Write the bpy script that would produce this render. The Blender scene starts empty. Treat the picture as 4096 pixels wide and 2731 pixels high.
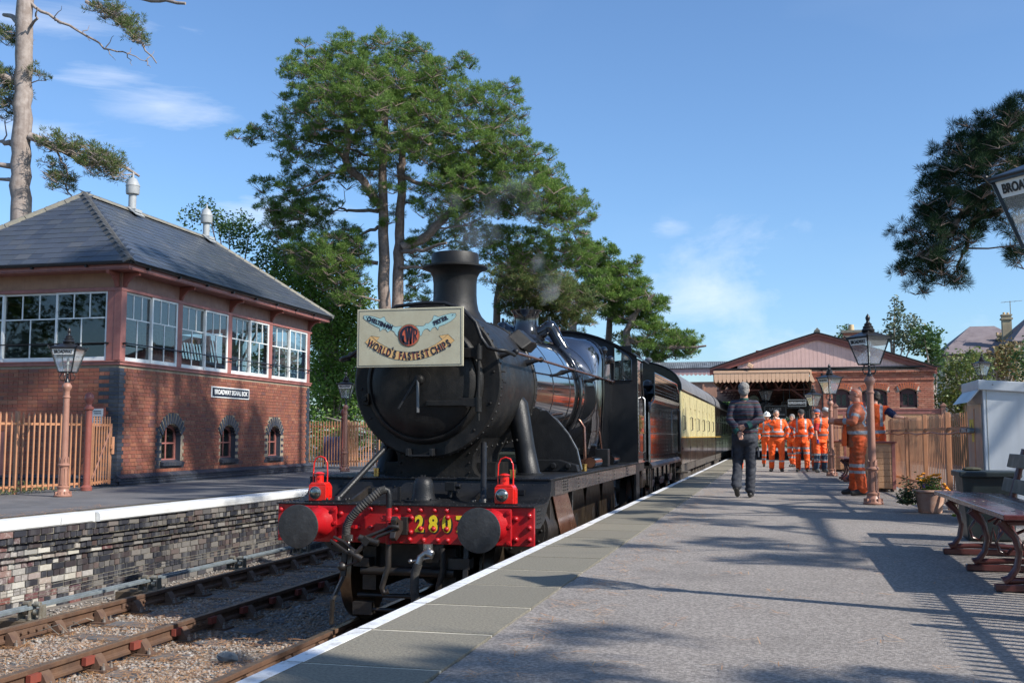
import bpy, math, random
import numpy as np
from mathutils import Vector, Matrix, noise
R = math.radians
rnd = random.Random(7)
nr = np.random.RandomState(11)
sc = bpy.context.scene
COL = sc.collection

# ---------------------------------------------------------------- camera, light, exposure
cam = bpy.data.cameras.new('camera'); camo = bpy.data.objects.new('camera', cam); COL.objects.link(camo)
camo.location = (0, 0, .97); camo.rotation_euler = (R(90+5.147), 0, R(14.2))
cam.lens = 36.74; cam.sensor_width = 36; cam.clip_start = .05; cam.clip_end = 3000
sc.camera = camo
SUN_EL = 38.0; SUN_DIR = Vector((.955*math.cos(R(SUN_EL)), -.296*math.cos(R(SUN_EL)), math.sin(R(SUN_EL)))).normalized()
sl = bpy.data.lights.new('sun', 'SUN'); slo = bpy.data.objects.new('sun', sl); COL.objects.link(slo)
sl.energy = 4.8; sl.angle = R(.55); sl.color = (1, .945, .86)
slo.rotation_euler = SUN_DIR.to_track_quat('Z', 'Y').to_euler()
sc.view_settings.view_transform = 'Standard'; sc.view_settings.look = 'None'
sc.view_settings.exposure = 0.48; sc.view_settings.gamma = 1; sc.view_settings.use_curve_mapping = False
W = bpy.data.worlds.new('World'); sc.world = W; W.use_nodes = True
def make_world():
    nt = W.node_tree; N = nt.nodes; L = nt.links; N.clear()
    out = N.new('ShaderNodeOutputWorld'); bg = N.new('ShaderNodeBackground'); bg.inputs[1].default_value = .12
    sky = N.new('ShaderNodeTexSky'); sky.sky_type = 'NISHITA'; sky.sun_disc = False
    sky.sun_elevation = R(SUN_EL); sky.sun_rotation = math.atan2(SUN_DIR.x, SUN_DIR.y)
    sky.air_density = 1.0; sky.dust_density = 1.0; sky.ozone_density = 3.0; sky.altitude = 50
    tc = N.new('ShaderNodeTexCoord')
    # soft white clouds: noise in sky directions, gathered round a few cloud banks
    def mth(op, a, b=None, c=None):
        n = N.new('ShaderNodeMath'); n.operation = op
        for i, v in enumerate((a, b, c)):
            if v is None: continue
            if isinstance(v, (int, float)): n.inputs[i].default_value = v
            else: L.new(v, n.inputs[i])
        return n.outputs[0]
    def nz(scale, sx, sy, sz, detail, dist=0, off=0):
        mp = N.new('ShaderNodeMapping'); mp.inputs['Scale'].default_value = (sx, sy, sz); mp.inputs['Location'].default_value = (off, off*.7, off*.3)
        L.new(tc.outputs['Generated'], mp.inputs[0])
        n = N.new('ShaderNodeTexNoise'); n.inputs['Scale'].default_value = scale; n.inputs['Detail'].default_value = detail
        n.inputs['Roughness'].default_value = .62; n.inputs['Distortion'].default_value = dist
        L.new(mp.outputs[0], n.inputs[0]); return n.outputs['Fac']
    fluffy = nz(7, 1, 1, 2.0, 7, .3); wisp = nz(5, 1, 1, 6.0, 7, .6, 3.1); broad = nz(1.6, 1, 1, 2.5, 4, 0, 7.7)
    def bank(d, rx, rz):      # elliptical falloff round a direction (az offset, elevation)
        az, el = d
        v = Vector((math.sin(R(az))*math.cos(R(el)), math.cos(R(az))*math.cos(R(el)), math.sin(R(el))))
        vs = N.new('ShaderNodeVectorMath'); vs.operation = 'SUBTRACT'; L.new(tc.outputs['Generated'], vs.inputs[0]); vs.inputs[1].default_value = v
        vm = N.new('ShaderNodeVectorMath'); vm.operation = 'MULTIPLY'; L.new(vs.outputs[0], vm.inputs[0]); vm.inputs[1].default_value = (1/rx, 1/rx, 1/rz)
        ln = N.new('ShaderNodeVectorMath'); ln.operation = 'LENGTH'; L.new(vm.outputs[0], ln.inputs[0])
        return mth('MAXIMUM', mth('SUBTRACT', 1, ln.outputs['Value']), 0)
    lowbank = mth('MAXIMUM', bank((-4, 8.0), .22, .12), bank((0, 4.5), .28, .07))
    hi1 = mth('MAXIMUM', bank((-33.3, 16.9), .09, .028), bank((-36, 18.2), .08, .02))
    hi2 = mth('MAXIMUM', bank((-5.5, 11.5), .05, .025), bank((-38, 20.5), .16, .03))
    hi3 = mth('MAXIMUM', bank((-27, 12), .10, .03), bank((-40, 15), .16, .025))
    banks = mth('MAXIMUM', hi1, mth('MAXIMUM', hi2, hi3))
    c1 = mth('MULTIPLY', mth('MAXIMUM', mth('SUBTRACT', mth('ADD', fluffy, mth('MULTIPLY', lowbank, .36)), .72), 0), 1.6)
    c1 = mth('MINIMUM', mth('MULTIPLY', c1, mth('MINIMUM', mth('MULTIPLY', lowbank, 2.2), 1)), .7)
    c2 = mth('MULTIPLY', mth('MAXIMUM', mth('SUBTRACT', mth('ADD', wisp, mth('MULTIPLY', banks, .40)), .67), 0), 1.3)
    c2 = mth('MINIMUM', mth('MULTIPLY', c2, mth('MINIMUM', mth('MULTIPLY', banks, 3.0), 1)), .55)
    c3 = mth('MULTIPLY', mth('MAXIMUM', mth('SUBTRACT', broad, .55), 0), .25)
    cl = mth('MINIMUM', mth('ADD', mth('MAXIMUM', c1, c2), c3), .85)
    # blue tint correction of the clear sky, paler to the horizon
    tint = N.new('ShaderNodeMix'); tint.data_type = 'RGBA'; tint.blend_type = 'MULTIPLY'; tint.inputs[0].default_value = 1
    L.new(sky.outputs[0], tint.inputs['A']); tint.inputs['B'].default_value = (.84, 1.02, 1.18, 1)
    mx = N.new('ShaderNodeMix'); mx.data_type = 'RGBA'
    L.new(cl, mx.inputs[0]); L.new(tint.outputs['Result'], mx.inputs['A']); mx.inputs['B'].default_value = (6.6, 7.0, 7.8, 1)
    L.new(mx.outputs['Result'], bg.inputs[0]); L.new(bg.outputs[0], out.inputs[0])
make_world()

# ---------------------------------------------------------------- mesh helpers
class MB:
    def __init__(s): s.v = []; s.f = []; s.mi = []; s.cur = 0; s.T = None
    def add(s, vs, fs):
        o = len(s.v)
        if s.T is not None: vs = [tuple(s.T @ Vector(q)) for q in vs]
        s.v.extend(vs); s.f.extend([tuple(i+o for i in f) for f in fs]); s.mi.extend([s.cur]*len(fs)); return s
    def box(s, x0, x1, y0, y1, z0, z1):
        return s.add([(x0,y0,z0),(x1,y0,z0),(x1,y1,z0),(x0,y1,z0),(x0,y0,z1),(x1,y0,z1),(x1,y1,z1),(x0,y1,z1)],
            [(0,3,2,1),(4,5,6,7),(0,1,5,4),(1,2,6,5),(2,3,7,6),(3,0,4,7)])
    def obox(s, c, d, m=None):      # centre, size, 3x3 rotation
        h = [Vector((a*d[0]/2, b*d[1]/2, e*d[2]/2)) for e in (-1, 1) for a, b in ((-1,-1),(1,-1),(1,1),(-1,1))]
        if m is not None: h = [m @ q for q in h]
        c = Vector(c)
        return s.add([tuple(q+c) for q in h], [(0,3,2,1),(4,5,6,7),(0,1,5,4),(1,2,6,5),(2,3,7,6),(3,0,4,7)])
    def beam(s, p, q, w, h):        # rectangular bar between points
        p = Vector(p); q = Vector(q); d = q-p; L = d.length
        return s.obox((p+q)/2, (w, L, h), d.to_track_quat('Y', 'Z').to_matrix())
    def cyl(s, p, q, r0, r1=None, n=16, cap=True):
        if r1 is None: r1 = r0
        p = Vector(p); q = Vector(q); m = (q-p).to_track_quat('Z', 'Y').to_matrix()
        a = [m @ Vector((math.cos(2*math.pi*i/n), math.sin(2*math.pi*i/n), 0)) for i in range(n)]
        vs = [tuple(p+x*r0) for x in a]+[tuple(q+x*r1) for x in a]
        fs = [(i, (i+1)%n, n+(i+1)%n, n+i) for i in range(n)]
        if cap: fs += [tuple(range(n-1, -1, -1)), tuple(range(n, 2*n))]
        return s.add(vs, fs)
    def tube(s, pts, r, n=8, cap=True, closed=False):
        P = [Vector(p) for p in pts]; k = len(P)
        rr = r if isinstance(r, (list, tuple)) else [r]*k
        T = []
        for i in range(k):
            a = P[(i-1) % k] if (closed or i > 0) else P[i]; b = P[(i+1) % k] if (closed or i < k-1) else P[i]
            t = b-a; T.append(t.normalized() if t.length > 1e-9 else Vector((0,0,1)))
        u = T[0].orthogonal().normalized(); vs = []
        for i in range(k):
            u = (u-T[i]*u.dot(T[i])); u = u.normalized() if u.length > 1e-6 else T[i].orthogonal().normalized()
            w = T[i].cross(u)
            for j in range(n):
                a = 2*math.pi*j/n; vs.append(tuple(P[i]+(u*math.cos(a)+w*math.sin(a))*rr[i]))
        fs = []
        for i in range(k if closed else k-1):
            i2 = (i+1) % k
            for j in range(n): fs.append((i*n+j, i*n+(j+1)%n, i2*n+(j+1)%n, i2*n+j))
        if cap and not closed: fs += [tuple(range(n-1, -1, -1)), tuple(range((k-1)*n, k*n))]
        return s.add(vs, fs)
    def lathe(s, prof, c=(0,0,0), ax='z', n=24, a0=0, a1=2*math.pi, sx=1, sy=1):
        full = abs(a1-a0-2*math.pi) < 1e-6; m = n if full else n+1; vs = []
        for r, z in prof:
            for j in range(m):
                a = a0+(a1-a0)*j/n; x, y = r*math.cos(a)*sx, r*math.sin(a)*sy
                if ax == 'z': q = (x, y, z)
                elif ax == 'y': q = (x, z, y)
                else: q = (z, x, y)
                vs.append((q[0]+c[0], q[1]+c[1], q[2]+c[2]))
        fs = []; k = len(prof)
        for i in range(k-1):
            for j in range(n):
                f = (i*m+j, i*m+(j+1)%m, (i+1)*m+(j+1)%m, (i+1)*m+j)
                fs.append(f if ax != 'y' else f[::-1])
        if full:
            if prof[0][0] > 1e-6: fs.append(tuple(range(m-1, -1, -1)) if ax != 'y' else tuple(range(m)))
            if prof[-1][0] > 1e-6: fs.append(tuple(range((k-1)*m, k*m)) if ax != 'y' else tuple(range(k*m-1, (k-1)*m-1, -1)))
        return s.add(vs, fs)
    def ball(s, c, r, n=12, k=8, sx=1, sy=1, sz=1):
        vs = []; 
        for i in range(1, k):
            t = math.pi*i/k
            for j in range(n):
                a = 2*math.pi*j/n; vs.append((c[0]+r*sx*math.sin(t)*math.cos(a), c[1]+r*sy*math.sin(t)*math.sin(a), c[2]+r*sz*math.cos(t)))
        vs += [(c[0], c[1], c[2]+r*sz), (c[0], c[1], c[2]-r*sz)]; A = len(vs)-2
        fs = [(A, j, (j+1)%n) for j in range(n)]
        for i in range(k-2):
            for j in range(n): fs.append((i*n+j, (i+1)*n+j, (i+1)*n+(j+1)%n, i*n+(j+1)%n))
        fs += [(A+1, (k-2)*n+(j+1)%n, (k-2)*n+j) for j in range(n)]
        return s.add(vs, fs)
    def prism(s, poly, ax, a0, a1):   # extrude a 2-D polygon along an axis
        def q(p, a): return (a, p[0], p[1]) if ax == 'x' else ((p[0], a, p[1]) if ax == 'y' else (p[0], p[1], a))
        n = len(poly); vs = [q(p, a0) for p in poly]+[q(p, a1) for p in poly]
        ar = sum(poly[i][0]*poly[(i+1)%n][1]-poly[(i+1)%n][0]*poly[i][1] for i in range(n))
        flip = (ar < 0) ^ (ax == 'y') ^ (a1 < a0)
        fs = [tuple(range(n-1, -1, -1)), tuple(range(n, 2*n))]+[(i, (i+1)%n, n+(i+1)%n, n+i) for i in range(n)]
        if flip: fs = [f[::-1] for f in fs]
        return s.add(vs, fs)
    def rivet(s, c, nrm, r=.014):
        nrm = Vector(nrm).normalized(); m = nrm.to_track_quat('Z', 'Y').to_matrix(); c = Vector(c); vs = []
        for rr, z in ((1, 0), (.75, .55)):
            for j in range(6): a = j*math.pi/3; vs.append(tuple(c+m@Vector((rr*r*math.cos(a), rr*r*math.sin(a), z*r))))
        vs.append(tuple(c+nrm*r*.85))
        return s.add(vs, [(j, (j+1)%6, 6+(j+1)%6, 6+j) for j in range(6)]+[(6+j, 6+(j+1)%6, 12) for j in range(6)])
    def mesh(s, name, mats, smooth=None):
        me = bpy.data.meshes.new(name); me.from_pydata(s.v, [], s.f)
        for m in (mats if isinstance(mats, (list, tuple)) else [mats]): me.materials.append(m)
        if s.mi and max(s.mi) > 0: me.polygons.foreach_set('material_index', s.mi)
        if smooth:
            me.polygons.foreach_set('use_smooth', [True]*len(me.polygons)); me.set_sharp_from_angle(angle=R(smooth))
        me.update(); return me
    def build(s, name, mats, parent=None, smooth=None, bevel=0, loc=None, rz=0, **kw):
        return link(name, s.mesh(name, mats, smooth), parent, loc, rz, bevel, **kw)
def link(name, me, parent=None, loc=None, rz=0, bevel=0, scale=None, **kw):
    o = bpy.data.objects.new(name, me); COL.objects.link(o)
    if parent: o.parent = parent
    if loc is not None: o.location = loc
    if rz: o.rotation_euler.z = rz
    if scale: o.scale = scale
    if bevel:
        b = o.modifiers.new('bevel', 'BEVEL'); b.width = bevel; b.segments = 2; b.limit_method = 'ANGLE'; b.angle_limit = R(40); b.harden_normals = False
    for k, v in kw.items(): o[k] = v
    return o
def thing(name, label, cat, loc=(0,0,0), rz=0, group=None):
    o = bpy.data.objects.new(name, None); COL.objects.link(o); o.location = loc; o.rotation_euler = (0, 0, rz); o.empty_display_size = .2
    o['label'] = label; o['category'] = cat
    if group: o['group'] = group
    return o
def dup(root, loc=None, rz=None, label=None, group=None):
    kids = {}
    for o in bpy.data.objects:
        if o.parent: kids.setdefault(o.parent.name, []).append(o)
    def cp(o, par):
        c = o.copy(); COL.objects.link(c)
        if par: c.parent = par
        for k in kids.get(o.name, []): cp(k, c)
        return c
    r = cp(root, None)
    if loc is not None: r.location = loc
    if rz is not None: r.rotation_euler.z = rz
    if label: r['label'] = label
    if group: r['group'] = group
    return r
def npmesh(name, V, F, mats, mi=None, smooth=False):     # V (n,3), F (m,3|4)
    me = bpy.data.meshes.new(name); V = np.asarray(V, dtype=np.float32); F = np.asarray(F, dtype=np.int32); k = F.shape[1]
    me.vertices.add(len(V)); me.vertices.foreach_set('co', V.ravel())
    me.loops.add(F.size); me.loops.foreach_set('vertex_index', F.ravel())
    me.polygons.add(len(F)); me.polygons.foreach_set('loop_start', np.arange(0, F.size, k, dtype=np.int32))
    for m in (mats if isinstance(mats, (list, tuple)) else [mats]): me.materials.append(m)
    if mi is not None: me.polygons.foreach_set('material_index', np.asarray(mi, dtype=np.int32))
    if smooth: me.polygons.foreach_set('use_smooth', np.ones(len(F), dtype=bool))
    me.update(calc_edges=True); return me
CAM = Vector((0, 0, .97))
UNIT = {}
def unitbox(m):
    if m.name not in UNIT: UNIT[m.name] = MB().box(-.5,.5,-.5,.5,-.5,.5).mesh('piece', m)
    return UNIT[m.name]
def pieces(name, lst, parent, rest_name=None, limit=300, M3=None, origin=Vector((0,0,0)), **kw):
    """lst: (centre(local), size, material). Largest `limit` in view become objects, the rest one joined mesh."""
    M3 = M3 or Matrix.Identity(3)
    lst = sorted(lst, key=lambda q: ((origin+Vector(q[0]))-CAM).length)
    for c, d, m in lst[:limit]:
        o = bpy.data.objects.new(name, unitbox(m)); COL.objects.link(o); o.parent = parent
        o.matrix_local = Matrix.Translation(c) @ M3.to_4x4() @ Matrix.Diagonal((*d, 1))
    rest = lst[limit:]
    if rest:
        mats = []; mb = MB()
        for c, d, m in rest:
            if m not in mats: mats.append(m)
            mb.cur = mats.index(m); mb.obox(c, d, M3)
        mb.build(rest_name or name, mats, parent, kind='stuff')
def text_mesh(txt, size, mat, extrude=.002, bold=.0, spacing=1.0, sx=1.0):
    cu = bpy.data.curves.new('lettering', 'FONT'); cu.body = txt; cu.size = size; cu.extrude = extrude; cu.offset = bold
    cu.align_x = 'CENTER'; cu.align_y = 'CENTER'; cu.space_character = spacing; cu.resolution_u = 4
    o = bpy.data.objects.new('lettering', cu); COL.objects.link(o)
    dg = bpy.context.evaluated_depsgraph_get(); me = bpy.data.meshes.new_from_object(o.evaluated_get(dg)); me.materials.clear(); me.materials.append(mat)
    if sx != 1: me.transform(Matrix.Diagonal((sx, 1, 1, 1)))
    bpy.data.objects.remove(o); bpy.data.curves.remove(cu); return me
# text lies in local XY; stand it up facing -Y (default), rotated about Z by rz
def put_text(txt, size, mat, loc, parent, rz=0, bold=.0, name='lettering', extrude=.0015, spacing=1., sx=1., tilt=0, roll=0):
    o = link(name, text_mesh(txt, size, mat, extrude, bold, spacing, sx), parent)
    o.matrix_local = Matrix.Translation(loc) @ Matrix.Rotation(rz, 4, 'Z') @ Matrix.Rotation(R(90)+tilt, 4, 'X') @ Matrix.Rotation(roll, 4, 'Z')
    return o

# ---------------------------------------------------------------- materials
MATS = {}
def M(name, col, rough=.6, metal=0., col2=None, vs=3., vd=6, v0=.35, v1=.65, bump=0., bs=60., coat=0., island=None, spec=.5, streak=None, transl=0., bd=5, stain=None, emit=None):
    """procedural Principled: base noise mix col->col2, optional per-piece palette `island` [(pos,colour)..], bump, vertical streaks"""
    if name in MATS: return MATS[name]
    m = bpy.data.materials.new(name); m.use_nodes = True; nt = m.node_tree; N = nt.nodes; L = nt.links
    b = N['Principled BSDF']; b.inputs['Roughness'].default_value = rough; b.inputs['Metallic'].default_value = metal
    b.inputs['Coat Weight'].default_value = coat; b.inputs['Coat Roughness'].default_value = .06; b.inputs['Specular IOR Level'].default_value = spec
    tc = N.new('ShaderNodeTexCoord')
    def nz(s, d=6, sc3=None, rough_=.6):
        n = N.new('ShaderNodeTexNoise'); n.inputs['Scale'].default_value = s; n.inputs['Detail'].default_value = d; n.inputs['Roughness'].default_value = rough_
        if sc3:
            mp = N.new('ShaderNodeMapping'); mp.inputs['Scale'].default_value = sc3; L.new(tc.outputs['Object'], mp.inputs[0]); L.new(mp.outputs[0], n.inputs[0])
        else: L.new(tc.outputs['Object'], n.inputs[0])
        return n.outputs['Fac']
    def mr(v, a, c, lo=0, hi=1):
        n = N.new('ShaderNodeMapRange'); n.inputs[1].default_value = a; n.inputs[2].default_value = c; n.inputs[3].default_value = lo; n.inputs[4].default_value = hi
        L.new(v, n.inputs[0]); return n.outputs[0]
    def mix(f, a, c, mode='MIX'):
        n = N.new('ShaderNodeMix'); n.data_type = 'RGBA'; n.blend_type = mode
        if isinstance(f, (int, float)): n.inputs[0].default_value = f
        else: L.new(f, n.inputs[0])
        for k, v in (('A', a), ('B', c)):
            if isinstance(v, tuple): n.inputs[k].default_value = (*v[:3], 1)
            else: L.new(v, n.inputs[k])
        return n.outputs['Result']
    cur = tuple(col)
    if island:
        g = N.new('ShaderNodeNewGeometry'); oi = N.new('ShaderNodeObjectInfo'); ad = N.new('ShaderNodeMath'); ad.operation = 'ADD'
        L.new(g.outputs['Random Per Island'], ad.inputs[0]); L.new(oi.outputs['Random'], ad.inputs[1])
        fr = N.new('ShaderNodeMath'); fr.operation = 'FRACT'; L.new(ad.outputs[0], fr.inputs[0])
        cr = N.new('ShaderNodeValToRGB'); cr.color_ramp.interpolation = 'LINEAR'
        while len(cr.color_ramp.elements) < len(island): cr.color_ramp.elements.new(.5)
        for e, (p, c) in zip(cr.color_ramp.elements, island): e.position = p; e.color = (*c, 1)
        L.new(fr.outputs[0], cr.inputs[0]); cur = cr.outputs[0]
        if col2:
            cur = mix(mr(nz(vs, vd), v0, v1), cur, mix(.75, cur, tuple(col2)))
    elif col2: cur = mix(mr(nz(vs, vd), v0, v1), cur, tuple(col2))
    if streak:      # (colour, amount) vertical runs of dirt
        sv = mr(nz(1, 5, (9, 9, .5)), .5, .75); am = N.new('ShaderNodeMath'); am.operation = 'MULTIPLY'; L.new(sv, am.inputs[0]); am.inputs[1].default_value = streak[1]
        cur = mix(am.outputs[0], cur, tuple(streak[0]))
    if stain:       # (colour, amount, scale, lo, hi) blotches
        sv = mr(nz(stain[2], 8, None, .7), stain[3], stain[4]); am = N.new('ShaderNodeMath'); am.operation = 'MULTIPLY'; L.new(sv, am.inputs[0]); am.inputs[1].default_value = stain[1]
        cur = mix(am.outputs[0], cur, tuple(stain[0]))
    if isinstance(cur, tuple): b.inputs['Base Color'].default_value = (*cur[:3], 1)
    else: L.new(cur, b.inputs['Base Color'])
    rv = mr(nz(vs*2.3, 4), .3, .7, max(.02, rough*.8), min(1, rough*1.2)); L.new(rv, b.inputs['Roughness'])
    if bump:
        bp = N.new('ShaderNodeBump'); bp.inputs['Strength'].default_value = bump; bp.inputs['Distance'].default_value = .01
        L.new(nz(bs, bd), bp.inputs['Height']); L.new(bp.outputs[0], b.inputs['Normal'])
    if emit: b.inputs['Emission Color'].default_value = (*emit[0], 1); b.inputs['Emission Strength'].default_value = emit[1]
    if transl:
        t = N.new('ShaderNodeBsdfTranslucent'); ms = N.new('ShaderNodeMixShader'); ms.inputs[0].default_value = transl
        if isinstance(cur, tuple): t.inputs[0].default_value = (*cur[:3], 1)
        else: L.new(cur, t.inputs[0])
        L.new(b.outputs[0], ms.inputs[1]); L.new(t.outputs[0], ms.inputs[2]); L.new(ms.outputs[0], N['Material Output'].inputs[0])
    MATS[name] = m; return m
def glass_mat(name, tint=(.8,.85,.85), refl=.12, rough=.02, body=None):
    """thin window pane: see-through with a mirror-like reflection that grows at grazing angles"""
    if name in MATS: return MATS[name]
    m = bpy.data.materials.new(name); m.use_nodes = True; N = m.node_tree.nodes; L = m.node_tree.links; N.clear()
    out = N.new('ShaderNodeOutputMaterial'); tr = N.new('ShaderNodeBsdfTransparent'); tr.inputs[0].default_value = (*tint, 1)
    gl = N.new('ShaderNodeBsdfGlossy'); gl.inputs['Roughness'].default_value = rough; gl.inputs[0].default_value = (.95,.97,1,1)
    lw = N.new('ShaderNodeLayerWeight'); lw.inputs[0].default_value = .5; fr = N.new('ShaderNodeMath'); fr.operation = 'POWER'; L.new(lw.outputs['Facing'], fr.inputs[0]); fr.inputs[1].default_value = 3.5
    ad = N.new('ShaderNodeMath'); ad.operation = 'ADD'; ad.use_clamp = True; L.new(fr.outputs[0], ad.inputs[0]); ad.inputs[1].default_value = refl+.03
    ms = N.new('ShaderNodeMixShader'); L.new(ad.outputs[0], ms.inputs[0]); L.new(tr.outputs[0], ms.inputs[1]); L.new(gl.outputs[0], ms.inputs[2])
    if body:
        df = N.new('ShaderNodeBsdfDiffuse'); df.inputs[0].default_value = (*body[0], 1); m2 = N.new('ShaderNodeMixShader'); m2.inputs[0].default_value = body[1]
        L.new(ms.outputs[0], m2.inputs[1]); L.new(df.outputs[0], m2.inputs[2]); L.new(m2.outputs[0], out.inputs[0])
    else: L.new(ms.outputs[0], out.inputs[0])
    MATS[name] = m; return m

m_pink = M('stone_pink_paint', (.36,.185,.13), .45, col2=(.29,.14,.10), vs=4, bump=.15, bs=40, stain=((.2,.12,.09), .5, 9, .6, .75))
m_red = M('dark_stone_paint', (.27,.085,.065), .4, col2=(.21,.065,.05), vs=5, bump=.1, bs=40)
m_rose = M('rose_timber_paint', (.34,.135,.11), .45, col2=(.27,.10,.085), vs=6, bump=.12, bs=50, streak=((.16,.07,.06), .5))
m_white = M('white_gloss_paint', (.72,.74,.73), .35, col2=(.55,.56,.54), vs=6, v0=.5, v1=.8)
m_black = M('black_iron_paint', (.009,.009,.010), .35, col2=(.018,.018,.02), vs=8)
m_gloss = M('gloss_black_paint', (.008,.008,.010), .12, coat=.9, col2=(.012,.012,.014), vs=2)
m_lit = M('lettering_black', (.015,.015,.015), .5)
m_litw = M('lettering_white', (.75,.75,.72), .5)
# ================================================================= GROUND, PLATFORMS, TRACK
m_ground = M('grass_ground', (.06,.085,.025), .95, col2=(.11,.10,.05), vs=.6, bump=.6, bs=6)
m_asph = M('platform_asphalt', (.205,.184,.168), .95, col2=(.385,.348,.315), vs=62, vd=6, v0=.42, v1=.62, bump=.8, bs=190, bd=3, spec=.2, stain=((.15,.138,.128), .55, .9, .50, .72))
m_asph2 = M('left_platform_asphalt', (.10,.10,.105), .9, col2=(.15,.145,.145), vs=1.1, bump=.5, bs=150, stain=((.06,.06,.055), .6, .9, .5, .7))
m_slab = M('edging_stone', (.135,.13,.105), .9, col2=(.13,.122,.10), vs=70, v0=.42, v1=.62, spec=.2, bump=.5, bs=120, bd=3, island=[(0,(.25,.23,.18)),(.4,(.195,.18,.145)),(.7,(.235,.215,.17)),(1,(.21,.195,.155))], stain=((.30,.28,.23), .35, 3, .58, .8))
m_mortar = M('pale_mortar', (.40,.36,.28), .95, col2=(.30,.27,.21), vs=20, bump=.3, bs=80)
m_line = M('worn_white_line', (.66,.67,.68), .7, col2=(.36,.36,.35), vs=7, v0=.5, v1=.72, bump=.3, bs=120, stain=((.18,.18,.17), .75, 22, .56, .68))
m_coping = M('white_coping_paint', (.74,.75,.75), .55, col2=(.62,.62,.60), vs=3, bump=.15, bs=30, stain=((.3,.28,.24), .6, 14, .62, .75))
m_ballast_bed = M('ballast_bed', (.13,.115,.10), .95, col2=(.22,.19,.16), vs=9, bump=1.0, bs=26, bd=4)
m_stone = M('ballast_stone', (.3,.28,.26), .85, island=[(0,(.16,.155,.15)),(.3,(.32,.29,.26)),(.55,(.22,.18,.15)),(.8,(.42,.40,.37)),(1,(.14,.145,.155))], bump=.3, bs=50)
m_needle = M('dry_pine_needle', (.42,.20,.07), .8, island=[(0,(.50,.24,.09)),(.5,(.38,.19,.08)),(1,(.56,.33,.15))])
m_rail = M('rusty_rail', (.12,.062,.035), .75, col2=(.075,.042,.028), vs=6, bump=.3, bs=70, streak=((.16,.10,.06), .4))
m_railtop = M('worn_rail_head', (.30,.20,.11), .32, metal=.7, col2=(.16,.11,.07), vs=11)
m_railtop2 = M('brown_rail_head', (.13,.085,.055), .5, metal=.3, col2=(.20,.14,.09), vs=9)
m_chair = M('rail_chair_iron', (.09,.05,.034), .8, col2=(.13,.075,.045), vs=14, bump=.3, bs=60)
m_key = M('red_oak_key', (.22,.045,.028), .7, col2=(.18,.045,.03), vs=10)
m_bolt = M('galvanised_bolt', (.42,.42,.40), .45, metal=.6, col2=(.25,.2,.16), vs=20)
m_sleeper = M('weathered_sleeper', (.085,.085,.09), .9, col2=(.14,.135,.13), vs=8, bump=.7, bs=40, streak=((.03,.03,.03), .3))
m_galv = M('galvanised_rodding', (.36,.42,.45), .42, metal=.55, col2=(.25,.29,.31), vs=8)
m_galvd = M('dull_galvanised', (.34,.33,.28), .5, metal=.5, col2=(.2,.17,.13), vs=20)

gm = MB(); gm.add([(-900,-200,-1.22),(900,-200,-1.22),(900,1500,-1.22),(-900,1500,-1.22)], [(0,1,2,3)])
gm.build('ground', m_ground, kind='structure')

MB().box(5.8, 40, 33, 60, -.3, .933).build('raised_car_park', m_ground, kind='structure')
# --- left platform edge line (x as a function of y)
EL = [(-6,-9.9),(0,-9.35),(6,-8.93),(10.2,-8.50),(11.75,-8.40),(14.45,-8.28),(17.6,-8.18),(25,-8.14),(60,-8.12),(90,-8.12)]
def ex(y):
    for (a, b), (c, d) in zip(EL, EL[1:]):
        if a <= y <= c: return b+(d-b)*(y-a)/(c-a)
    return EL[-1][1]
# right platform: solid body below, asphalt on top with a patched, uneven inner joint
b = MB(); b.box(-1.93, 60, -6, 92, -1.2, -.07); b.build('right_platform_base', m_mortar, kind='structure')
n = 60; V = []; F = []
ys = np.concatenate([np.arange(-4, 30, .1), np.arange(30, 92, 2)])
for y in ys:
    j = .012*noise.noise(Vector((0, y*3, 1)))+.01*noise.noise(Vector((0, y*14, 3)))
    for x in (-1.372+j, -1.2, 0, 1.2, 2.2, 40): V.append((x, y, -.006 if x > -1.3 else -.008))
k = 6; F = [(i*k+j, i*k+j+1, (i+1)*k+j+1, (i+1)*k+j) for i in range(len(ys)-1) for j in range(k-1)]
link('right_platform_surface', npmesh('right_platform_surface', V, F, m_asph), kind='structure')
pl = thing('platform_edge', 'x', 'x'); del pl['label']; del pl['category']; pl['kind'] = 'structure'; pl.name = 'right_platform_edge'
lst = []; y = 4.31-.82*8; slab_me = None
MB().box(-2.08, -1.38, -4, 92, -.10, -.0035).build('mortar_bed', M('joint_mortar', (.60,.55,.44), .95, col2=(.42,.39,.31), vs=30), pl)
i = 0
while y < 92:
    y1 = y+.82+rnd.uniform(-.02, .02); dz = rnd.uniform(-.0005, .002); dx = rnd.uniform(-.012, .012)
    s = MB(); s.T = Matrix.Translation((dx*.3, 0, dz)); e = .017
    prof = [(-2.1+e*.6,0-e*.6),(-2.1+.02,0),(-1.376,0),(-1.372,-.08),(-2.085,-.09),(-2.1,-.06)]
    s.prism(prof, 'y', y+e, y1-e)
    s.build('edging_slab', m_slab, pl)
    s = MB(); s.T = Matrix.Translation((dx*.3, 0, dz)); s.prism([(-2.1005,-.055),(-2.102,-.01),(-2.086,.003),(-2.0+.006*noise.noise(Vector((y,0,0))),.003),(-2.0,.0005),(-2.08,.0005)], 'y', y+e*.7, y1-e*.7)
    s.build('white_line', m_line, pl)
    y = y1
# fluffy mortar/dirt line where slabs meet asphalt is the asphalt's own ragged edge
wall = MB(); wall.box(-2.0, -1.9, -6, 92, -1.2, -.095); wall.build('right_platform_wall', M('dark_engineering_brick', (.05,.05,.06), .8, col2=(.10,.08,.07), vs=6), kind='structure')

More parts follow.
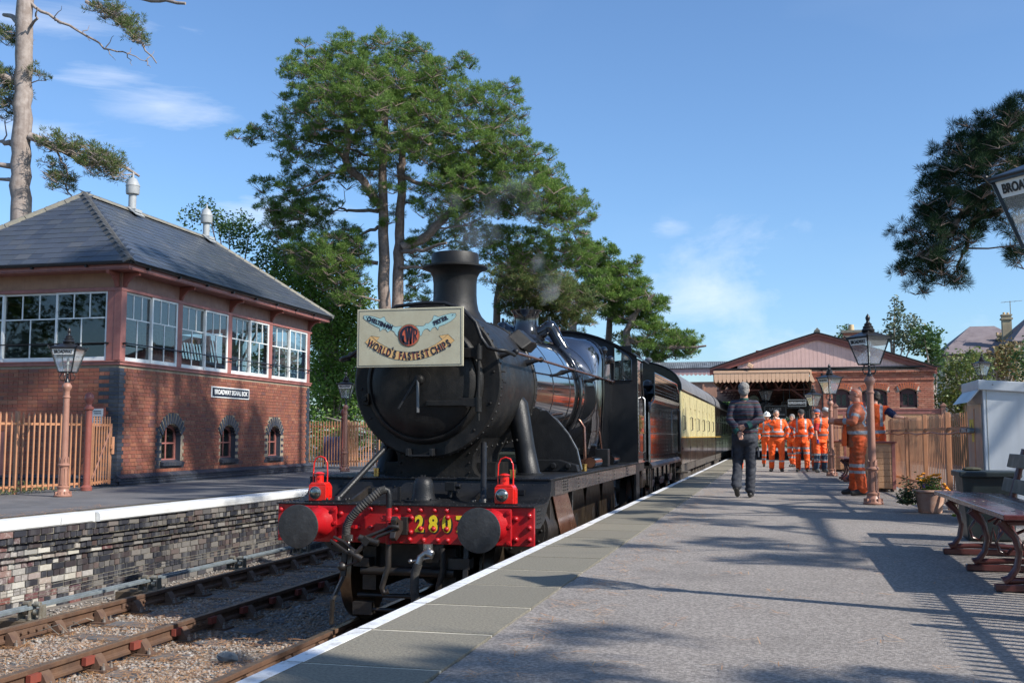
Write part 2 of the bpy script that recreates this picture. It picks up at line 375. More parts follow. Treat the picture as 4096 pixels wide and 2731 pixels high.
# --- left platform
V = []; 
ys = list(np.arange(-4, 30, 1.0))+list(range(30, 93, 3))
for y in ys:
    for x in (ex(y)-.55, ex(y)-2.5, -12.3, -60): V.append((x, y, -.004))
F = [(i*4+j+1, i*4+j, (i+1)*4+j, (i+1)*4+j+1) for i in range(len(ys)-1) for j in range(3)]
link('left_platform_surface', npmesh('left_platform_surface', V, F, m_asph2), kind='structure')
V = []
for y in ys:
    for x, z in ((ex(y)-.09, -.02), (ex(y)-.6, -.012)): V.append((x, y, z))
F = [(i*2+1, i*2, (i+1)*2, (i+1)*2+1) for i in range(len(ys)-1)]
link('left_platform_margin', npmesh('left_platform_margin', V, F, m_slab), kind='structure')
pe = thing('left_platform_edge', 'x', 'x'); del pe['label']; del pe['category']; pe['kind'] = 'structure'
y = -2.0
cps = []
while y < 60:
    L = 1.9+rnd.uniform(-.1, .1) if y > 11.7 or y < 9 else 1.5
    y1 = y+L
    if y < 11.75 < y1 and y1-11.75 > .05: y1 = 11.75
    g = .006
    def sec(yy, d=0): x = ex(yy)+d; return [(x-.32,yy,0.002),(x-.03,yy,.004),(x-.004,yy,-.018),(x,yy,-.05),(x-.004,yy,-.10),(x-.02,yy,-.118),(x-.32,yy,-.118)]
    s = MB(); d = rnd.uniform(-.008, .008)
    if abs(y-11.75) < .3: d = .022
    A = sec(y+g, d); B = sec((y+y1)/2, d); C = sec(y1-g, d)
    if abs(y1-11.75) < .05: C = [(p[0]-.02, p[1]-(.10 if i in (2,3,4) else 0), p[2]) for i, p in enumerate(C)]
    vs = A+B+C; fs = [(0,1,2,3,4,5,6), tuple(range(20, 13, -1))]
    for a in (0, 7):
        for q in range(7): fs.append((a+q, a+7+q, a+7+(q+1)%7, a+(q+1)%7))
    s.add(vs, fs); s.build('coping_stone', m_coping, pe, bevel=.004); y = y1
# brick face: corbelled courses then wall, English bond, mortar behind
wb_dark = M('blue_brick_wall', (.03,.03,.035), .5, island=[(0,(.020,.022,.030)),(.3,(.045,.045,.055)),(.5,(.025,.027,.036)),(.7,(.06,.045,.045)),(.86,(.035,.037,.048)),(.93,(.075,.05,.045)),(1,(.28,.27,.25))], bump=.4, bs=40, streak=((.34,.34,.33), .35), stain=((.25,.23,.2), .35, 5, .6, .8))
wb_mix = M('mixed_glazed_brick_wall', (.3,.3,.3), .45, island=[(0,(.05,.055,.075)),(.18,(.16,.065,.06)),(.32,(.47,.45,.39)),(.45,(.10,.06,.065)),(.58,(.36,.34,.32)),(.66,(.16,.06,.05)),(.74,(.12,.11,.12)),(.92,(.50,.48,.43)),(1,(.05,.055,.07))], bump=.4, bs=40, stain=((.62,.60,.55), .5, 16, .5, .68))
wb_mid = M('dulled_brick_wall', (.1,.1,.1), .55, island=[(0,(.06,.06,.07)),(.3,(.13,.12,.11)),(.6,(.17,.16,.15)),(.8,(.10,.07,.065)),(1,(.24,.23,.215))], bump=.4, bs=40, stain=((.3,.28,.25), .4, 5, .55, .75))
m_wmort = M('wall_mortar', (.27,.245,.19), .95, col2=(.12,.11,.10), vs=7, bump=.5, bs=70)
lst = []
course = .0775
mort = []
for r_ in range(13):
    z1 = -.125-r_*course; z0 = z1-course+.011
    off = {0:.03, 1:.05, 2:.10, 3:.13, 4:.18}.get(r_, .22)
    y = 5.0-(.06 if r_ % 2 else 0); stretch = (r_ % 2 == 0)
    while y < 26:
        L = .215 if stretch else .1025
        if rnd.random() < .1: L = .1025 if stretch else .215
        yc = y+L/2; X = ex(yc)-off; a = math.atan2(ex(yc+.1)-ex(yc-.1), .2)
        pm = max(0, min(1, (12.3-yc)/2.0)) if r_ > 2 else max(0, min(.5, (11-yc)/2))
        if 20 < yc < 24: pm = .35
        m = wb_mix if rnd.random() < pm*.9 else (wb_mid if yc > 12 and rnd.random() < .4 else wb_dark)
        lst.append(((X-.05+rnd.uniform(-.004,.004), yc, (z0+z1)/2), (.10, L-.010, z1-z0), m))
        y += L
pieces('brick', lst, pe, 'brick')
mb = MB()
for (yy, zz) in zip(ys, ys[1:]):
    for (za, zb, o) in ((-.12,-.2,.04),(-.2,-.28,.06),(-.28,-.355,.11),(-.355,-.435,.14),(-.435,-.51,.19),(-.51,-1.2,.232)):
        mb.add([(ex(yy)-o, yy, za),(ex(zz)-o, zz, za),(ex(zz)-o, zz, zb),(ex(yy)-o, yy, zb)], [(0,1,2,3)])
        mb.add([(ex(yy)-o, yy, zb),(ex(zz)-o, zz, zb),(ex(zz)-o-.2, zz, zb),(ex(yy)-o-.2, yy, zb)], [(0,1,2,3)])
mb.build('mortar', m_wmort, pe)

# --- track bed, stones
mb = MB(); V = []; F = []
xs = np.arange(-8.8, -1.9, .2); yy = np.arange(1, 34, .2)
def bedz(x, y): return -1.115+.03*noise.noise(Vector((x*1.2, y*1.2, 0)))-.05*math.exp(-((x+8.1)/.25)**2)
for y in yy:
    for x in xs: V.append((x, y, bedz(x, y)))
k = len(xs); F = [(i*k+j, i*k+j+1, (i+1)*k+j+1, (i+1)*k+j) for i in range(len(yy)-1) for j in range(k-1)]
link('track_bed', npmesh('track_bed', V, F, m_ballast_bed, smooth=True), kind='structure')
MB().box(-8.6, -1.9, 34, 92, -1.3, -1.12).build('far_track_bed', m_ballast_bed, kind='structure')
def stones(n, xr, yr, name, smin, smax):
    tv = np.array([(1,0,-.1),(-.9,.2,0),(0,1,.1),(.1,-.95,0),(.1,.1,.75),(0,0,-.7)], dtype=float); tf = np.array([(0,2,4),(2,1,4),(1,3,4),(3,0,4),(2,0,5),(1,2,5),(3,1,5),(0,3,5)])
    x = nr.uniform(*xr, n); y = yr[0]+(yr[1]-yr[0])*nr.uniform(0, 1, n)**1.5; s = nr.uniform(smin, smax, n)*(1+.6*(nr.uniform(0,1,n) > .93))
    a = nr.uniform(0, 6.28, n); sx = s*nr.uniform(.7, 1.2, n); sy = s*nr.uniform(.6, 1, n); sz = s*nr.uniform(.4, .8, n)
    P = np.zeros((n, 6, 3)); jit = nr.uniform(-.25, .25, (n, 6, 3)); T = tv[None]+jit
    P[..., 0] = x[:,None]+(T[...,0]*sx[:,None])*np.cos(a)[:,None]-(T[...,1]*sy[:,None])*np.sin(a)[:,None]
    P[..., 1] = y[:,None]+(T[...,0]*sx[:,None])*np.sin(a)[:,None]+(T[...,1]*sy[:,None])*np.cos(a)[:,None]
    z = np.array([bedz(a_, b_) for a_, b_ in zip(x, y)]); P[..., 2] = z[:,None]+T[...,2]*sz[:,None]+s[:,None]*.25
    Fs = (tf[None]+6*np.arange(n)[:,None,None]).reshape(-1, 3)
    link(name, npmesh(name, P.reshape(-1, 3), Fs, m_stone), kind='stuff', label='grey and tan ballast stones between the sleepers', category='ballast')
stones(30000, (-8.5, -2.3), (5.5, 20), 'ballast', .012, .028)
stones(9000, (-8.3, -4.2), (5.5, 12.5), 'ballast', .018, .034)
def needles(n, xf, yf, zf, name, label, L=(.05, .11), w=.0016, clump=0):
    if clump:
        c = n//clump; cx = xf(c); cy = yf(c); x = np.repeat(cx, clump)+nr.normal(0, .035, c*clump); y = np.repeat(cy, clump)+nr.normal(0, .03, c*clump); n = c*clump
    else: x = xf(n); y = yf(n)
    a = nr.uniform(0, 6.28, n); l = nr.uniform(L[0], L[1], n)/2; z = zf(x, y)
    dz = nr.uniform(-.006, .012, n); P = np.zeros((n, 4, 3)); c, s = np.cos(a), np.sin(a); bend = nr.uniform(-.15, .15, n)*l
    for q, (t, ww) in enumerate(((-1, -w), (-.98, w), (1, w), (.98, -w))):
        P[:, q, 0] = x+c*l*t-s*ww+bend*(abs(t)-.5)*-s; P[:, q, 1] = y+s*l*t+c*ww; P[:, q, 2] = z+.004+np.maximum(0, dz*t)
    Fs = np.arange(n*4).reshape(-1, 4)
    link(name, npmesh(name, P.reshape(-1, 3), Fs, m_needle), kind='stuff', label=label, category='pine needles')
bz = lambda x, y: np.array([bedz(a_, b_) for a_, b_ in zip(x, y)])+.028
needles(34000, lambda n: nr.uniform(-8.3, -2.6, n), lambda n: 6+12*nr.uniform(0, 1, n)**1.4, bz, 'needle_litter', 'dry orange pine needles strewn over the ballast', (.07, .15), .0022)
needles(520, lambda n: nr.uniform(-1.35, 2.1, n), lambda n: 3.6+17*nr.uniform(0, 1, n)**1.3, lambda x, y: 0*x+.001, 'needle_litter', 'dry pine needles scattered on the grey platform', (.06, .13), .0016, 3)
needles(900, lambda n: -1.25+np.abs(nr.normal(0, .22, n)), lambda n: 4+18*nr.uniform(0, 1, n), lambda x, y: 0*x+.001, 'needle_litter', 'dry pine needles gathered along the edging slabs', (.05, .12), .0016, 3)
needles(500, lambda n: nr.uniform(-9.3, -8.8, n)-.0, lambda n: nr.uniform(9, 13, n), lambda x, y: 0*x-.0, 'needle_litter', 'dry pine needles behind the white coping', (.06, .12), .0018)
needles(500, lambda n: nr.uniform(1.7, 2.3, n)-.0, lambda n: nr.uniform(12.5, 20, n), lambda x, y: 0*x+.0, 'needle_litter', 'dry pine needles at the foot of the fence', (.06, .12), .0018)

# --- rails, chairs, sleepers
def railsec(x, flip=1):
    return [(x-.036,-.915),(x+.036,-.915),(x+.036,-.955),(x+.011,-.968),(x+.011,-1.015),(x+.036,-1.03),(x+.034,-1.06),(x-.034,-1.06),(x-.036,-1.03),(x-.011,-1.015),(x-.011,-.968),(x-.036,-.955)]
def make_track(nm, label, xa, xb, bright, chairs_y, key_side):
    tr = thing(nm, label, 'railway track', ((xa+xb)/2, 0, 0)); ox = -(xa+xb)/2
    for x in (xa, xb):
        mb = MB(); mb.T = Matrix.Translation((ox, 0, 0)); mb.prism(railsec(x), 'y', -5, 90)
        r_ = mb.build('rail', m_rail, tr, bevel=.006)
        mb = MB(); mb.T = Matrix.Translation((ox, 0, 0)); mb.box(x-.031, x+.031, -5, 90, -.916, -.9135); mb.build('running_surface', bright, r_)
        # fishplate with four bolts
        for fy in ((11.05, 9.3, 20) if x < -7 else (10.15, 19) if x < -5 else (9.0, 8.2)):
            mb = MB(); mb.T = Matrix.Translation((ox, 0, 0))
            for sx_ in (-1, 1):
                mb.box(x+sx_*.012-.008, x+sx_*.012+.022*sx_, fy-.23, fy+.23, -1.022, -.962) if sx_ > 0 else mb.box(x-.034, x-.011, fy-.23, fy+.23, -1.022, -.962)
            for q in (-.17, -.06, .06, .17): mb.cyl((x+.03, fy+q, -.992), (x+.062, fy+q, -.992), .015, n=6)
            for q in (-.17, -.06, .06, .17): mb.box(x-.06, x-.03, fy+q-.018, fy+q+.018, -1.01, -.974)
            mb.build('fishplate', m_chair, r_, bevel=.003)
    # prototypes
    c = MB(); c.box(-.11,.2,-.1,.1,-1.105,-1.075); c.box(-.17,-.1,-.085,.085,-1.105,-1.082)
    c.prism([(.036,-1.075),(.036,-.965),(.06,-.95),(.085,-.975),(.14,-1.06),(.18,-1.075)], 'y', -.055, .055)
    c.prism([(-.14,-1.075),(-.075,-1.0),(-.036,-1.03),(-.036,-1.075)], 'y', -.05, .05)
    cm = c.mesh('rail_chair', m_chair, 35)
    k = MB(); k.box(-.082, -.037, -.075, .075, -1.022, -.95); km = k.mesh('key', m_chair); kr = MB().box(.030,.074,-.175,-.045,-1.022,-.953).mesh('key', m_key)
    bo = MB(); 
    bo.cyl((.165, 0, -1.08), (.165, 0, -1.045), .017, n=6); bo.cyl((.165, 0, -1.045), (.165, 0, -1.02), .009, n=6)
    bm = bo.mesh('bolts', m_bolt)
    s = MB(); s.box(-1.28, 1.28, -.125, .125, -1.2, -1.092)
    sm_ = s.mesh('sleeper', m_sleeper)
    for y in chairs_y:
        so = link('sleeper', sm_, tr, (rnd.uniform(-.04,.04), y+rnd.uniform(-.02,.02), rnd.uniform(-.012,.0))); so.rotation_euler.z = rnd.uniform(-.015, .015)
        for x, sg in ((xa, 1), (xb, key_side)):
            c_ = link('rail_chair', cm, tr, (x+ox, y, 0)); c_.rotation_euler.z = 0 if sg > 0 else math.pi
            k_ = link('key', kr if abs(x+5.945) < .01 else km, c_, (0, rnd.uniform(-.02,.02), 0)); 
            for q in (-.055, .055): link('bolt', bm, c_, (0,q,0)); link('bolt', bm, c_, (0, q, 0), scale=(-.9, 1, 1))
    return tr
cy = [4.9+.69*i for i in range(28)]
make_track('railway_track', 'left track of rusty brown rails with red keys, beside the brick platform wall', -7.41, -5.945, m_railtop2, [c-.07 for c in cy], 1)
make_track('railway_track', 'right track with worn gold-brown rail heads, the one the engine stands on', -4.265, -2.80, m_railtop, [c+.25 for c in cy], -1)
mb = MB()   # far sleepers, too small to tell apart
for i in range(90):
    y = 24.3+i*.72
    for xc in (-6.68, -3.53): mb.box(xc-1.28, xc+1.28, y-.125, y+.125, -1.2, -1.095)
mb.build('far_sleepers', m_sleeper, kind='stuff', label='dark far sleepers in a row along both tracks', category='sleepers')

# --- point rodding along the foot of the wall
rd = thing('point_rodding', 'galvanised signal rodding on roller stands along the left wall foot', 'point rodding', (-7.8, 10, 0))
ox = 7.8; 
for x, z, w in ((-7.80, -.852, .036), (-7.86, -.845, .030)):
    mb = MB(); mb.T = Matrix.Translation((ox, -10, 0)); mb.prism([(x-w/2,z-.03),(x+w/2,z-.03),(x+w/2,z+.004),(x-w/2,z+.004)], 'y', 3, 30); mb.build('rod', m_galv, rd, bevel=.003)
for k_, (x, z) in enumerate(((-7.97,-.78),(-7.99,-.74),(-8.0,-.70))):
    mb = MB(); mb.T = Matrix.Translation((ox, -10, 0)); mb.tube([(x, 3+i*1.5, z+.01*math.sin(i*2.1+k_)) for i in range(18)], .004, 5); mb.build('signal_wire', m_galvd, rd)
st = MB(); st.box(-.16,.16,-.05,.17,-1.0,-.985)
for sx_ in (-.13, .0, .13): st.prism([(-.06,-.985),(.06,-.985),(.045,-.83),(-.045,-.83)], 'x', sx_-.006, sx_+.006)
for sx_ in (-.065, .065): st.cyl((sx_-.03,.0,-.91), (sx_+.03,.0,-.91), .035, n=12); st.cyl((sx_-.035,0,-.825), (sx_+.035,0,-.825), .028, n=10)
st.cyl((-.14,0,-.84), (.14,0,-.84), .008, n=6)
for q in (-.13, .13): st.cyl((q,.13,-.985), (q,.13,-.95), .013, n=6)
stm = st.mesh('roller_stand', m_galvd, 35)
for y in (7.6, 9.82, 12.0, 14.21, 16.4, 18.6): link('roller_stand', stm, rd, (0, y-10, 0))
cab_ = MB(); 
for y in (9.85, 12.0): cab_.box(-8.2,-7.55,y-.14,y+.2,-1.12,-1.0)
cab_.build('rodding_plinth', M('plinth_timber', (.10,.075,.05), .9, bump=.4), kind='structure')
# loose wires on the near chairs, a piece of rock
mb = MB(); mb.tube([(-7.3+.25*math.sin(i*.9), 9.3+i*.06, -1.0+.07*math.sin(i*1.7)) for i in range(12)], .004, 5)
mb.build('loose_wire', m_galvd, label='rusty wire loops lying over the left rail joint', category='wire')
mb = MB(); mb.ball((-4.95, 8.9, -1.06), .085, 7, 5, 1.3, .8, .7)
ro = mb.build('rock', M('blue_grey_rock', (.13,.15,.16), .8, col2=(.2,.22,.22), vs=9), label='lone blue-grey rock on the ballast beside the engine track', category='rock')
for v in ro.data.vertices: v.co += Vector((noise.noise(v.co*14), noise.noise(v.co*14+Vector((5,0,0))), noise.noise(v.co*14+Vector((0,5,0)))))*.03
# ================================================================= SIGNAL BOX
m_slate = M('blue_grey_slate', (.06,.07,.085), .33, island=[(0,(.045,.052,.066)),(.5,(.062,.070,.086)),(.85,(.055,.062,.070)),(1,(.085,.088,.094))], bump=.25, bs=30, stain=((.12,.115,.10), .4, 2.2, .6, .8))
m_ridge = M('ridge_tile', (.15,.145,.13), .85, col2=(.22,.20,.15), vs=9, bump=.5, bs=30, stain=((.30,.28,.2), .6, 18, .58, .7))
m_brick = M('red_brick', (.2,.08,.05), .75, island=[(0,(.235,.078,.045)),(.35,(.20,.065,.042)),(.6,(.26,.095,.052)),(.8,(.165,.058,.045)),(.93,(.29,.12,.07)),(1,(.13,.055,.05))], bump=.45, bs=35, stain=((.13,.075,.06), .5, 2.2, .55, .8))
m_bbrick = M('blue_engineering_brick', (.03,.035,.05), .42, island=[(0,(.028,.034,.050)),(.5,(.040,.048,.066)),(1,(.055,.058,.070))], bump=.2, bs=40)
m_bmort = M('brick_mortar', (.33,.27,.19), .95, col2=(.24,.19,.14), vs=12, bump=.3, bs=60)
m_cream = M('warm_cream_board', (.36,.20,.12), .55, col2=(.28,.15,.09), vs=5, streak=((.18,.09,.06), .4))
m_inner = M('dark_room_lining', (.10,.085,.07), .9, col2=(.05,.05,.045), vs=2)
g_pane = glass_mat('window_glass', (.66,.70,.70), .03)
SB = thing('signal_box', 'two storey brick signal box with slate hipped roof and glazed upper floor', 'signal box', (-12.34, 17.74, 0), math.atan2(.22, 9.07))
LB, DB = 9.0, 4.3
SO = Vector((-12.34, 17.74, 0))
# brick shell (mortar block) with openings left for the three arched windows: built from pieces between them
AW = [(1.95, .37), (4.42, .35), (6.86, .35)]   # centre, half opening
zb0, zb1 = .44, 1.10      # sill and springing
mb = MB(); mb.box(-DB, -.01, .01, LB-.01, -.1, .40); mb.box(-DB, -.01, .01, LB-.01, 1.30, 2.34)
prev = .01
for c, h in AW: mb.box(-DB, -.01, prev, c-h, .40, 1.30); prev = c+h
mb.box(-DB, -.01, prev, LB-.01, .40, 1.30)
for c, h in AW:    # arched heads: fill above the segment
    n = 8
    poly = [(c-h, 1.30)]+[(c-h+2*h*i/n, 1.08+.13*(1-((i/n-.5)*2)**2)) for i in range(n+1)]+[(c+h, 1.30)]
    mb.prism(poly, 'x', -.35, -.01)
mb.build('wall_core', m_bmort, SB)
lst = []; CO = .0765
def near_arch(s, z, w=0):
    for c, h in AW:
        if abs(s-c) < h+w+.12 and zb0-.16 < z < 1.1: return True
        d = math.hypot((s-c)/(h+.15), (z-1.06)/.42)
        if z >= 1.1 and d < 1: return True
    return False
for r_ in range(29):
    z0 = .18+r_*CO-.03; z1 = z0+CO-.010; zc = (z0+z1)/2
    if z1 > 2.34: break
    # front, English bond; blue quoins at both ends
    st_ = r_ % 2 == 0; y = 0
    q = .215 if st_ else .16
    lst.append(((-.05+.004, q/2, zc), (.10, q-.01, z1-z0), m_bbrick)); lst.append(((-.05+.004, LB-q/2, zc), (.10, q-.01, z1-z0), m_bbrick))
    y = q
    while y < LB-q-.03:
        L = (.225 if st_ else .1125); L = min(L, LB-q-y); yc = y+L/2
        blk = False; bb = False
        for c, h in AW:
            if zb0-.03 < zc < 1.12 and abs(yc-c) < h+L/2: blk = True
            if zb0-.16 < zc < 1.12 and abs(yc-c) < h+.14: bb = True
            if zc >= 1.12 and math.hypot((yc-c)/(h+.16), (zc-1.0)/.46) < 1: blk = True
        if not blk: lst.append(((-.05+rnd.uniform(0,.004), yc, zc), (.10, L-.010, z1-z0), m_bbrick if bb else m_brick))
        y += L
    # end wall facing the camera (local -y)
    x = 0
    lst.append(((-(.215 if not st_ else .10)/2-.005, .05-.004, zc), ((.215 if not st_ else .10)-.01, .10, z1-z0), m_bbrick)); x = .215 if not st_ else .10
    first = True
    while x < DB:
        L = .225 if not st_ else .1125
        bl = first or x > DB-.3; first = False
        lst.append(((-x-L/2, .05-rnd.uniform(0,.004), zc), (L-.010, .10, z1-z0), m_bbrick if bl else m_brick)); x += L
# plinth: blue bricks, stepped out, with a canted top course
for r_ in range(3):
    z0 = -.03+r_*.062; z1 = z0+.052
    y = 0 if r_ % 2 else -.06
    while y < LB+.05:
        lst.append(((-.0+.03, y+.11, (z0+z1)/2), (.10, .215, z1-z0), m_bbrick)); y += .225
    x = -.05 if r_ % 2 else -.1
    while x < DB: lst.append(((-x-.11, -.03+.01, (z0+z1)/2), (.215, .10, z1-z0), m_bbrick)); x += .225
pieces('brick', lst, SB, 'brick', 300, origin=SO)
cant = MB()
y = 0
while y < LB:
    cant.obox((.035, y+.055, .165), (.13, .102, .06), Matrix.Rotation(R(32), 3, 'Y')); y += .1125
x = 0
while x < DB:
    cant.obox((-x-.055, -.022, .165), (.102, .13, .06), Matrix.Rotation(R(-32), 3, 'X').inverted()); x += .1125
cant.build('plinth_course', m_bbrick, SB, kind='stuff')
# arch rings, jamb soldiers, sills, windows
for c, h in AW:
    k = 11
    for ring in (0,):
        for i in range(k):
            a = R(-62+124*i/(k-1)); rx = h+.10; 
            px = c+math.sin(a)*(h+.10)*1.02; pz = .84+math.cos(a)*.50
            o = link('arch_brick', unitbox(m_bbrick), SB); an = a*.72
            o.matrix_local = Matrix.Translation((.0-.035, px, pz)) @ Matrix.Rotation(-an, 4, 'X') @ Matrix.Diagonal((.11, .066, .215, 1))
    ar = MB(); n = 14      # mortar behind the ring
    out = [(c+math.sin(R(-66+132*i/n))*(h+.21), .84+math.cos(R(-66+132*i/n))*.605) for i in range(n+1)]
    inn = [(c+math.sin(R(-66+132*i/n))*(h), .84+math.cos(R(-66+132*i/n))*.40) for i in range(n+1)]
    for i in range(n): ar.add([(.006, *out[i]),(.006, *out[i+1]),(.006, *inn[i+1]),(.006, *inn[i])], [(0,1,2,3)])
    ar.build('arch_joint', m_bmort, SB)
    sl_ = MB(); 
    for i in range(8): sl_.obox((-.02, c-h-.05+(2*h+.10)*(i+.5)/8, .405), (.20, (2*h+.10)/8-.009, .075), Matrix.Rotation(R(14), 3, 'Y'))
    sl_.build('sill', m_bbrick, SB)
    w = link('window', None, SB); w = w
    fr = MB(); d0, d1 = -.17, -.12
    fr.box(d0, d1, c-h, c-h+.05, .44, 1.16); fr.box(d0, d1, c+h-.05, c+h, .44, 1.16); fr.box(d0, d1+.01, c-h, c+h, .44, .49)
    n = 8
    for i in range(n):
        a_, b_ = i/n, (i+1)/n; f = lambda t: 1.08+.13*(1-((t-.5)*2)**2)
        fr.prism([(c-h+2*h*a_, f(a_)-.06),(c-h+2*h*b_, f(b_)-.06),(c-h+2*h*b_, f(b_)+.01),(c-h+2*h*a_, f(a_)+.01)], 'x', d0, d1)
    bpy.data.objects.remove(w)
    w = fr.build('window', m_rose, SB)
    gb = MB(); gb.box(-.155, -.13, c-.012, c+.012, .48, 1.2); gb.box(-.155, -.13, c-h, c+h, .80, .83); gb.build('glazing_bar', m_rose, w)
    for y0, y1 in ((c-h+.03, c-.01), (c+.01, c+h-.03)):
        for z0, z1 in ((.48, .805), (.825, 1.16)): MB().box(-.147, -.143, y0, y1, z0, z1).build('pane', g_pane, w)
    for xx in (c-h, c+h): MB().box(-.17, -.004, xx-.004, xx+.004, .44, 1.10).build('reveal', m_bbrick, SB)
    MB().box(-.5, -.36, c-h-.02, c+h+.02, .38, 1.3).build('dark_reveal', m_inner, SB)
# --- timber upper storey
tm = MB()
tm.box(-DB-.03, .03, -.03, LB+.03, 2.34, 2.40)
tm.box(-.10, .05, -.05, LB+.05, 2.395, 2.425)
tm.box(-DB, 0, -.05, .04, 2.395, 2.425)
tm.build('sill_beam', m_rose, SB, bevel=.006)
posts = [0.06, 2.14, 4.36, 6.5, 8.85]
for i, p in enumerate(posts):
    MB().box(-.14, .02, p-.09, p+.09, 2.43, 3.80).build('post', m_rose, SB, bevel=.006)
for xx in (-DB+.07,): MB().box(xx-.07, xx+.07, -.02, .14, 2.43, 3.80).build('post', m_rose, SB, bevel=.006)
MB().box(-.30, -.14, -.02, .12, 2.43, 3.80).build('post', m_rose, SB, bevel=.006)
hb = MB(); hb.box(-.16, .03, -.04, LB+.03, 3.79, 3.86); hb.box(-DB-.03, -.16, -.04, .12, 3.79, 3.86); hb.build('head_beam', m_rose, SB, bevel=.005)
fb = MB(); fb.box(-.14, 0, .0, LB, 3.86, 4.15); fb.build('fascia_board', M('dull_rose_board', (.30,.165,.125), .5, col2=(.24,.12,.09), vs=5, streak=((.15,.08,.06), .4)), SB)
fb = MB(); fb.box(-DB, -.14, 0, .12, 3.86, 4.15); fb.box(-DB, -.14, LB-.12, LB, 3.86, 4.15); fb.box(-DB, -DB+.12, .12, LB-.12, 3.86, 4.15); fb.build('fascia_board', m_cream, SB)
sf = MB(); sf.box(-DB-.40, .40, -.40, LB+.40, 4.15, 4.17); sf.build('soffit', m_rose, SB)
bd = MB(); bd.box(.36, .40, -.40, LB+.40, 4.14, 4.265); bd.box(-DB-.40, .36, -.40, -.36, 4.14, 4.265); bd.box(-DB-.40, .36, LB+.36, LB+.40, 4.14, 4.265); bd.build('barge_board', m_rose, SB, bevel=.006)
# eaves brackets
def bracket(loc, rz):
    b = MB(); b.prism([(0,3.86),(.05,3.86),(.09,3.96),(.20,4.06),(.34,4.08),(.36,4.14),(.0,4.14)], 'y', -.035, .035); b.build('bracket', m_red, SB, loc=loc, rz=rz, bevel=.004)
for p in posts: bracket((.0, p, 0), 0)
bracket((-.07, -.04, 0), -math.pi/2)
bracket((-DB+.07, -.04, 0), -math.pi/2)
gt = MB()
for (a, b_) in (((.44,-.46),(.44,LB+.46)), ((-DB-.44,-.46),(.44,-.46))):
    gt.tube([(a[0],a[1],4.275),(b_[0],b_[1],4.275)], .045, 8)
for y in np.arange(.2, 9.4, 1.15): gt.box(.36,.47,y-.02,y+.02,4.20,4.28)
for x in (-.5,-1.7,-2.9): gt.box(x-.02,x+.02,-.47,-.36,4.20,4.28)
gt.build('gutter', m_black, SB, smooth=40)
# windows, each bay two sashes: three panes over two
def sash(parent_off, s0, s1, axis, depth):
    z0, zm, z1 = 2.43, 3.27, 3.79; f = .045
    def bx(mb, a0, a1, zz0, zz1, d0, d1):
        if axis == 'y': mb.box(d0, d1, a0, a1, zz0, zz1)
        else: mb.box(-a1, -a0, -d1, -d0, zz0, zz1)
    mb = MB(); bx(mb, s0, s0+f, z0, z1, depth-.045, depth); bx(mb, s1-f, s1, z0, z1, depth-.045, depth); bx(mb, s0+f, s1-f, z0, z0+.075, depth-.045, depth+.004); bx(mb, s0+f, s1-f, z1-.04, z1, depth-.045, depth)
    w = mb.build('window', m_white, SB, bevel=.004)
    mb = MB(); a0, a1 = s0+f, s1-f; bx(mb, a0, a1, zm-.012, zm+.012, depth-.035, depth-.01)
    for t in (1/3, 2/3): x = a0+(a1-a0)*t; bx(mb, x-.011, x+.011, zm+.012, z1-.04, depth-.035, depth-.01)
    x = (a0+a1)/2; bx(mb, x-.011, x+.011, z0+.075, zm-.012, depth-.035, depth-.01)
    mb.build('glazing_bar', m_white, w)
    def pane(p0, p1, q0, q1):
        mb = MB(); bx(mb, p0, p1, q0, q1, depth-.025, depth-.021); o = mb.build('pane', g_pane, w)
        for v in o.data.vertices: pass
    for t in range(3): pane(a0+(a1-a0)*t/3, a0+(a1-a0)*(t+1)/3, zm, z1-.04)
    for t in range(2): pane(a0+(a1-a0)*t/2, a0+(a1-a0)*(t+1)/2, z0+.075, zm)
for a, b_ in zip(posts, posts[1:]):
    s0, s1 = a+.09, b_-.09; m_ = (s0+s1)/2
    sash(0, s0, m_+.02, 'y', -.03); sash(0, m_-.03, s1, 'y', .012)
for s0, s1, d in ((.30, 1.46, .0), (1.42, 2.68, -.03), (2.64, 3.42, .0), (3.40, 4.18, -.03)): sash(0, s0, s1, 'x', d)
# far end windows: let daylight through
mb = MB()
for i in range(5): x = -.1-i*1.0; mb.box(x-.05, x+.05, LB-.1, LB, 2.43, 3.8)
mb.build('end_mullion', m_white, SB)
inn = MB(); inn.box(-DB+.05, -.15, .1, LB-.1, 2.36, 2.40); inn.box(-DB, -DB+.06, .1, LB-.05, 2.40, 4.1); inn.box(-DB+.06, -.16, .12, LB-.12, 3.95, 4.0)
inn.build('room_lining', m_inner, SB)
le = MB()
for i in range(26): le.beam((-1.05, 2.4+i*.14, 2.4), (-1.25, 2.4+i*.14, 3.35), .03, .02)
le.box(-1.35,-.85,2.2,6.2,2.4,2.75); le.box(-3.6,-3.0,1.0,2.4,2.4,3.1); le.box(-1.9,-1.6,2.0,6.2,3.3,3.42)
le.build('lever_frame', M('lever_frame_paint', (.12,.12,.13), .5), SB)
# brass-dark handrails outside the glass
hr = MB(); hr.tube([(.10, .0, 2.76), (.10, LB-.15, 2.76)], .014, 6); hr.tube([(-.2, -.10, 2.76), (-4.2, -.10, 2.76)], .014, 6)
for p in posts: hr.tube([(.02, p, 2.76), (.115, p, 2.76)], .022, 6)
hr.tube([(-.25,-.03,2.76),(-.25,-.115,2.76)], .022, 6); hr.build('handrail', m_black, SB, smooth=40)
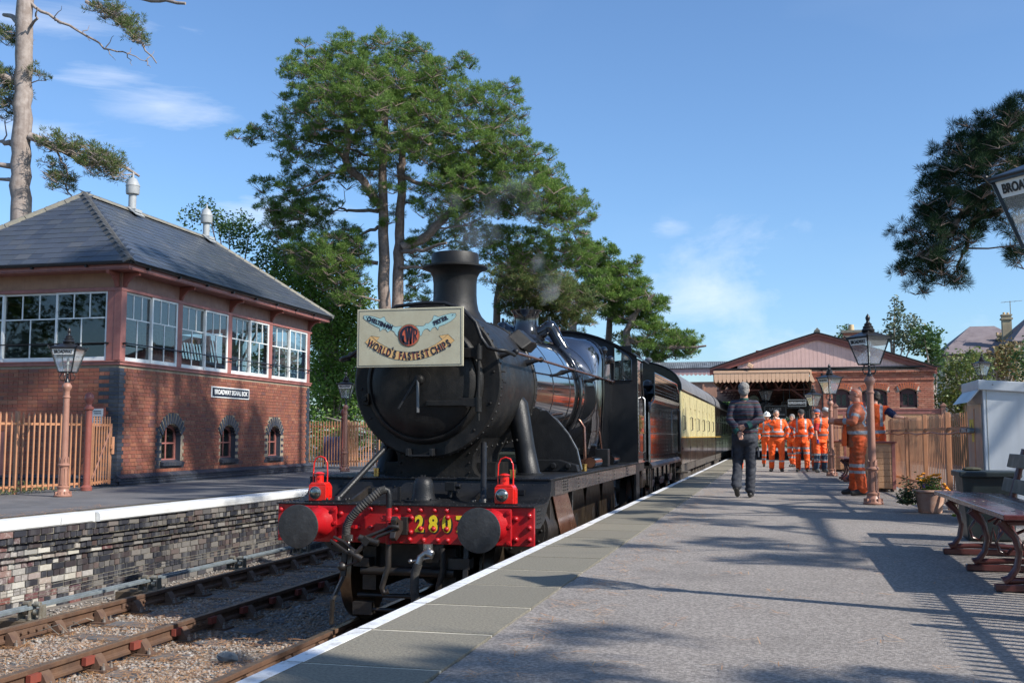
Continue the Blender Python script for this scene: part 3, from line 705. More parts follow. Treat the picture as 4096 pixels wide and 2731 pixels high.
# --- roof: slates laid course by course
ez, rzz = 4.29, 6.2; xr_ = -DB/2; ya, yb = 1.75, LB-1.75
E_ = [(.47,-.47),(.47,LB+.47),(-DB-.47,LB+.47),(-DB-.47,-.47)]
rf = MB(); rf.add([(x, y, ez) for x, y in E_]+[(xr_, ya, rzz), (xr_, yb, rzz)], [(0,1,5,4),(1,2,5),(2,3,4,5),(3,0,4),(0,3,2,1)])
rf.build('roof', M('roof_felt', (.03,.03,.035), .9), SB)
roof = [o for o in SB.children if o.name.startswith('roof')][0]
def slates(A, B, C, D, gauge=.20, w=.30):
    """slates on quad A-B (eaves) to D-C (ridge side)"""
    A, B, C, D = map(Vector, (A, B, C, D)); n = (B-A).cross(D-A).normalized(); u = (B-A).normalized(); v = n.cross(u).normalized()
    H = (D-A).dot(v); k = int(H/gauge); M3 = Matrix((u, v, n)).transposed(); out = []
    tilt = Matrix.Rotation(R(-1.6), 3, u)
    for r_ in range(k+1):
        h = r_*gauge+gauge*.5; t = min(1, (r_*gauge)/H)
        la = (A+(D-A)*t-A).dot(u); lb = (B+(C-B)*t-A).dot(u); x = la+(.0 if r_ % 2 else -w/2)
        while x < lb:
            a0 = max(x, la); b0 = min(x+w, lb)
            if b0-a0 > .03:
                c = A+u*((a0+b0)/2)+v*h+n*(.016+rnd.uniform(0, .004))
                out.append((tuple(c), (b0-a0-.005, gauge*1.25, .009), m_slate))
            x += w
    return out, tilt @ M3
fr_, M1 = slates((.47,-.47,ez), (.47,LB+.47,ez), (xr_,yb,rzz), (xr_,ya,rzz))
en_, M2 = slates((-DB-.47,-.47,ez), (.47,-.47,ez), (xr_,ya,rzz), (xr_,ya,rzz))
def pieces_rot(lst, M3, lim, oo):
    lst = sorted(lst, key=lambda q: (SO+Vector(q[0])-CAM).length); mb = MB()
    for i, (c, d, m) in enumerate(lst):
        if i < lim:
            o = bpy.data.objects.new('slate', unitbox(m)); COL.objects.link(o); o.parent = oo; o.matrix_local = Matrix.Translation(c) @ M3.to_4x4() @ Matrix.Diagonal((*d, 1))
        else: mb.obox(c, d, M3)
    if mb.v: mb.build('slate', m_slate, oo, kind='stuff')
pieces_rot(fr_, M1, 170, roof); pieces_rot(en_, M2, 125, roof)
# ridge and hip tiles
def ridge(p, q, L=.45, w=.17):
    p, q = Vector(p), Vector(q); d = (q-p).normalized(); n = int((q-p).length/L)
    for i in range(n):
        a = p+(q-p)*(i/n); b_ = p+(q-p)*((i+.97)/n); side = d.cross(Vector((0,0,1))).normalized(); up = side.cross(d)
        mb = MB(); vs = []
        for c in (a, b_):
            for s_, h in ((-w,-.085),(-w*.35,.012),(0,.035),(w*.35,.012),(w,-.085),(w*.3,-.03),(0,-.01),(-w*.3,-.03)): vs.append(tuple(c+side*s_+up*(h+.03)))
        mb.add(vs, [(j,(j+1)%8,8+(j+1)%8,8+j) for j in range(8)]+[tuple(range(7,-1,-1)), tuple(range(8,16))])
        mb.build('ridge_tile', m_ridge if abs(d.z) < .1 or q.x < -1 and p.y > 5 or p.x < -4 else M('dark_hip_tile', (.05,.05,.05), .7, col2=(.09,.09,.085), vs=9, bump=.4), roof)
ridge((xr_,ya-.05,rzz),(xr_,yb+.05,rzz)); ridge((.47,-.47,ez),(xr_,ya,rzz), .42, .13); ridge((-DB-.47,-.47,ez),(xr_,ya,rzz), .42, .13); ridge((.47,LB+.47,ez),(xr_,yb,rzz), .45, .13)
# stove-pipe ventilators
m_vent = M('pale_grey_vent_paint', (.36,.38,.39), .5, col2=(.28,.29,.29), vs=5)
for vy in (3.35, 6.75):
    v_ = MB(); v_.box(-.16,.2,-.16,.16,-.05,.03); v_.lathe([(.10,.0),(.10,.45),(.165,.45),(.175,.50),(.175,.66),(.185,.66),(.185,.68),(.10,.86),(.03,.90),(.02,1.0),(0,1.06)], n=20)
    v_.obox((.12,0,-.03),(.36,.40,.02), Matrix.Rotation(R(38), 3, 'Y'))
    v_.v = [(x*.88, y*.88, z*.88) for x, y, z in v_.v]; v_.build('ventilator', m_vent, SB, smooth=35, loc=(xr_+.13, vy, rzz-.03))
# name board
nb = MB(); nb.box(0,.02,3.55,5.38,1.84,2.09)
bo = nb.build('name_board', m_white, SB, bevel=.003)
MB().box(.0205,.0235,3.585,5.345,1.865,2.065).build('board_field', M('navy_enamel', (.012,.018,.035), .25), bo)
put_text('BROADWAY SIGNAL BOX', .150, m_litw, (.028, 4.465, 1.965), bo, rz=R(90), bold=.004, sx=.90)
# electrical box and post box by the gate on the end wall
cb = MB(); cb.box(-.52,-.22,-.10,-.06,1.12,1.52); cb.build('notice_frame', m_red, SB, bevel=.006)
MB().box(-.49,-.25,-.108,-.101,1.15,1.49).build('notice_paper', M('white_notice', (.62,.62,.6), .6), SB)
for i, zz in enumerate((1.44, 1.40, 1.33, 1.29, 1.24)): MB().box(-.46+.02*(i%2),-.29,-.111,-.109,zz-.008,zz+.006).build('notice_line', m_lit, SB)
# ground-floor small window on the end wall at the left
mb = MB(); mb.box(-3.05,-2.45,-.025,-.01,.2,1.05); mb.build('lower_hatch', m_rose, SB)
# ================================================================= LOCOMOTIVE (local: +y towards the tender, z above rail)
m_bred = M('buffer_beam_red', (.42,.006,.010), .42, col2=(.33,.005,.009), vs=6, bump=.25, bs=60, coat=.25)
m_lred = M('lamp_red', (.72,.015,.008), .3, coat=.5, col2=(.6,.012,.008), vs=20)
m_bhead = M('worn_buffer_face', (.035,.035,.036), .5, col2=(.055,.055,.055), vs=8, bump=.5, bs=22, metal=.3, stain=((.10,.10,.10), .4, 11, .55, .7))
m_smk = M('smokebox_black', (.007,.007,.0075), .45, col2=(.013,.0125,.012), spec=.25, vs=3, bump=.25, bs=70, stain=((.040,.035,.030), .75, 3.5, .5, .78), streak=((.03,.027,.024), .5))
m_plate = M('footplate_black', (.010,.0105,.012), .40, col2=(.015,.0155,.017), spec=.3, vs=6, bump=.3, bs=80, stain=((.035,.034,.032), .4, 9, .55, .75))
m_boil = M('polished_black_cladding', (.24,.24,.255), .055, metal=.95, coat=.7, col2=(.20,.20,.215), vs=1.5)
m_side = M('polished_black_side', (.20,.19,.19), .09, metal=.9, coat=.7, col2=(.15,.14,.14), vs=1.3)
m_under = M('oily_black', (.012,.011,.010), .45, col2=(.03,.024,.02), vs=5, bump=.4, bs=30)
m_steel = M('bright_steel', (.42,.42,.42), .3, metal=.9, col2=(.25,.24,.22), vs=10)
m_tyre = M('worn_tyre_steel', (.20,.15,.10), .35, metal=.85, col2=(.08,.06,.05), vs=4, bump=.3, bs=30)
m_brass = M('brass', (.62,.40,.13), .3, metal=.9, col2=(.4,.25,.08), vs=20)
m_copper = M('handrail_bronze', (.30,.15,.10), .25, metal=.8, col2=(.18,.09,.07), vs=6)
m_val = M('reflecting_valance', (.13,.10,.085), .28, metal=.6, coat=.4, col2=(.06,.05,.045), vs=3)
m_ptan = M('brown_reflection_and_cap', (.34,.17,.11), .28, metal=.75, coat=.3, col2=(.22,.085,.05), vs=2.2)  # red-brown platform reflection painted into the cylinder panel colour; also a reservoir cap
m_hose = M('ribbed_rubber', (.025,.025,.024), .75, col2=(.06,.055,.05), vs=15, bump=.5, bs=50)
m_yel = M('number_yellow', (.80,.60,.02), .45, bump=.2, bs=60)
LO = thing('steam_locomotive', 'black steam locomotive with red buffer beam numbered 2807, facing the camera', 'steam locomotive', (-3.52, 9.6, -.915))
def P(name, mb, mat, par=None, smooth=None, bevel=0, **kw): return mb.build(name, mat, par or LO, smooth, bevel, **kw)
# -- beam
BB = P('buffer_beam', MB().box(-1.305,1.305,0,.04,.855,1.215), m_bred, bevel=.006)
bolt_me = MB().lathe([(.026,0),(.026,-.012),(.018,-.028),(0,-.033)], ax='y', n=10).mesh('bolt', m_bred, 50)
BT = [(-1.27,1.16),(-.63,1.13),(-.45,1.0),(-.45,.895),(-.36,.895),(-.32,1.0),(-.32,1.18),(-.06,1.18),(.07,1.175),(.19,1.175),(.33,1.175),(.45,1.175),(.10,1.10),(.09,.965),(.08,.895),(.22,.895),(.36,.895),(.46,.895),(.19,1.0),(.32,1.0),(.45,1.0),(.46,1.11),(1.13,1.11),(1.26,1.14),(1.26,1.03),(1.26,.92),(1.13,.92),(-1.27,.92),(-1.13,.93)]
for x, z in BT: link('bolt', bolt_me, BB, (x, 0, z))
# painted number: yellow digits with a black shadow
for ch, x in (('2', .175), ('8', .315), ('0', .45), ('7', .585)):
    for nm, mt, dx, dy, dz in (('digit_shadow', m_lit, .017, -.0022, -.012), ('digit', m_yel, 0, -.0035, 0)):
        put_text(ch, .21, mt, (x+dx, dy, 1.04+dz), BB, bold=.009, name=nm, extrude=.001, sx=.82)
# -- buffers
def buffer(x):
    e = link('buffer', MB().box(-.19,.19,-.03,0,-.185,.165).mesh('buffer_base', m_bred), LO, (x, 0, 1.04), bevel=.012)
    MB().lathe([(.155,-.03),(.15,-.05),(.125,-.10),(.11,-.16),(.105,-.27),(.10,-.275),(.08,-.28),(.075,-.46)], ax='y', n=28).build('shank', m_bred, e, 40)
    MB().lathe([(.075,-.45),(.16,-.455),(.197,-.465),(.203,-.48),(.200,-.492),(.15,-.498),(.08,-.502),(0,-.503)], ax='y', n=40).build('buffer_head', m_bhead, e, 40)
    for bx, bz in ((-.16,.13),(.16,.13),(-.16,-.15),(.16,-.15),(.165,0),(.0,.145)):
        b_ = MB(); b_.cyl((bx,-.03,bz),(bx,-.042,bz),.022,n=12); b_.cyl((bx,-.042,bz),(bx,-.062,bz),.016,n=6); b_.build('nut', m_bred, e)
buffer(-.855); buffer(.905)
# -- draw hook and screw coupling
hk = MB(); hp = [(-.045,.93),(-.03,1.13),(.0,1.16),(.04,1.10),(.012,1.02),(.02,.965),(.055,.965),(.065,1.07),(.10,1.06),(.105,.95),(.06,.89),(.0,.885)]
hk.prism([(-.20-.0+a*0, b_) for a, b_ in []] or [(-.04,.99),(-.04,1.07),(-.12,1.09),(-.20,1.13),(-.245,1.10),(-.235,1.04),(-.20,1.075),(-.17,1.05),(-.19,1.0),(-.25,.985),(-.27,.93),(-.22,.90),(-.14,.93)], 'x', -.028, .028)
hk.box(-.07,.07,-.05,0,.94,1.11)
HK = P('draw_hook', hk, m_steel if False else m_under, bevel=.006)
cp_ = MB()
for sx_ in (-.05,.05):
    cp_.tube([(sx_,-.21,1.02),(-.20+sx_,-.25,.94),(-.24+sx_*1.1,-.26,.905)], .017, 8)
cp_.tube([(-.05,-.23,1.03),(0,-.25,1.04),(.05,-.23,1.03)], .017, 8)
cp_.tube([(-.33,-.27,.93),(-.24,-.26,.905),(-.14,-.25,.88)], .032, 10)
cp_.tube([(-.24,-.26,.905),(-.30,-.27,.84),(-.36,-.28,.78)], .024, 10)
cp_.obox((-.26,-.26,.90),(.075,.07,.07), Matrix.Rotation(R(40), 3, 'Y'))
cp_.tube([(-.42,-.27,.80),(-.36,-.28,.765),(-.30,-.27,.73)], .030, 10)
for k_ in (-.05,.05): cp_.tube([(-.38+k_*.5,-.27,.78+k_*.3),(-.52+k_*.6,-.24,.86+k_*.4),(-.63+k_*.3,-.20,.905+k_*.3)], .016, 8)
cp_.tube([(-.33,-.27,.71),(-.46,-.27,.66)], .012, 6); cp_.ball((-.50,-.26,.655),.045,12,8)
P('screw_coupling', cp_, m_under, smooth=45)
ch = MB()
for i in range(6): ch.tube([(-.47+.006*math.sin(a),-.17,.88-.022*i+.014*math.cos(a)) for a in np.linspace(0,2*math.pi,7)[:-1]], .003, 4, closed=True)
P('chain', ch, m_steel)
# -- vacuum pipe with ribbed hose, red where it crosses the beam
P('brake_pipe', MB().tube([(-.09,-.12,.42),(-.13,-.13,.40),(-.15,-.13,.45),(-.12,-.13,.55),(-.09,-.12,.66),(-.09,-.12,.86)], .027, 10), m_under, smooth=60)
P('red_pipe_length', MB().tube([(-.09,-.12,.86),(-.09,-.12,1.20)], .028, 12), m_bred, smooth=60)
cl_ = MB(); cl_.cyl((-.09,-.12,1.08),(-.09,-.12,1.12),.036,n=14); cl_.box(-.17,.0,-.13,-.03,1.07,1.125); P('pipe_clamp', cl_, m_bred, bevel=.004)
for x in (-.155,-.015): link('bolt', bolt_me, BB, (x,-.10,1.10))
P('swan_neck', MB().tube([(-.09,-.12,1.20),(-.09,-.12,1.32),(-.10,-.125,1.362),(-.14,-.14,1.38)], .029, 12), m_plate, smooth=60)
hpth = [Vector(p) for p in ((-.12,-.13,1.375),(-.17,-.15,1.36),(-.27,-.19,1.275),(-.37,-.21,1.185),(-.45,-.21,1.10),(-.49,-.20,1.02),(-.50,-.18,.95))]
pts = []
for i in range(len(hpth)-1):
    for t in range(10): pts.append(hpth[i].lerp(hpth[i+1], t/10))
P('ribbed_hose', MB().tube(pts, [.036+.005*(i % 2) for i in range(len(pts))], 12), m_hose, smooth=30)
ee = MB(); ee.cyl((-.50,-.18,.965),(-.505,-.15,.90),.042,.034,n=12); ee.obox((-.505,-.14,.91),(.11,.02,.06)); P('hose_end', ee, m_steel, smooth=40)
P('hose_bracket', MB().box(-.68,-.44,-.03,0,.995,1.025).box(-.46,-.44,-.10,0,.995,1.025), m_bred)
# -- steam heating hose below the beam
sh = MB(); sh.cyl((.27,-.02,.86),(.27,-.02,.80),.05,n=12); sh.tube([(.34,-.08,.76),(.27,-.08,.78),(.22,-.10,.74),(.205,-.11,.68)], .035, 10); sh.cyl((.13,-.09,.70),(.33,-.09,.74),.014,n=8); sh.ball((.12,-.09,.70),.024,8,6); sh.ball((.30,-.07,.78),.055,10,8,1,.7,.8)
P('steam_valve', sh, m_steel, smooth=50)
P('steam_hose', MB().tube([(.205,-.11,.68),(.175,-.11,.60),(.165,-.10,.48),(.17,-.08,.34),(.19,-.05,.24)], .042, 12), m_hose, smooth=60)
P('drain_pipe', MB().tube([(.40,.02,.82),(.41,.02,.62),(.36,.04,.46),(.34,.05,.36)], .030, 10), m_under, smooth=60)
# -- front platform, curved apron and running plate
ap = MB(); prof = [(-.03,1.215),(-.03,1.228),(.40,1.228),(.55,1.24),(.66,1.28),(.72,1.34),(.74,1.435),(.76,1.435),(.745,1.33),(.68,1.26),(.56,1.222),(.40,1.213),(.0,1.213)]
ap.prism(prof, 'x', -1.31, 1.31); AP = P('front_apron', ap, m_plate, smooth=35)
rv = MB()
for y in (.0,.40):
    for i in range(33): rv.rivet((-1.27+i*.079, y, 1.228), (0,0,1), .010)
for i in range(24): rv.rivet((-1.25+i*.108, .737, 1.39), (0,-1,.1), .012)
for sx_ in (-1,1):
    for i in range(9): rv.rivet((sx_*1.285,.02+i*.07,1.229+max(0,(i-5))*.02), (0,0,1), .010); rv.rivet((sx_*1.235,.02+i*.07,1.229+max(0,(i-5))*.02), (0,0,1), .010)
for x in (-.95,-.35,.35,.95):
    for z in (1.27,1.31,1.36): rv.rivet((x, .67+.05*(z-1.27)/.09, z), (0,-1,.4), .011)
rv.build('rivet', m_plate, AP, kind='stuff')
for sx_ in (-.62,1.0): 
    st = MB(); st.box(sx_-.05,sx_+.05,.66,.73,1.29,1.345); st.build('cover_plate', m_plate, AP, bevel=.005)
RP = P('running_plate', MB().box(-1.31,1.31,.72,8.9,1.437,1.455), m_plate, bevel=.004)
for sx_ in (-1,1):
    x0, x1 = (1.27,1.295) if sx_ > 0 else (-1.295,-1.27)
    P('valance', MB().box(x0,x1,.98,7.35,1.275,1.437), m_val)
    P('front_side_plate', MB().prism([(.04,1.213),(.04,1.02),(.30,1.0),(.50,1.06),(.62,1.18),(.80,1.275),(.99,1.275),(.99,1.437),(.74,1.437),(.72,1.33),(.66,1.27),(.55,1.225)], 'x', x0, x1), m_plate)
    P('hanging_bracket', MB().box(x0-.01,x1+.002,7.35,7.75,.62,1.437), m_plate)
rv = MB()
for i in range(150): rv.rivet((1.285,.8+i*.0535,1.456), (0,0,1), .0085)
for i in range(150): rv.rivet((1.296,1.0+i*.043,1.428), (1,0,0), .0075)
for i in range(3):
    for j in range(4): rv.rivet((1.297,1.42+i*.11,1.31+j*.032), (1,0,0), .012); rv.rivet((1.297,.16+i*.07,1.06+j*.038), (1,0,0), .011)
for y in (2.3,3.7,5.0,6.3): 
    for z in (1.31,1.35,1.40): rv.rivet((1.297,y,z), (1,0,0), .013)
for i in range(40): rv.rivet((-1.27+i*.065,.745,1.456), (0,0,1), .0085)
rv.build('rivet', m_plate, RP, kind='stuff')
# -- bell cover, stays, brackets
P('bell_cover', MB().lathe([(.185,1.228),(.185,1.25),(.125,1.255),(.112,1.30),(.105,1.36),(.10,1.41),(.085,1.45),(.055,1.475),(0,1.483)], c=(.09,.36,0), n=28), m_plate, smooth=40)
r2 = MB()
for i in range(6): a = i*math.pi/3+.3; r2.cyl((.09+.155*math.cos(a),.36+.155*math.sin(a),1.25),(.09+.155*math.cos(a),.36+.155*math.sin(a),1.27),.013,n=6)
r2.cyl((.07,.36,1.48),(.07,.36,1.495),.012,n=6); r2.cyl((.10,.36,1.48),(.10,.36,1.495),.012,n=6); P('cover_nut', r2, m_plate, kind='stuff')
P('upright_bracket', MB().box(-.125,-.10,.20,.235,1.228,1.385).box(-.16,-.08,.19,.27,1.228,1.24), m_plate)
vb = MB(); vb.box(.25,.36,.55,.63,1.33,1.42); vb.cyl((.30,.59,1.26),(.30,.59,1.34),.02,n=8); vb.cyl((.36,.58,1.38),(.41,.58,1.38),.03,n=8); P('lubricator', vb, m_plate, bevel=.006)
for sx_, a, b_ in ((-1,(-.74,.15,1.25),(-.44,.78,1.80)),(1,(.77,.15,1.25),(.59,.80,1.80))):
    s_ = MB(); s_.tube([a, tuple(Vector(a).lerp(Vector(b_),.12)), b_], [.034,.030,.030], 12); s_.box(a[0]-.13,a[0]+.13,.07,.25,1.228,1.252); s_.cyl((a[0],a[1],1.25),(a[0],a[1],1.285),.05,.038,n=12)
    for q in (-.10,.10): s_.ball((a[0]+q,.12,1.256),.018,8,6); s_.ball((a[0]+q,.20,1.256),.018,8,6)
    P('stay_rod', s_, m_plate, smooth=45)
for x in (-.97,1.0):
    P('lamp_bracket', MB().box(x-.10,x+.12,.10,.24,1.228,1.24), m_plate)
for x, y, z in ((-.66,1.0,1.455),(.87,.9,1.455),(1.22,3.1,1.455)):
    P('oil_cup', MB().cyl((x,y,z),(x,y,z+.07),.032,n=12).cyl((x,y,z+.07),(x,y,z+.085),.036,n=12), m_brass, smooth=40)
# -- saddle and cylinders
sd = MB(); sd.prism([(-.50,1.455),(-.44,1.49),(-.41,1.56),(-.42,1.68),(-.52,1.86),(.52,1.86),(.42,1.68),(.41,1.56),(.44,1.49),(.50,1.455)], 'y', .98, 2.05)
sd.box(-.62,.62,1.15,1.95,1.45,1.60); P('smokebox_saddle', sd, m_smk, smooth=30)
for i in range(7): pass
sr = MB()
for z in (1.5,1.6,1.7):
    for x in (-.38,.38): sr.rivet((x,.975,z),(0,-1,0),.013)
for i in range(9): sr.rivet((.45+i*.035,1.0+i*.08,1.74+i*.012),(1,-.3,.3),.018)
P('saddle_bolt', sr, m_smk, kind='stuff')
for sx_ in (-1,1):
    cy_ = MB(); cy_.cyl((sx_*.98,.84,.93),(sx_*.98,1.72,.93),.275,n=32); cy_.cyl((sx_*.98,.80,.93),(sx_*.98,.84,.93),.245,n=32); cy_.cyl((sx_*.98,.77,.93),(sx_*.98,.80,.93),.07,n=16)
    cy_.box(sx_*.98-.26,sx_*.98+.26,1.0,1.65,.93,1.36); C_ = P('cylinder', cy_, m_under, smooth=35)
    c2 = MB()
    for i in range(12): a = i*math.pi/6; c2.rivet((sx_*.98+.21*math.cos(a),.80,.93+.21*math.sin(a)),(0,-1,0),.016)
    c2.build('cylinder_stud', m_under, C_, kind='stuff')
    pn = MB(); X0 = 1.26; 
    pn.prism([(1.02,1.28),(1.78,1.28),(2.35,.84),(1.42,.84)], 'x', sx_*1.255, sx_*1.268); P('cylinder_panel', pn, m_ptan, bevel=.003)
    P('steam_pipe', MB().tube([(sx_*.62,1.80,2.30),(sx_*.70,1.78,2.22),(sx_*.79,1.76,1.75),(sx_*.84,1.76,1.47),(sx_*.84,1.76,1.455)], [.13,.125,.115,.125,.165], 20), m_plate, smooth=60)
    fl = MB(); fl.lathe([(.17,1.455),(.17,1.47),(.12,1.475)], c=(sx_*.84,1.76,0), n=24); P('pipe_flange', fl, m_plate)
P('mounting_collar', MB().tube([(.58,1.62,2.36),(.62,1.70,2.30),(.62,1.85,2.30),(.60,1.95,2.36)], .09, 10), m_smk, smooth=60)
# -- smokebox
SZ = 2.455
sb = MB(); sb.cyl((0,.72,SZ),(0,2.36,SZ),.785,n=72,cap=True); SM = P('smokebox', sb, m_smk, smooth=35)
MB().lathe([(.63,.70),(.785,.70),(.803,.712),(.803,.755),(.785,.76)], c=(0,0,SZ), ax='y', n=72).build('front_ring', m_smk, SM, 30)
MB().lathe([(.79,2.28),(.80,2.29),(.80,2.37),(.79,2.38)], c=(0,0,SZ), ax='y', n=72).build('rear_ring', m_smk, SM, 30)
rr_ = MB()
for i in range(60): a = 2*math.pi*i/60; rr_.rivet((.803*math.cos(a),.733,SZ+.803*math.sin(a)),(math.cos(a),0,math.sin(a)),.015); rr_.rivet((.80*math.cos(a),2.33,SZ+.80*math.sin(a)),(math.cos(a),0,math.sin(a)),.014)
for i in range(28): a = 2*math.pi*(i+.5)/28; rr_.rivet((.725*math.cos(a),.70,SZ+.725*math.sin(a)),(0,-1,0),.016) if abs(math.cos(a)) > .55 and i % 2 == 0 else None
for k_ in range(3):
    for z in (.12,.30,-.02): rr_.rivet((.785*math.cos(z)+0,.82+k_*.05,SZ+.785*math.sin(z)),(1,0,z),.012)
rr_.build('rivet', m_smk, SM, kind='stuff')
MB().lathe([(.64,.69),(.63,.665),(.60,.64),(.585,.64),(.575,.655),(.57,.65),(.53,.615),(.42,.585),(.25,.56),(.10,.55),(0,.55)], c=(-.02,0,SZ-.02), ax='y', n=64).build('smokebox_door', m_smk, SM, 40)
DO = [o for o in SM.children if o.name.startswith('smokebox_door')][0]
MB().lathe([(.12,.575),(.115,.548),(.05,.545),(.05,.50),(.035,.49),(.035,.46),(0,.455)], c=(-.02,0,SZ), ax='y', n=24).build('dart_boss', m_smk, DO, 35)
hd = MB(); hd.beam((-.02,.47,SZ+.02),(0.0,.43,SZ-.34),.028,.02); hd.build('door_handle', M('dull_handle_steel', (.09,.09,.09), .4, metal=.6), DO, bevel=.004)
hd = MB(); hd.beam((-.02,.46,SZ+.02),(-.20,.40,SZ-.30),.026,.02); hd.build('door_handle', m_plate, DO, bevel=.004)
for z in (SZ-.24, SZ+.27):
    hg = MB(); hg.prism([(.05,z-.028),(.46,z-.03),(.50,z-.04),(.63,z-.04),(.63,z+.05),(.42,z+.05),(.40,z+.028),(.05,z+.028)], 'y', .535, .575) if z < SZ else hg.prism([(.30,z-.05),(.63,z-.05),(.63,z+.05),(.30,z+.05)], 'y', .545, .585)
    hg.build('hinge_strap', m_smk, DO, bevel=.006)
hp_ = MB(); hp_.cyl((.60,.56,SZ-.42),(.60,.56,SZ+.36),.016,n=10); hp_.cyl((.60,.56,SZ-.33),(.60,.56,SZ-.18),.035,n=10); hp_.cyl((.60,.56,SZ+.20),(.60,.56,SZ+.34),.038,n=10); hp_.build('hinge_pin', m_smk, DO, 40)
lb = MB(); lb.box(-.68,-.62,.62,.70,SZ-.25,SZ-.13); lb.cyl((-.65,.58,SZ-.19),(-.65,.64,SZ-.19),.03,n=8); P('door_stop', lb, m_smk, bevel=.004)
stp = MB(); stp.box(-.19,.10,.60,.70,SZ-.785,SZ-.765); stp.box(-.19,-.155,.60,.70,SZ-.785,SZ-.70); stp.box(.065,.10,.60,.70,SZ-.785,SZ-.70); P('foot_step', stp, m_plate, bevel=.006)
# chimney
chp = [(.0,3.14),(.44,3.14),(.37,3.205),(.305,3.245),(.268,3.30),(.252,3.38),(.246,3.47),(.246,3.60),(.256,3.68),(.285,3.735),(.335,3.765),(.372,3.775),(.374,3.795),(.33,3.805),(.272,3.815),(.270,3.93),(.262,3.945),(.235,3.945),(.23,3.90),(.22,3.5),(0,3.5)]
# flare follows the smokebox barrel
c_ = MB(); c_.lathe(chp, c=(0,1.67,0), n=56); 
vs = []
for x, y, z in c_.v:
    if z < 3.30: d = (3.30-z)/.16; z = z-(x*x)*.62*min(1, d)
    vs.append((x, y, z))
c_.v = vs; P('chimney', c_, M('chimney_black', (.006,.006,.0065), .5, spec=.35, col2=(.012,.011,.0105), vs=5, bump=.2, bs=90, stain=((.03,.024,.02), .5, 3, .5, .8)), smooth=35)
# -- boiler
def brad(y): return .765+(y-2.36)/(6.25-2.36)*.085
bl = MB(); bl.lathe([(.70,2.37),(brad(2.4),2.372),(brad(6.25),6.25)], c=(0,0,0), ax='y', n=96)
bl.v = [(x, y, z+SZ+.0+.012*(y-2.36)) for x, y, z in bl.v]; BL = P('boiler', bl, m_boil, smooth=30)
for y in (2.42,3.35,4.35,5.35,6.2):
    bn = MB(); r_ = brad(y)+.005; bn.lathe([(r_-.004,y-.02),(r_,y-.018),(r_,y+.018),(r_-.004,y+.02)], ax='y', n=96)
    bn.v = [(x, yy_, z+SZ+.012*(yy_-2.36)) for x, yy_, z in bn.v]; bn.build('boiler_band', m_gloss, BL, 30)
# firebox with Belpaire shoulders
def fbsec(y, w, zt, zb, rc):
    pts = []
    for sx_ in (1,-1):
        seg = [(w*.86, zb), (w*.96, zb+.35), (w, SZ+.05), (w, zt-rc-.03)]
        arc = [(w-rc+rc*math.cos(R(a)), zt-rc-.03+rc*math.sin(R(a))) for a in (15,30,45,60,75,90)]
        top = [(w-rc-.12, zt-.005), (.25, zt+.015), (0, zt+.018)]
        s_ = [(x*sx_, y, z) for x, z in seg+arc+top]
        pts += s_ if sx_ > 0 else s_[::-1][1:]
    return pts
S_ = [fbsec(6.22,.80,3.22,1.60,.62), fbsec(6.27,.85,3.33,1.58,.50), fbsec(6.36,.88,3.40,1.56,.40), fbsec(6.5,.90,3.43,1.55,.34), fbsec(7.0,.905,3.42,1.55,.32), fbsec(7.5,.90,3.40,1.55,.30)]
fb_ = MB(); nn = len(S_[0]); fb_.add([p for s_ in S_ for p in s_], [(i*nn+j, i*nn+j+1, (i+1)*nn+j+1, (i+1)*nn+j) for i in range(5) for j in range(nn-1)]+[tuple(range(nn-1,-1,-1))])
P('firebox', fb_, m_boil, smooth=45)
ft = MB()
for y in (6.52,): 
    ft.tube([(p[0]*1.008, y, SZ+(p[2]-SZ)*1.008) for p in S_[4]], .012, 5)
P('firebox_band', ft, m_gloss, smooth=40)
lw = MB(); lw.box(-.84,.84,6.25,7.5,1.455,1.75); P('firebox_base', lw, m_gloss, bevel=.02)
P('wash_plug', MB().ball((.93,7.1,3.10),.07,12,8).ball((.90,6.62,3.22),.06,12,8), m_gloss, smooth=60)
# safety valve bonnet with clack covers and top feed pipes
P('safety_valve_bonnet', MB().lathe([(.40,3.20),(.33,3.255),(.27,3.29),(.225,3.34),(.195,3.42),(.175,3.50),(.175,3.58),(.19,3.65),(.222,3.685),(.226,3.70),(.20,3.705),(.17,3.68),(0,3.66)], c=(.0,5.15,0), n=40), m_gloss, smooth=40)
sv = MB()
for dx, dy in ((-.09,0),(-.03,.05),(.03,-.02),(.09,.03),(.05,.08)): sv.cyl((dx,5.15+dy,3.66),(dx,5.15+dy,3.76),.013,n=6)
P('valve_stem', sv, m_black, kind='stuff')
for sx_ in (-1,1):
    tf = MB(); tf.tube([(sx_*.20,5.15,3.36),(sx_*.33,5.15,3.44),(sx_*.40,5.15,3.40),(sx_*.46,5.15,3.28),(sx_*.56,5.15,3.12)], [.105,.10,.095,.085,.085], 16); tf.cyl((sx_*.35,5.15,3.52),(sx_*.35,5.15,3.60),.022,n=8); tf.ball((sx_*.35,5.15,3.44),.11,16,10)
    tf.obox((sx_*.58,5.15,3.10),(.16,.22,.03), Matrix.Rotation(R(40*sx_), 3, 'Y')); P('clack_cover', tf, m_gloss, smooth=50)
    pts = [(sx_*(brad(4.9)+.03)*math.cos(R(a)), 4.9+.0, SZ+.03+(brad(4.9)+.03)*math.sin(R(a))) for a in range(50,-60,-8)]
    P('feed_pipe', MB().tube(pts, .028, 8), m_gloss, smooth=60)
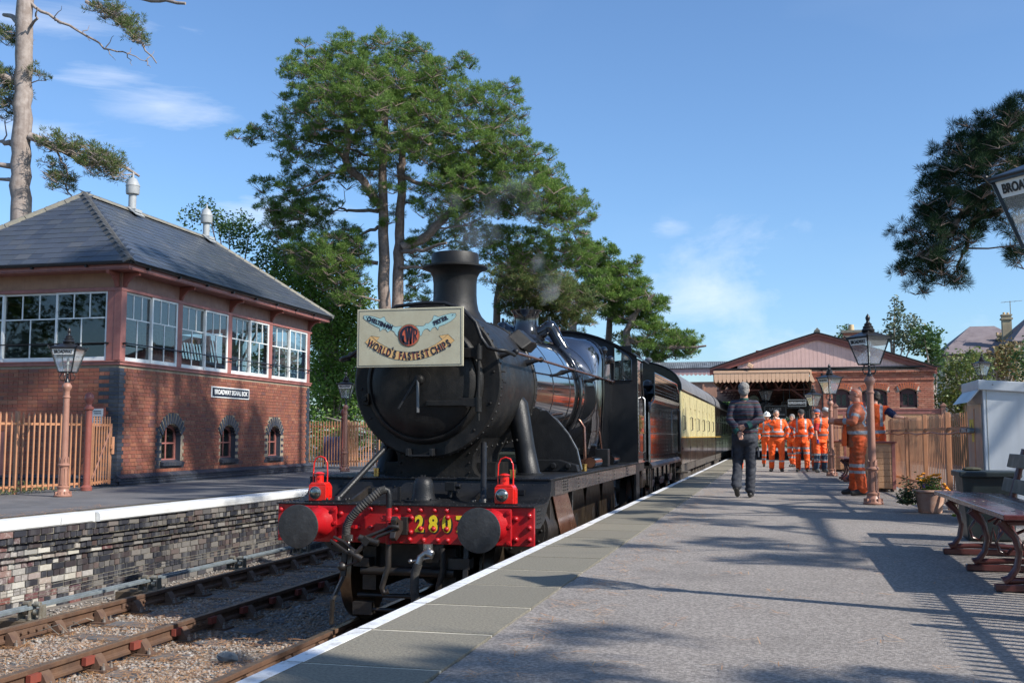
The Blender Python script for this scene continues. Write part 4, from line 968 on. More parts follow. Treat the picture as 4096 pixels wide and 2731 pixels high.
# smokebox-side oil box
ob = MB(); ob.prism([(2.05,0),(2.55,-.02),(2.58,.10),(2.42,.14),(2.2,.13)], 'x', -.12,.12); ob.T=None
o_ = ob.build('regulator_oil_box', m_smk, LO, bevel=.02); o_.matrix_local = Matrix.Translation((.66*.80*0+.60,0,SZ+.50)) @ Matrix.Rotation(R(42), 4, 'Y')
# handrail: across the smokebox front and along both sides
for sx_ in (-1,1):
    ctl = [(sx_*.0,.60,SZ+.80),(sx_*.22,.60,SZ+.79),(sx_*.42,.59,SZ+.72),(sx_*.56,.58,SZ+.58),(sx_*.62,.58,SZ+.42),(sx_*.69,.58,SZ+.32),(sx_*.80,.58,SZ+.29),(sx_*.86,.62,SZ+.29),(sx_*.90,.72,SZ+.27),(sx_*.905,.85,SZ+.26)] if sx_ > 0 else [(-.0,.60,SZ+.80),(-.3,.59,SZ+.77),(-.55,.58,SZ+.6),(-.66,.58,SZ+.36),(-.80,.58,SZ+.26),(-.90,.60,SZ+.24),(-.95,.66,SZ+.23),(-.93,.85,SZ+.25)]
    P('front_handrail', MB().tube(ctl, .021, 10), m_plate, smooth=60)
    P('handrail', MB().tube([(sx_*.905,.85,SZ+.29),(sx_*.93,7.5,SZ+.31)], .0165, 10), m_copper, smooth=60)
    for y in (.86,2.05,4.0,6.0,7.3):
        s_ = MB(); s_.tube([(sx_*.74,y,SZ+.26),(sx_*.84,y,SZ+.28),(sx_*.91,y,SZ+.295)], [.04,.022,.02], 8); s_.ball((sx_*.915,y,SZ+.295),.034,10,8); P('handrail_knob', s_, m_plate, smooth=60)
# curved stiffening plate beside the boiler, gearbox foot, pipes
P('curved_bracket_plate', MB().prism([(.55,1.47),(.60,2.0),(.74,2.19),(.80,2.19),(.92,2.07),(1.06,1.90),(1.16,1.72),(1.22,1.48)], 'y', 2.86, 2.90), m_plate)
ft = MB(); ft.tube([(.62,2.88,2.0),(.75,2.88,2.2),(.93,2.88,2.07),(1.07,2.88,1.90),(1.17,2.88,1.72),(1.225,2.88,1.48)], .014, 6); P('plate_beading', ft, m_steel, smooth=60)
bk = MB(); bk.prism([(.58,1.456),(.60,1.53),(.72,1.60),(.98,1.60),(1.20,1.54),(1.22,1.456)], 'y', 2.70, 2.84)
for x in (.70,.92,1.10): bk.cyl((x,2.66,1.53),(x,2.70,1.53),.035,n=12)
P('bracket_foot', bk, m_plate, bevel=.01)
P('copper_pipe', MB().tube([(.86,4.7,2.10),(.93,4.7,2.0),(.94,4.7,1.60),(.94,4.7,1.50)], .022, 8).box(.88,1.0,4.64,4.76,1.50,1.56), m_copper, smooth=50)
P('copper_pipe', MB().tube([(.94,5.9,1.95),(.97,5.9,1.7),(.92,6.1,1.46)], .016, 8), m_copper, smooth=50)
for x, y in ((1.10,4.2),(1.08,6.0)):
    P('reservoir', MB().cyl((x,y,1.53),(x,y+.55,1.53),.075,n=20), m_gloss, smooth=40)
    P('reservoir_cap', MB().cyl((x,y-.01,1.53),(x,y,1.53),.068,n=20), m_ptan if y < 5 else m_gloss, smooth=40)
P('sand_box', MB().box(1.02,1.2,5.1,5.25,1.455,1.70), m_plate, bevel=.01)
# -- cab
CF = 7.5
def rz_(x): return 3.17+.45*(1-(x/1.31)**2)*1.0
cb = MB(); xsw = (.93,1.22)
def col(x0, x1, za, top=None):
    n_ = 4; 
    for i in range(n_):
        a = x0+(x1-x0)*i/n_; b_ = x0+(x1-x0)*(i+1)/n_
        cb.prism([(a,za),(b_,za),(b_,rz_(b_)),(a,rz_(a))], 'y', CF, CF+.02)
for sx_ in (1,-1):
    for a, b_, z in ((0,.93,1.455),(1.22,1.305,1.455)): col(sx_*a, sx_*b_, z)
    col(sx_*.93, sx_*1.22, 3.30 if False else 3.36); 
    cb.prism([(sx_*.93,1.455),(sx_*1.22,1.455),(sx_*1.22,2.79),(sx_*.93,2.79)], 'y', CF, CF+.02)
    for v0, v1, zz in ((.93,1.22,0),):
        cb.prism([(sx_*1.10,rz_(1.10)),(sx_*1.22,rz_(1.22)),(sx_*1.22,3.12),(sx_*1.16,3.17),(sx_*1.05,3.26),(sx_*.93,3.34),(sx_*.93,3.40)], 'y', CF, CF+.02)
CB = P('cab_front', cb, m_plate)
wf = MB(); wf.tube([(.93,CF-.01,2.79),(1.22,CF-.01,2.79),(1.22,CF-.01,3.12),(1.16,CF-.01,3.19),(1.05,CF-.01,3.27),(.95,CF-.01,3.34),(.93,CF-.01,3.33)], .014, 6, closed=True); wf.build('window_rim', m_gloss, CB, 50)
MB().prism([(.94,2.80),(1.21,2.80),(1.21,3.12),(1.05,3.26),(.94,3.33)], 'y', CF+.008, CF+.012).build('pane', glass_mat('cab_glass', (.85,.9,.9), .05), CB)
for sx_ in (-1,1):
    x0, x1 = (1.30,1.32) if sx_ > 0 else (-1.32,-1.30)
    cs = MB(); cs.prism([(CF,1.44),(CF+.80,1.44),(CF+.80,2.38),(CF+.62,2.55),(CF+.50,2.75),(CF+.45,2.95),(CF+.45,3.15),(CF,3.15)], 'x', x0, x1); CS = P('cab_side', cs, m_side, bevel=.003)
    if sx_ > 0:
        rr_ = MB()
        for i in range(26): rr_.rivet((1.321,CF+.03,1.5+i*.065),(1,0,0),.010); rr_.rivet((1.321,CF+.77,1.5+i*.034),(1,0,0),.008) if i < 26 else None
        for z in (2.55,2.6,2.85,2.9): rr_.rivet((1.321,CF+.2,z),(1,0,0),.011)
        rr_.build('rivet', m_side, CS, kind='stuff')
        pl_ = MB(); pl_.box(1.321,1.330,CF+.18,CF+.66,1.92,2.22); npb = pl_.build('number_plate', m_brass, CS, bevel=.01)
        MB().box(1.3305,1.334,CF+.21,CF+.63,1.95,2.19).build('plate_field', m_gloss, npb)
        put_text('2807', .2, m_brass, (1.3345, CF+.42, 2.07), npb, rz=R(90), bold=.004, sx=.9)
        P('grab_rail', MB().tube([(1.33,CF+.47,1.6),(1.37,CF+.47,1.63),(1.37,CF+.47,2.5),(1.33,CF+.47,2.53)], .014, 8), m_steel, smooth=50)
    ed = MB(); ed.tube([(sx_*1.33,CF+.80,1.46),(sx_*1.33,CF+.80,2.38),(sx_*1.33,CF+.64,2.53),(sx_*1.33,CF+.50,2.75),(sx_*1.33,CF+.45,2.97),(sx_*1.33,CF+.47,3.10)], .015, 6); P('cutout_beading', ed, m_steel if False else m_gloss, smooth=50)
rf_ = MB(); n_ = 16; ov = 1.36
for i in range(n_):
    a = -ov+2*ov*i/n_; b_ = -ov+2*ov*(i+1)/n_
    rf_.prism([(a,rz_(a)),(b_,rz_(b_)),(b_,rz_(b_)+.02),(a,rz_(a)+.02)], 'y', CF-.05, CF+1.25)
P('cab_roof', rf_, m_plate)
rv = MB()
for i in range(48): x = -1.3+i*2.6/47; rv.rivet((x,CF-.0,rz_(x)-.03),(0,-1,0),.009)
for i in range(20): rv.rivet((1.33,CF+i*.06,rz_(1.33)+.012),(1,0,.3),.010)
rv.build('rivet', m_plate, CB, kind='stuff')
rm = MB(); 
rm.tube([(-1.28+2.56*i/20,CF-.015,rz_(-1.28+2.56*i/20)-.005) for i in range(21)], .018, 6); P('roof_beading', rm, m_plate, smooth=60)
for wx, wr in ((-.25,.03),(.02,.035)): P('whistle', MB().cyl((wx,CF-.12,3.50),(wx,CF-.12,3.68),wr,n=12), m_copper, smooth=40)
P('cab_floor', MB().box(-1.29,1.29,CF,CF+.95,1.30,1.437), m_under)
bh = MB(); bh.box(-.85,.85,CF+.02,CF+.35,1.44,3.0)
for i in range(9): bh.tube([(-.7+i*.17,CF+.35,2.0+(i*37%7)*.12),(-.66+i*.17,CF+.47,2.1+(i*37%7)*.1),(-.6+i*.17,CF+.42,2.6+(i%3)*.1)], .018, 6)
P('backhead', bh, m_under)
# -- frames, wheels, motion
for sx_ in (-1,1):
    P('main_frame', MB().prism([(.04,.86),(.04,1.2),(1.0,1.43),(7.3,1.43),(7.3,.80),(6.5,.62),(2.2,.62),(1.6,.75)], 'x', sx_*.62, sx_*.645), m_under)
    wh = []
def wheel(r, w, nspk, mat_t=m_tyre):
    mb = MB(); mb.lathe([(r-.06,-w/2),(r+.028,-w/2),(r+.026,-w/2+.028),(r,-w/2+.035),(r-.004,w/2),(r-.06,w/2)], ax='x', n=48)
    return mb.mesh('tyre', mat_t, 35)
def wheelset(y, r, nspk, name):
    for sx_ in (-1,1):
        mb = MB(); 
        if nspk:
            mb.lathe([(r-.10,-.04),(r-.058,-.05),(r-.058,.05),(r-.10,.04)], ax='x', n=40)
            for i in range(nspk):
                a = 2*math.pi*i/nspk; c, s = math.cos(a), math.sin(a); mb.beam((0,c*.08,s*.08),(0,c*(r-.08),s*(r-.08)),.05,.045)
            mb.cyl((-.07,0,0),(.07,0,0),.13,n=20)
        else:
            mb.lathe([(r-.05,-.035),(r-.05,.035),(.14,.05),(.12,.07),(0,.07)], ax='x', n=40); mb.cyl((-.05,0,0),(.09,0,0),.14,n=20); mb.lathe([(0,-.06),(.12,-.06),(.15,-.03),(r-.05,-.03)], ax='x', n=40)
        w_ = mb.build(name, m_under, LO, 35, loc=(sx_*.735, y, r)); 
        t_ = link('tyre', wheel(r, .135, nspk), w_); t_.scale = (-1 if sx_ < 0 else 1, 1, 1)
    P('axle', MB().cyl((-.72,y,r),(.72,y,r),.075,n=14), m_under, smooth=40)
wheelset(.86, .485, 0, 'pony_wheel')
for y in (3.35,4.75,6.15,7.6): wheelset(y, .70, 16, 'driving_wheel')
P('coupling_rod', MB().box(.86,.90,3.25,7.7,.42,.53), m_steel, bevel=.01)
P('connecting_rod', MB().beam((.94,2.2,.93),(.94,4.75,.48),.05,.10), m_steel, bevel=.01)
P('slide_bar', MB().box(.88,1.02,1.75,2.9,1.08,1.12).box(.88,1.02,1.75,2.9,.76,.80).box(.8,1.1,2.9,2.98,.7,1.3), m_steel, bevel=.005)
for y0,y1,z0 in ((1.9,2.1,.6),(2.4,2.65,.8)): P('motion_bracket', MB().beam((1.18,y0,1.30),(1.12,y1,z0-.2),.05,.10), m_plate, bevel=.006)
# pony truck frame, guard irons, brake gear under the beam
pt = MB(); pt.beam((-.62,.10,.86),(-.62,.05,.52),.05,.03); pt.beam((-.62,.05,.52),(-.70,-.02,.30),.05,.03); pt.beam((-.70,-.02,.30),(-.71,-.02,.07),.05,.03); P('guard_iron', pt, m_under, bevel=.004)
pt = MB(); pt.beam((.62,.10,.86),(.62,.05,.52),.05,.03); pt.beam((.62,.05,.52),(.70,-.02,.30),.05,.03); pt.beam((.70,-.02,.30),(.71,-.02,.07),.05,.03); P('guard_iron', pt, m_under, bevel=.004)
tr_ = MB(); tr_.box(-.50,.50,.30,.36,.60,.82); tr_.cyl((-.55,.25,.32),(.60,.25,.32),.022,n=10); tr_.cyl((-.50,.15,.20),(.55,.15,.20),.018,n=8); tr_.box(-.48,-.34,.20,1.4,.38,.80); tr_.box(.34,.48,.20,1.4,.38,.80); tr_.box(-.55,-.35,.12,.22,.15,.27); tr_.box(.45,.66,.05,.20,.62,.72); tr_.box(-.52,-.36,.05,.20,.62,.70)
tr_.cyl((-.45,.10,.58),(.5,.10,.58),.045,n=12); P('pony_truck_frame', tr_, m_under, smooth=35)
P('frame_stretcher', MB().box(-.62,.62,.5,.56,.80,1.2).prism([(.15,.86),(.42,.86),(.36,.68),(.24,.68)], 'y', .02,.06).box(-.62,.62,2.2,2.3,.6,1.4).box(-.6,.6,.6,7.2,.95,1.0), m_under)

# ================================================================= HEADBOARD on the smokebox
def Sg(px, py):
    t = (px-202)/1770; top = 285-85*t; bot = 1245-60*t; return ((t-.5)*1.13, (.5-(py-top)/(bot-top))*.592)
m_sign = M('aged_cream_board', (.50,.47,.34), .5, col2=(.44,.40,.28), vs=5, bump=.08, bs=40, stain=((.20,.17,.11), .6, 16, .66, .76))
m_fish = M('pale_blue_print', (.36,.56,.55), .5); m_ban = M('orange_cream_print', (.68,.42,.17), .5); m_org = M('orange_red_print', (.60,.12,.06), .5); m_nav = M('navy_print', (.018,.018,.035), .5)
HB = thing('headboard', 'cream headboard reading Cheltenham Fryer, World\'s Fastest Chips, with two blue fish', 'headboard', (-3.56, 9.88, 1.952))
b = MB(); b.box(-.565,.565,-.008,.008,-.296,.296); BD = b.build('board', m_sign, HB, bevel=.004)
def flat(name, pts, mat, d, par=BD, thick=.0012):
    mb = MB(); mb.prism([Sg(*p) for p in pts], 'y', -.008-d-thick, -.008-d); return mb.build(name, mat, par)
def outline(name, pts, d, w=.0022, closed=True, mat=None):
    mb = MB(); mb.tube([(Sg(*p)[0], -.0085-d, Sg(*p)[1]) for p in pts], w, 4, closed=closed); mb.build(name, mat or m_nav, BD)
outline('border', [(240,312),(1932,238),(1940,1155),(235,1215)], 0, .0028)
fishL = [(300,415),(330,418),(315,400),(308,385),(370,378),(470,390),(560,415),(600,425),(655,393),(672,400),(695,470),(770,515),(805,520),(808,540),(850,558),(965,542),(920,600),(895,655),(900,715),(865,690),(835,640),(780,608),(728,648),(690,600),(640,598),(600,637),(588,582),(500,545),(410,495),(350,455)]
fishR = [(1865,348),(1828,358),(1855,330),(1850,318),(1780,316),(1690,338),(1565,380),(1500,356),(1487,365),(1465,433),(1400,490),(1352,493),(1350,515),(1310,538),(1190,535),(1225,580),(1255,625),(1262,698),(1290,690),(1310,630),(1340,590),(1390,580),(1437,620),(1470,565),(1520,545),(1563,598),(1575,540),(1680,500),(1760,455),(1820,405)]
flat('fish', fishL, m_fish, 0); flat('fish', fishR, m_fish, 0); outline('fish_outline', fishL, .001, .0012); outline('fish_outline', fishR, .001, .0012)
for p in ((365,405),(1800,345)): outline('fish_eye', [(p[0]+9*math.cos(a),p[1]+9*math.sin(a)) for a in np.linspace(0,6.28,9)[:-1]], .002, .0012)
Rb = [(345,822),(445,715),(590,830),(720,900),(900,965),(1080,975),(1260,950),(1440,880),(1600,785),(1725,665),(1832,765),(1700,880),(1500,1010),(1280,1085),(1080,1112),(880,1100),(700,1050),(520,950)]
for p in ([(445,715),(590,733),(538,797),(480,745)],[(1725,665),(1577,693),(1632,752),(1690,700)]): flat('ribbon_tail', p, m_ban, 0); outline('ribbon_outline', p, .001, .0012)
# ribbon as strips so the concave outline stays true
top = [(445,715),(520,785),(620,850),(740,910),(880,955),(1060,975),(1240,953),(1400,900),(1520,838),(1630,755),(1725,665)]; bot = [(345,822),(440,905),(560,980),(700,1050),(860,1097),(1060,1112),(1260,1090),(1440,1035),(1590,955),(1720,865),(1832,765)]
mb = MB()
for i in range(10): mb.prism([Sg(*top[i]),Sg(*top[i+1]),Sg(*bot[i+1]),Sg(*bot[i])], 'y', -.0095,-.0085)
mb.build('ribbon', m_ban, BD); outline('ribbon_outline', top+bot[::-1], .001, .0014)
def letter(chh, px, py, size, ang, mat=m_nav, d=.0022, bold=.004, sx=.9, nm='letter'):
    u, v = Sg(px, py); put_text(chh, size, mat, (u, -.009-d, v), BD, bold=bold, name=nm, extrude=.0006, sx=sx, roll=R(ang))
for c_, px, py in zip('CHELTENHAM', (400,448,496,538,575,612,650,690,728,775), (437,452,470,487,502,516,530,545,557,570)): letter(c_, px, py, .058, -19, sx=.8)
for c_, px, py in zip('FRYER', (1503,1548,1590,1640,1690), (490,470,445,422,402)): letter(c_, px, py, .058, 26, sx=.85)
W1 = "WORLD'S FASTEST CHIPS"
xs_ = (440,528,605,672,742,802,842,890,942,1012,1090,1165,1235,1312,1390,1430,1482,1562,1622,1668,1735)
for i, c_ in enumerate(W1):
    if c_ == ' ': continue
    px = xs_[i]; t = (px-1085)/740; py = 1044-270*t*t*(1+.0*t)-20*t; an = math.degrees(math.atan2(540*t/1770*1.13+20/1770*1.13*0+.02, 740/1770*1.13*1770/1770*1.0*1)) if False else R(0)
    slope = (540*t/740)*(.592/960)/(1.13/1770); an = math.degrees(math.atan(slope))+1
    if c_ == "'": py -= 40
    letter(c_, px, py, .105, an, bold=.0045, sx=.66)
    if c_ in 'WRLDFATEHIP': letter('I', px-14, py, .085, an, mat=m_org, d=.0034, bold=-.001, sx=.5, nm='letter_stripe')
cx_, cy_ = Sg(1080, 697)
def disc(name, r, mat, d, par=BD): mb = MB(); mb.lathe([(0,-.008-d-.001),(r,-.008-d-.001),(r,-.008-d)], c=(cx_,0,cy_), ax='y', n=48); return mb.build(name, mat, par)
disc('roundel_rim', .116, m_nav, .001); disc('roundel_line', .112, m_ban, .0022); disc('roundel_ring', .109, m_nav, .0034); disc('roundel', .104, m_org, .0046)
mb = MB(); n_ = 14
for i in range(n_):    # G: left arc
    a0 = R(70+200*i/n_*.93); a1 = R(70+200*(i+1)/n_*.93)
    mb.prism([(cx_+.098*math.cos(a0),cy_+.098*math.sin(a0)),(cx_+.098*math.cos(a1),cy_+.098*math.sin(a1)),(cx_+.070*math.cos(a1),cy_+.076*math.sin(a1)),(cx_+.070*math.cos(a0),cy_+.076*math.sin(a0))], 'y', -.0158,-.0148)
mb.prism([(cx_-.078,cy_+.0),(cx_-.048,cy_+.0),(cx_-.048,cy_-.078),(cx_-.062,cy_-.070)], 'y', -.0158,-.0148)
for a, b_, c2, d_ in (((-.042,.085),(-.022,.090),(.0,-.092),(-.018,-.092)),((-.006,.088),(.008,.088),(-.002,-.06),(-.014,-.06)),((-.004,.088),(.010,.088),(.034,-.085),(.012,-.092)),((.030,.090),(.046,.085),(.028,-.085),(.012,-.092))):
    mb.prism([(cx_+q[0],cy_+q[1]) for q in (a,b_,c2,d_)], 'y', -.0162,-.0149)
mb.prism([(cx_+.048,cy_+.078),(cx_+.062,cy_+.07),(cx_+.062,cy_-.072),(cx_+.048,cy_-.08)], 'y', -.0158,-.0148)
for i in range(8):
    a0 = R(85-175*i/8); a1 = R(85-175*(i+1)/8)
    mb.prism([(cx_+.062+.030*math.cos(a0),cy_+.03+.038*math.sin(a0)),(cx_+.062+.030*math.cos(a1),cy_+.03+.038*math.sin(a1)),(cx_+.062+.017*math.cos(a1),cy_+.03+.024*math.sin(a1)),(cx_+.062+.017*math.cos(a0),cy_+.03+.024*math.sin(a0))], 'y', -.0158,-.0148)
mb.prism([(cx_+.064,cy_-.002),(cx_+.076,cy_-.006),(cx_+.088,cy_-.042),(cx_+.078,cy_-.055)], 'y', -.0158,-.0148)
mb.build('roundel_letters', m_nav, BD)
MB().box(-.03,.03,.008,.30,-.03,.03).build('mounting', m_plate, HB)

# ================================================================= OIL LAMPS on the beam
def headlamp(x, label):
    t = thing('headlamp', label, 'lamp', (x-3.52, 9.6+.17, 1.24-.915), 0, 'red oil headlamps on the engine front'); t.scale = (.93,)*3
    b = MB(); b.box(-.10,.10,-.075,.075,0,.165); b.prism([(-.10,.165),(.10,.165),(.075,.195),(-.075,.195)], 'y', -.07,.07); body = b.build('lamp_body', m_lred, t, bevel=.006)
    MB().cyl((-.01,0,.19),(-.01,0,.285),.046,n=20).cyl((-.01,0,.285),(-.01,0,.292),.058,n=20).lathe([(.056,.292),(.03,.305),(0,.308)], c=(-.01,0,0), n=20).build('chimney', m_lred, t, 40)
    MB().cyl((-.01,0,.272),(-.01,0,.279),.0475,n=20).build('chimney_band', m_lit, t, 40)
    MB().lathe([(.066,-.076),(.066,-.092),(.058,-.096),(.058,-.080)], c=(-.018,0,.088), ax='y', n=28).build('lens_rim', m_steel, t, 40)
    l = MB(); l.lathe([(.058,-.086),(.045,-.103),(.025,-.112),(0,-.115)], c=(-.018,0,.088), ax='y', n=28); l.build('lens', M('bullseye_lens', (.30,.32,.28), .05, metal=.8, coat=1, col2=(.10,.11,.09), vs=18), t, 60)
    MB().box(.10,.112,-.05,.06,.0,.15).box(.112,.118,-.02,.03,.05,.12).build('side_door', m_lred, t, bevel=.004)
    MB().tube([(.08,.0,.15),(.082,0,.30),(.077,0,.40),(.05,0,.455),(0,0,.472),(-.05,0,.455),(-.077,0,.40),(-.082,0,.30),(-.08,0,.20)], .008, 8).build('carrying_handle', m_lred, t, 60)
    put_text('GWR', .028, M('embossed_red', (.45,.01,.008), .4), (-.01,-.047,.235), t, extrude=.001, name='lettering')
    return t
headlamp(-.935, 'red oil headlamp with hoop handle over the left buffer, in front of the signal box')
headlamp(.985, 'red oil headlamp with hoop handle over the right buffer, nearest the platform')
# ================================================================= TENDER
TE = thing('tender', 'black riveted coal tender coupled behind the engine cab, sides mirroring orange workwear', 'tender', (-3.52, 18.95, -.915))
def T(name, mb, mat, par=None, smooth=None, bevel=0, **kw): return mb.build(name, mat, par or TE, smooth, bevel, **kw)
TS = T('tank_side', MB().box(1.255,1.27,.05,5.62,1.36,2.50), m_side)
T('tank_side', MB().box(-1.27,-1.255,.05,5.62,1.36,2.50), m_side)
T('tank_end', MB().box(-1.255,1.255,5.60,5.62,1.36,2.9).box(-1.2,1.2,.3,.32,1.36,2.45), m_under)
m_flare = M('tank_flare_gloss', (.20,.19,.18), .15, metal=.85, coat=.5)
for sx_ in (-1,1):
    f = MB(); pr_ = [(1.27,2.50),(1.275,2.54),(1.295,2.58),(1.33,2.61),(1.345,2.63)]
    f.prism([(sx_*a, b_) for a, b_ in pr_]+[(sx_*(a-.015), b_+.006) for a, b_ in pr_[::-1]], 'y', .45, 5.65); T('flare', f, m_flare, smooth=60)
CP = T('coal_plate', MB().prism([(.62,2.62),(.62,3.04),(5.05,3.04),(5.55,2.85),(5.6,2.62)], 'x', 1.30, 1.318), m_side)
T('coal_plate', MB().prism([(.62,2.62),(.62,3.04),(5.05,3.04),(5.55,2.85),(5.6,2.62)], 'x', -1.318, -1.30), m_side)
T('coal_plate_beading', MB().tube([(1.31,.60,2.62),(1.31,.60,3.05),(1.31,5.05,3.05),(1.31,5.56,2.86)], .016, 6), m_steel if False else m_gloss, smooth=50)
T('front_beading', MB().tube([(1.28,.05,1.4),(1.28,.05,2.3),(1.28,.20,2.45),(1.30,.45,2.52),(1.32,.60,2.63)], .016, 6), m_gloss, smooth=50)
T('tender_platform', MB().box(-1.33,1.33,-.05,5.75,1.30,1.345).prism([(1.27,1.345),(1.33,1.345),(1.285,1.40),(1.27,1.40)], 'y', 0,5.7), m_under)
co = MB()
for i in range(120): co.ball((rnd.uniform(-1.1,1.1), rnd.uniform(.7,5.2), 2.55+.35*rnd.random()), rnd.uniform(.08,.18), 6, 4)
T('coal', co, M('coal', (.01,.01,.011), .35, bump=.5, bs=12), kind='stuff')
T('coal_floor', MB().box(-1.25,1.25,.35,5.6,2.40,2.46), m_under)
rv = MB()
for y in np.arange(.12, 5.6, .62):
    for z in np.arange(1.44, 2.48, .075): rv.rivet((1.271,y,z),(1,0,0),.010)
for y in np.arange(.1, 5.6, .055):
    for z in (1.385,): rv.rivet((1.271,y,z),(1,0,0),.007)
rv.build('rivet', m_side, TS, kind='stuff')
MB().tube([(1.275,.1,1.93),(1.275,5.6,1.93)], .009, 6).build('lining_strip', m_steel if False else m_flare, TS, 50)
rv = MB()
for y in np.arange(.75, 5.1, .20):
    for z in (2.70,2.76,2.85,2.91,3.0): rv.rivet((1.319,y+(.05 if z in (2.76,2.91) else 0),z),(1,0,0),.011)
rv.build('rivet', m_side, CP, kind='stuff')
for sx_ in (-1,1):
    T('tender_frame', MB().prism([(0,1.30),(0,.95),(.5,.95),(.7,.72),(1.1,.72),(1.3,1.02),(2.2,1.02),(2.45,.72),(2.85,.72),(3.05,1.02),(3.95,1.02),(4.2,.72),(4.6,.72),(4.8,.95),(5.6,.95),(5.6,1.30)], 'x', sx_*1.10, sx_*1.125), m_val if sx_ > 0 else m_under)
    for y in (.9,2.65,4.4):
        a = MB(); a.box(1.12,1.24,y-.13,y+.13,.42,.74); a.prism([(y-.42,1.0),(y+.42,1.0),(y+.36,1.06),(y-.36,1.06)], 'x', 1.13, 1.22)
        for k in range(4): a.box(1.13,1.21,y-.45+k*.05,y+.45-k*.05,1.0-.02*k-.02,1.0-.02*k-.002)
        a.beam((1.18,y-.5,1.28),(1.18,y-.42,.98),.04,.04); a.beam((1.18,y+.5,1.28),(1.18,y+.42,.98),.04,.04)
        if sx_ < 0: a.v = [(-x, y_, z) for x, y_, z in a.v]; a.f = [f[::-1] for f in a.f]
        T('axle_box', a, m_under, bevel=.006)
        w_ = MB(); w_.lathe([(.58,-.065),(.60,-.06),(.60,.06),(.52,.065),(.50,.03),(.15,.04),(.12,.07),(0,.07)], c=(sx_*.735,y,.60), ax='x', n=32); T('tender_wheel', w_, m_under, smooth=35)
for y in (1.2,1.5,2.0,3.3): T('sand_cup', MB().cyl((1.20,y,.62),(1.20,y,.80),.055,n=12), m_galvd)
T('step', MB().box(1.0,1.30,-.05,.30,.42,.45).beam((1.28,-.0,.43),(1.28,-.0,1.3),.02,.05).beam((1.28,.27,.43),(1.28,.27,1.3),.02,.05), m_under)
T('cab_grab_rail', MB().tube([(1.31,-.35,1.42),(1.31,-.35,2.3)], .014, 8), m_steel)
T('rear_grab_rail', MB().tube([(1.31,5.3,1.5),(1.36,5.3,1.52),(1.36,5.3,2.45),(1.31,5.3,2.47)], .015, 8), m_gloss, smooth=50)
T('buffing_gear', MB().box(-1.2,1.2,5.62,5.74,.9,1.28).cyl((-.87,5.74,1.05),(-.87,6.25,1.05),.10,n=12).cyl((.87,5.74,1.05),(.87,6.25,1.05),.10,n=12), m_under)
T('tool_box', MB().box(-1.2,-.6,.1,.55,2.46,2.9).box(.55,1.1,.05,.45,2.46,2.72), m_under, bevel=.01)
T('fire_iron', MB().tube([(-.9,.3,2.9),(-.7,2,3.08),(-.7,5,3.08)], .02, 6), m_under, smooth=50)

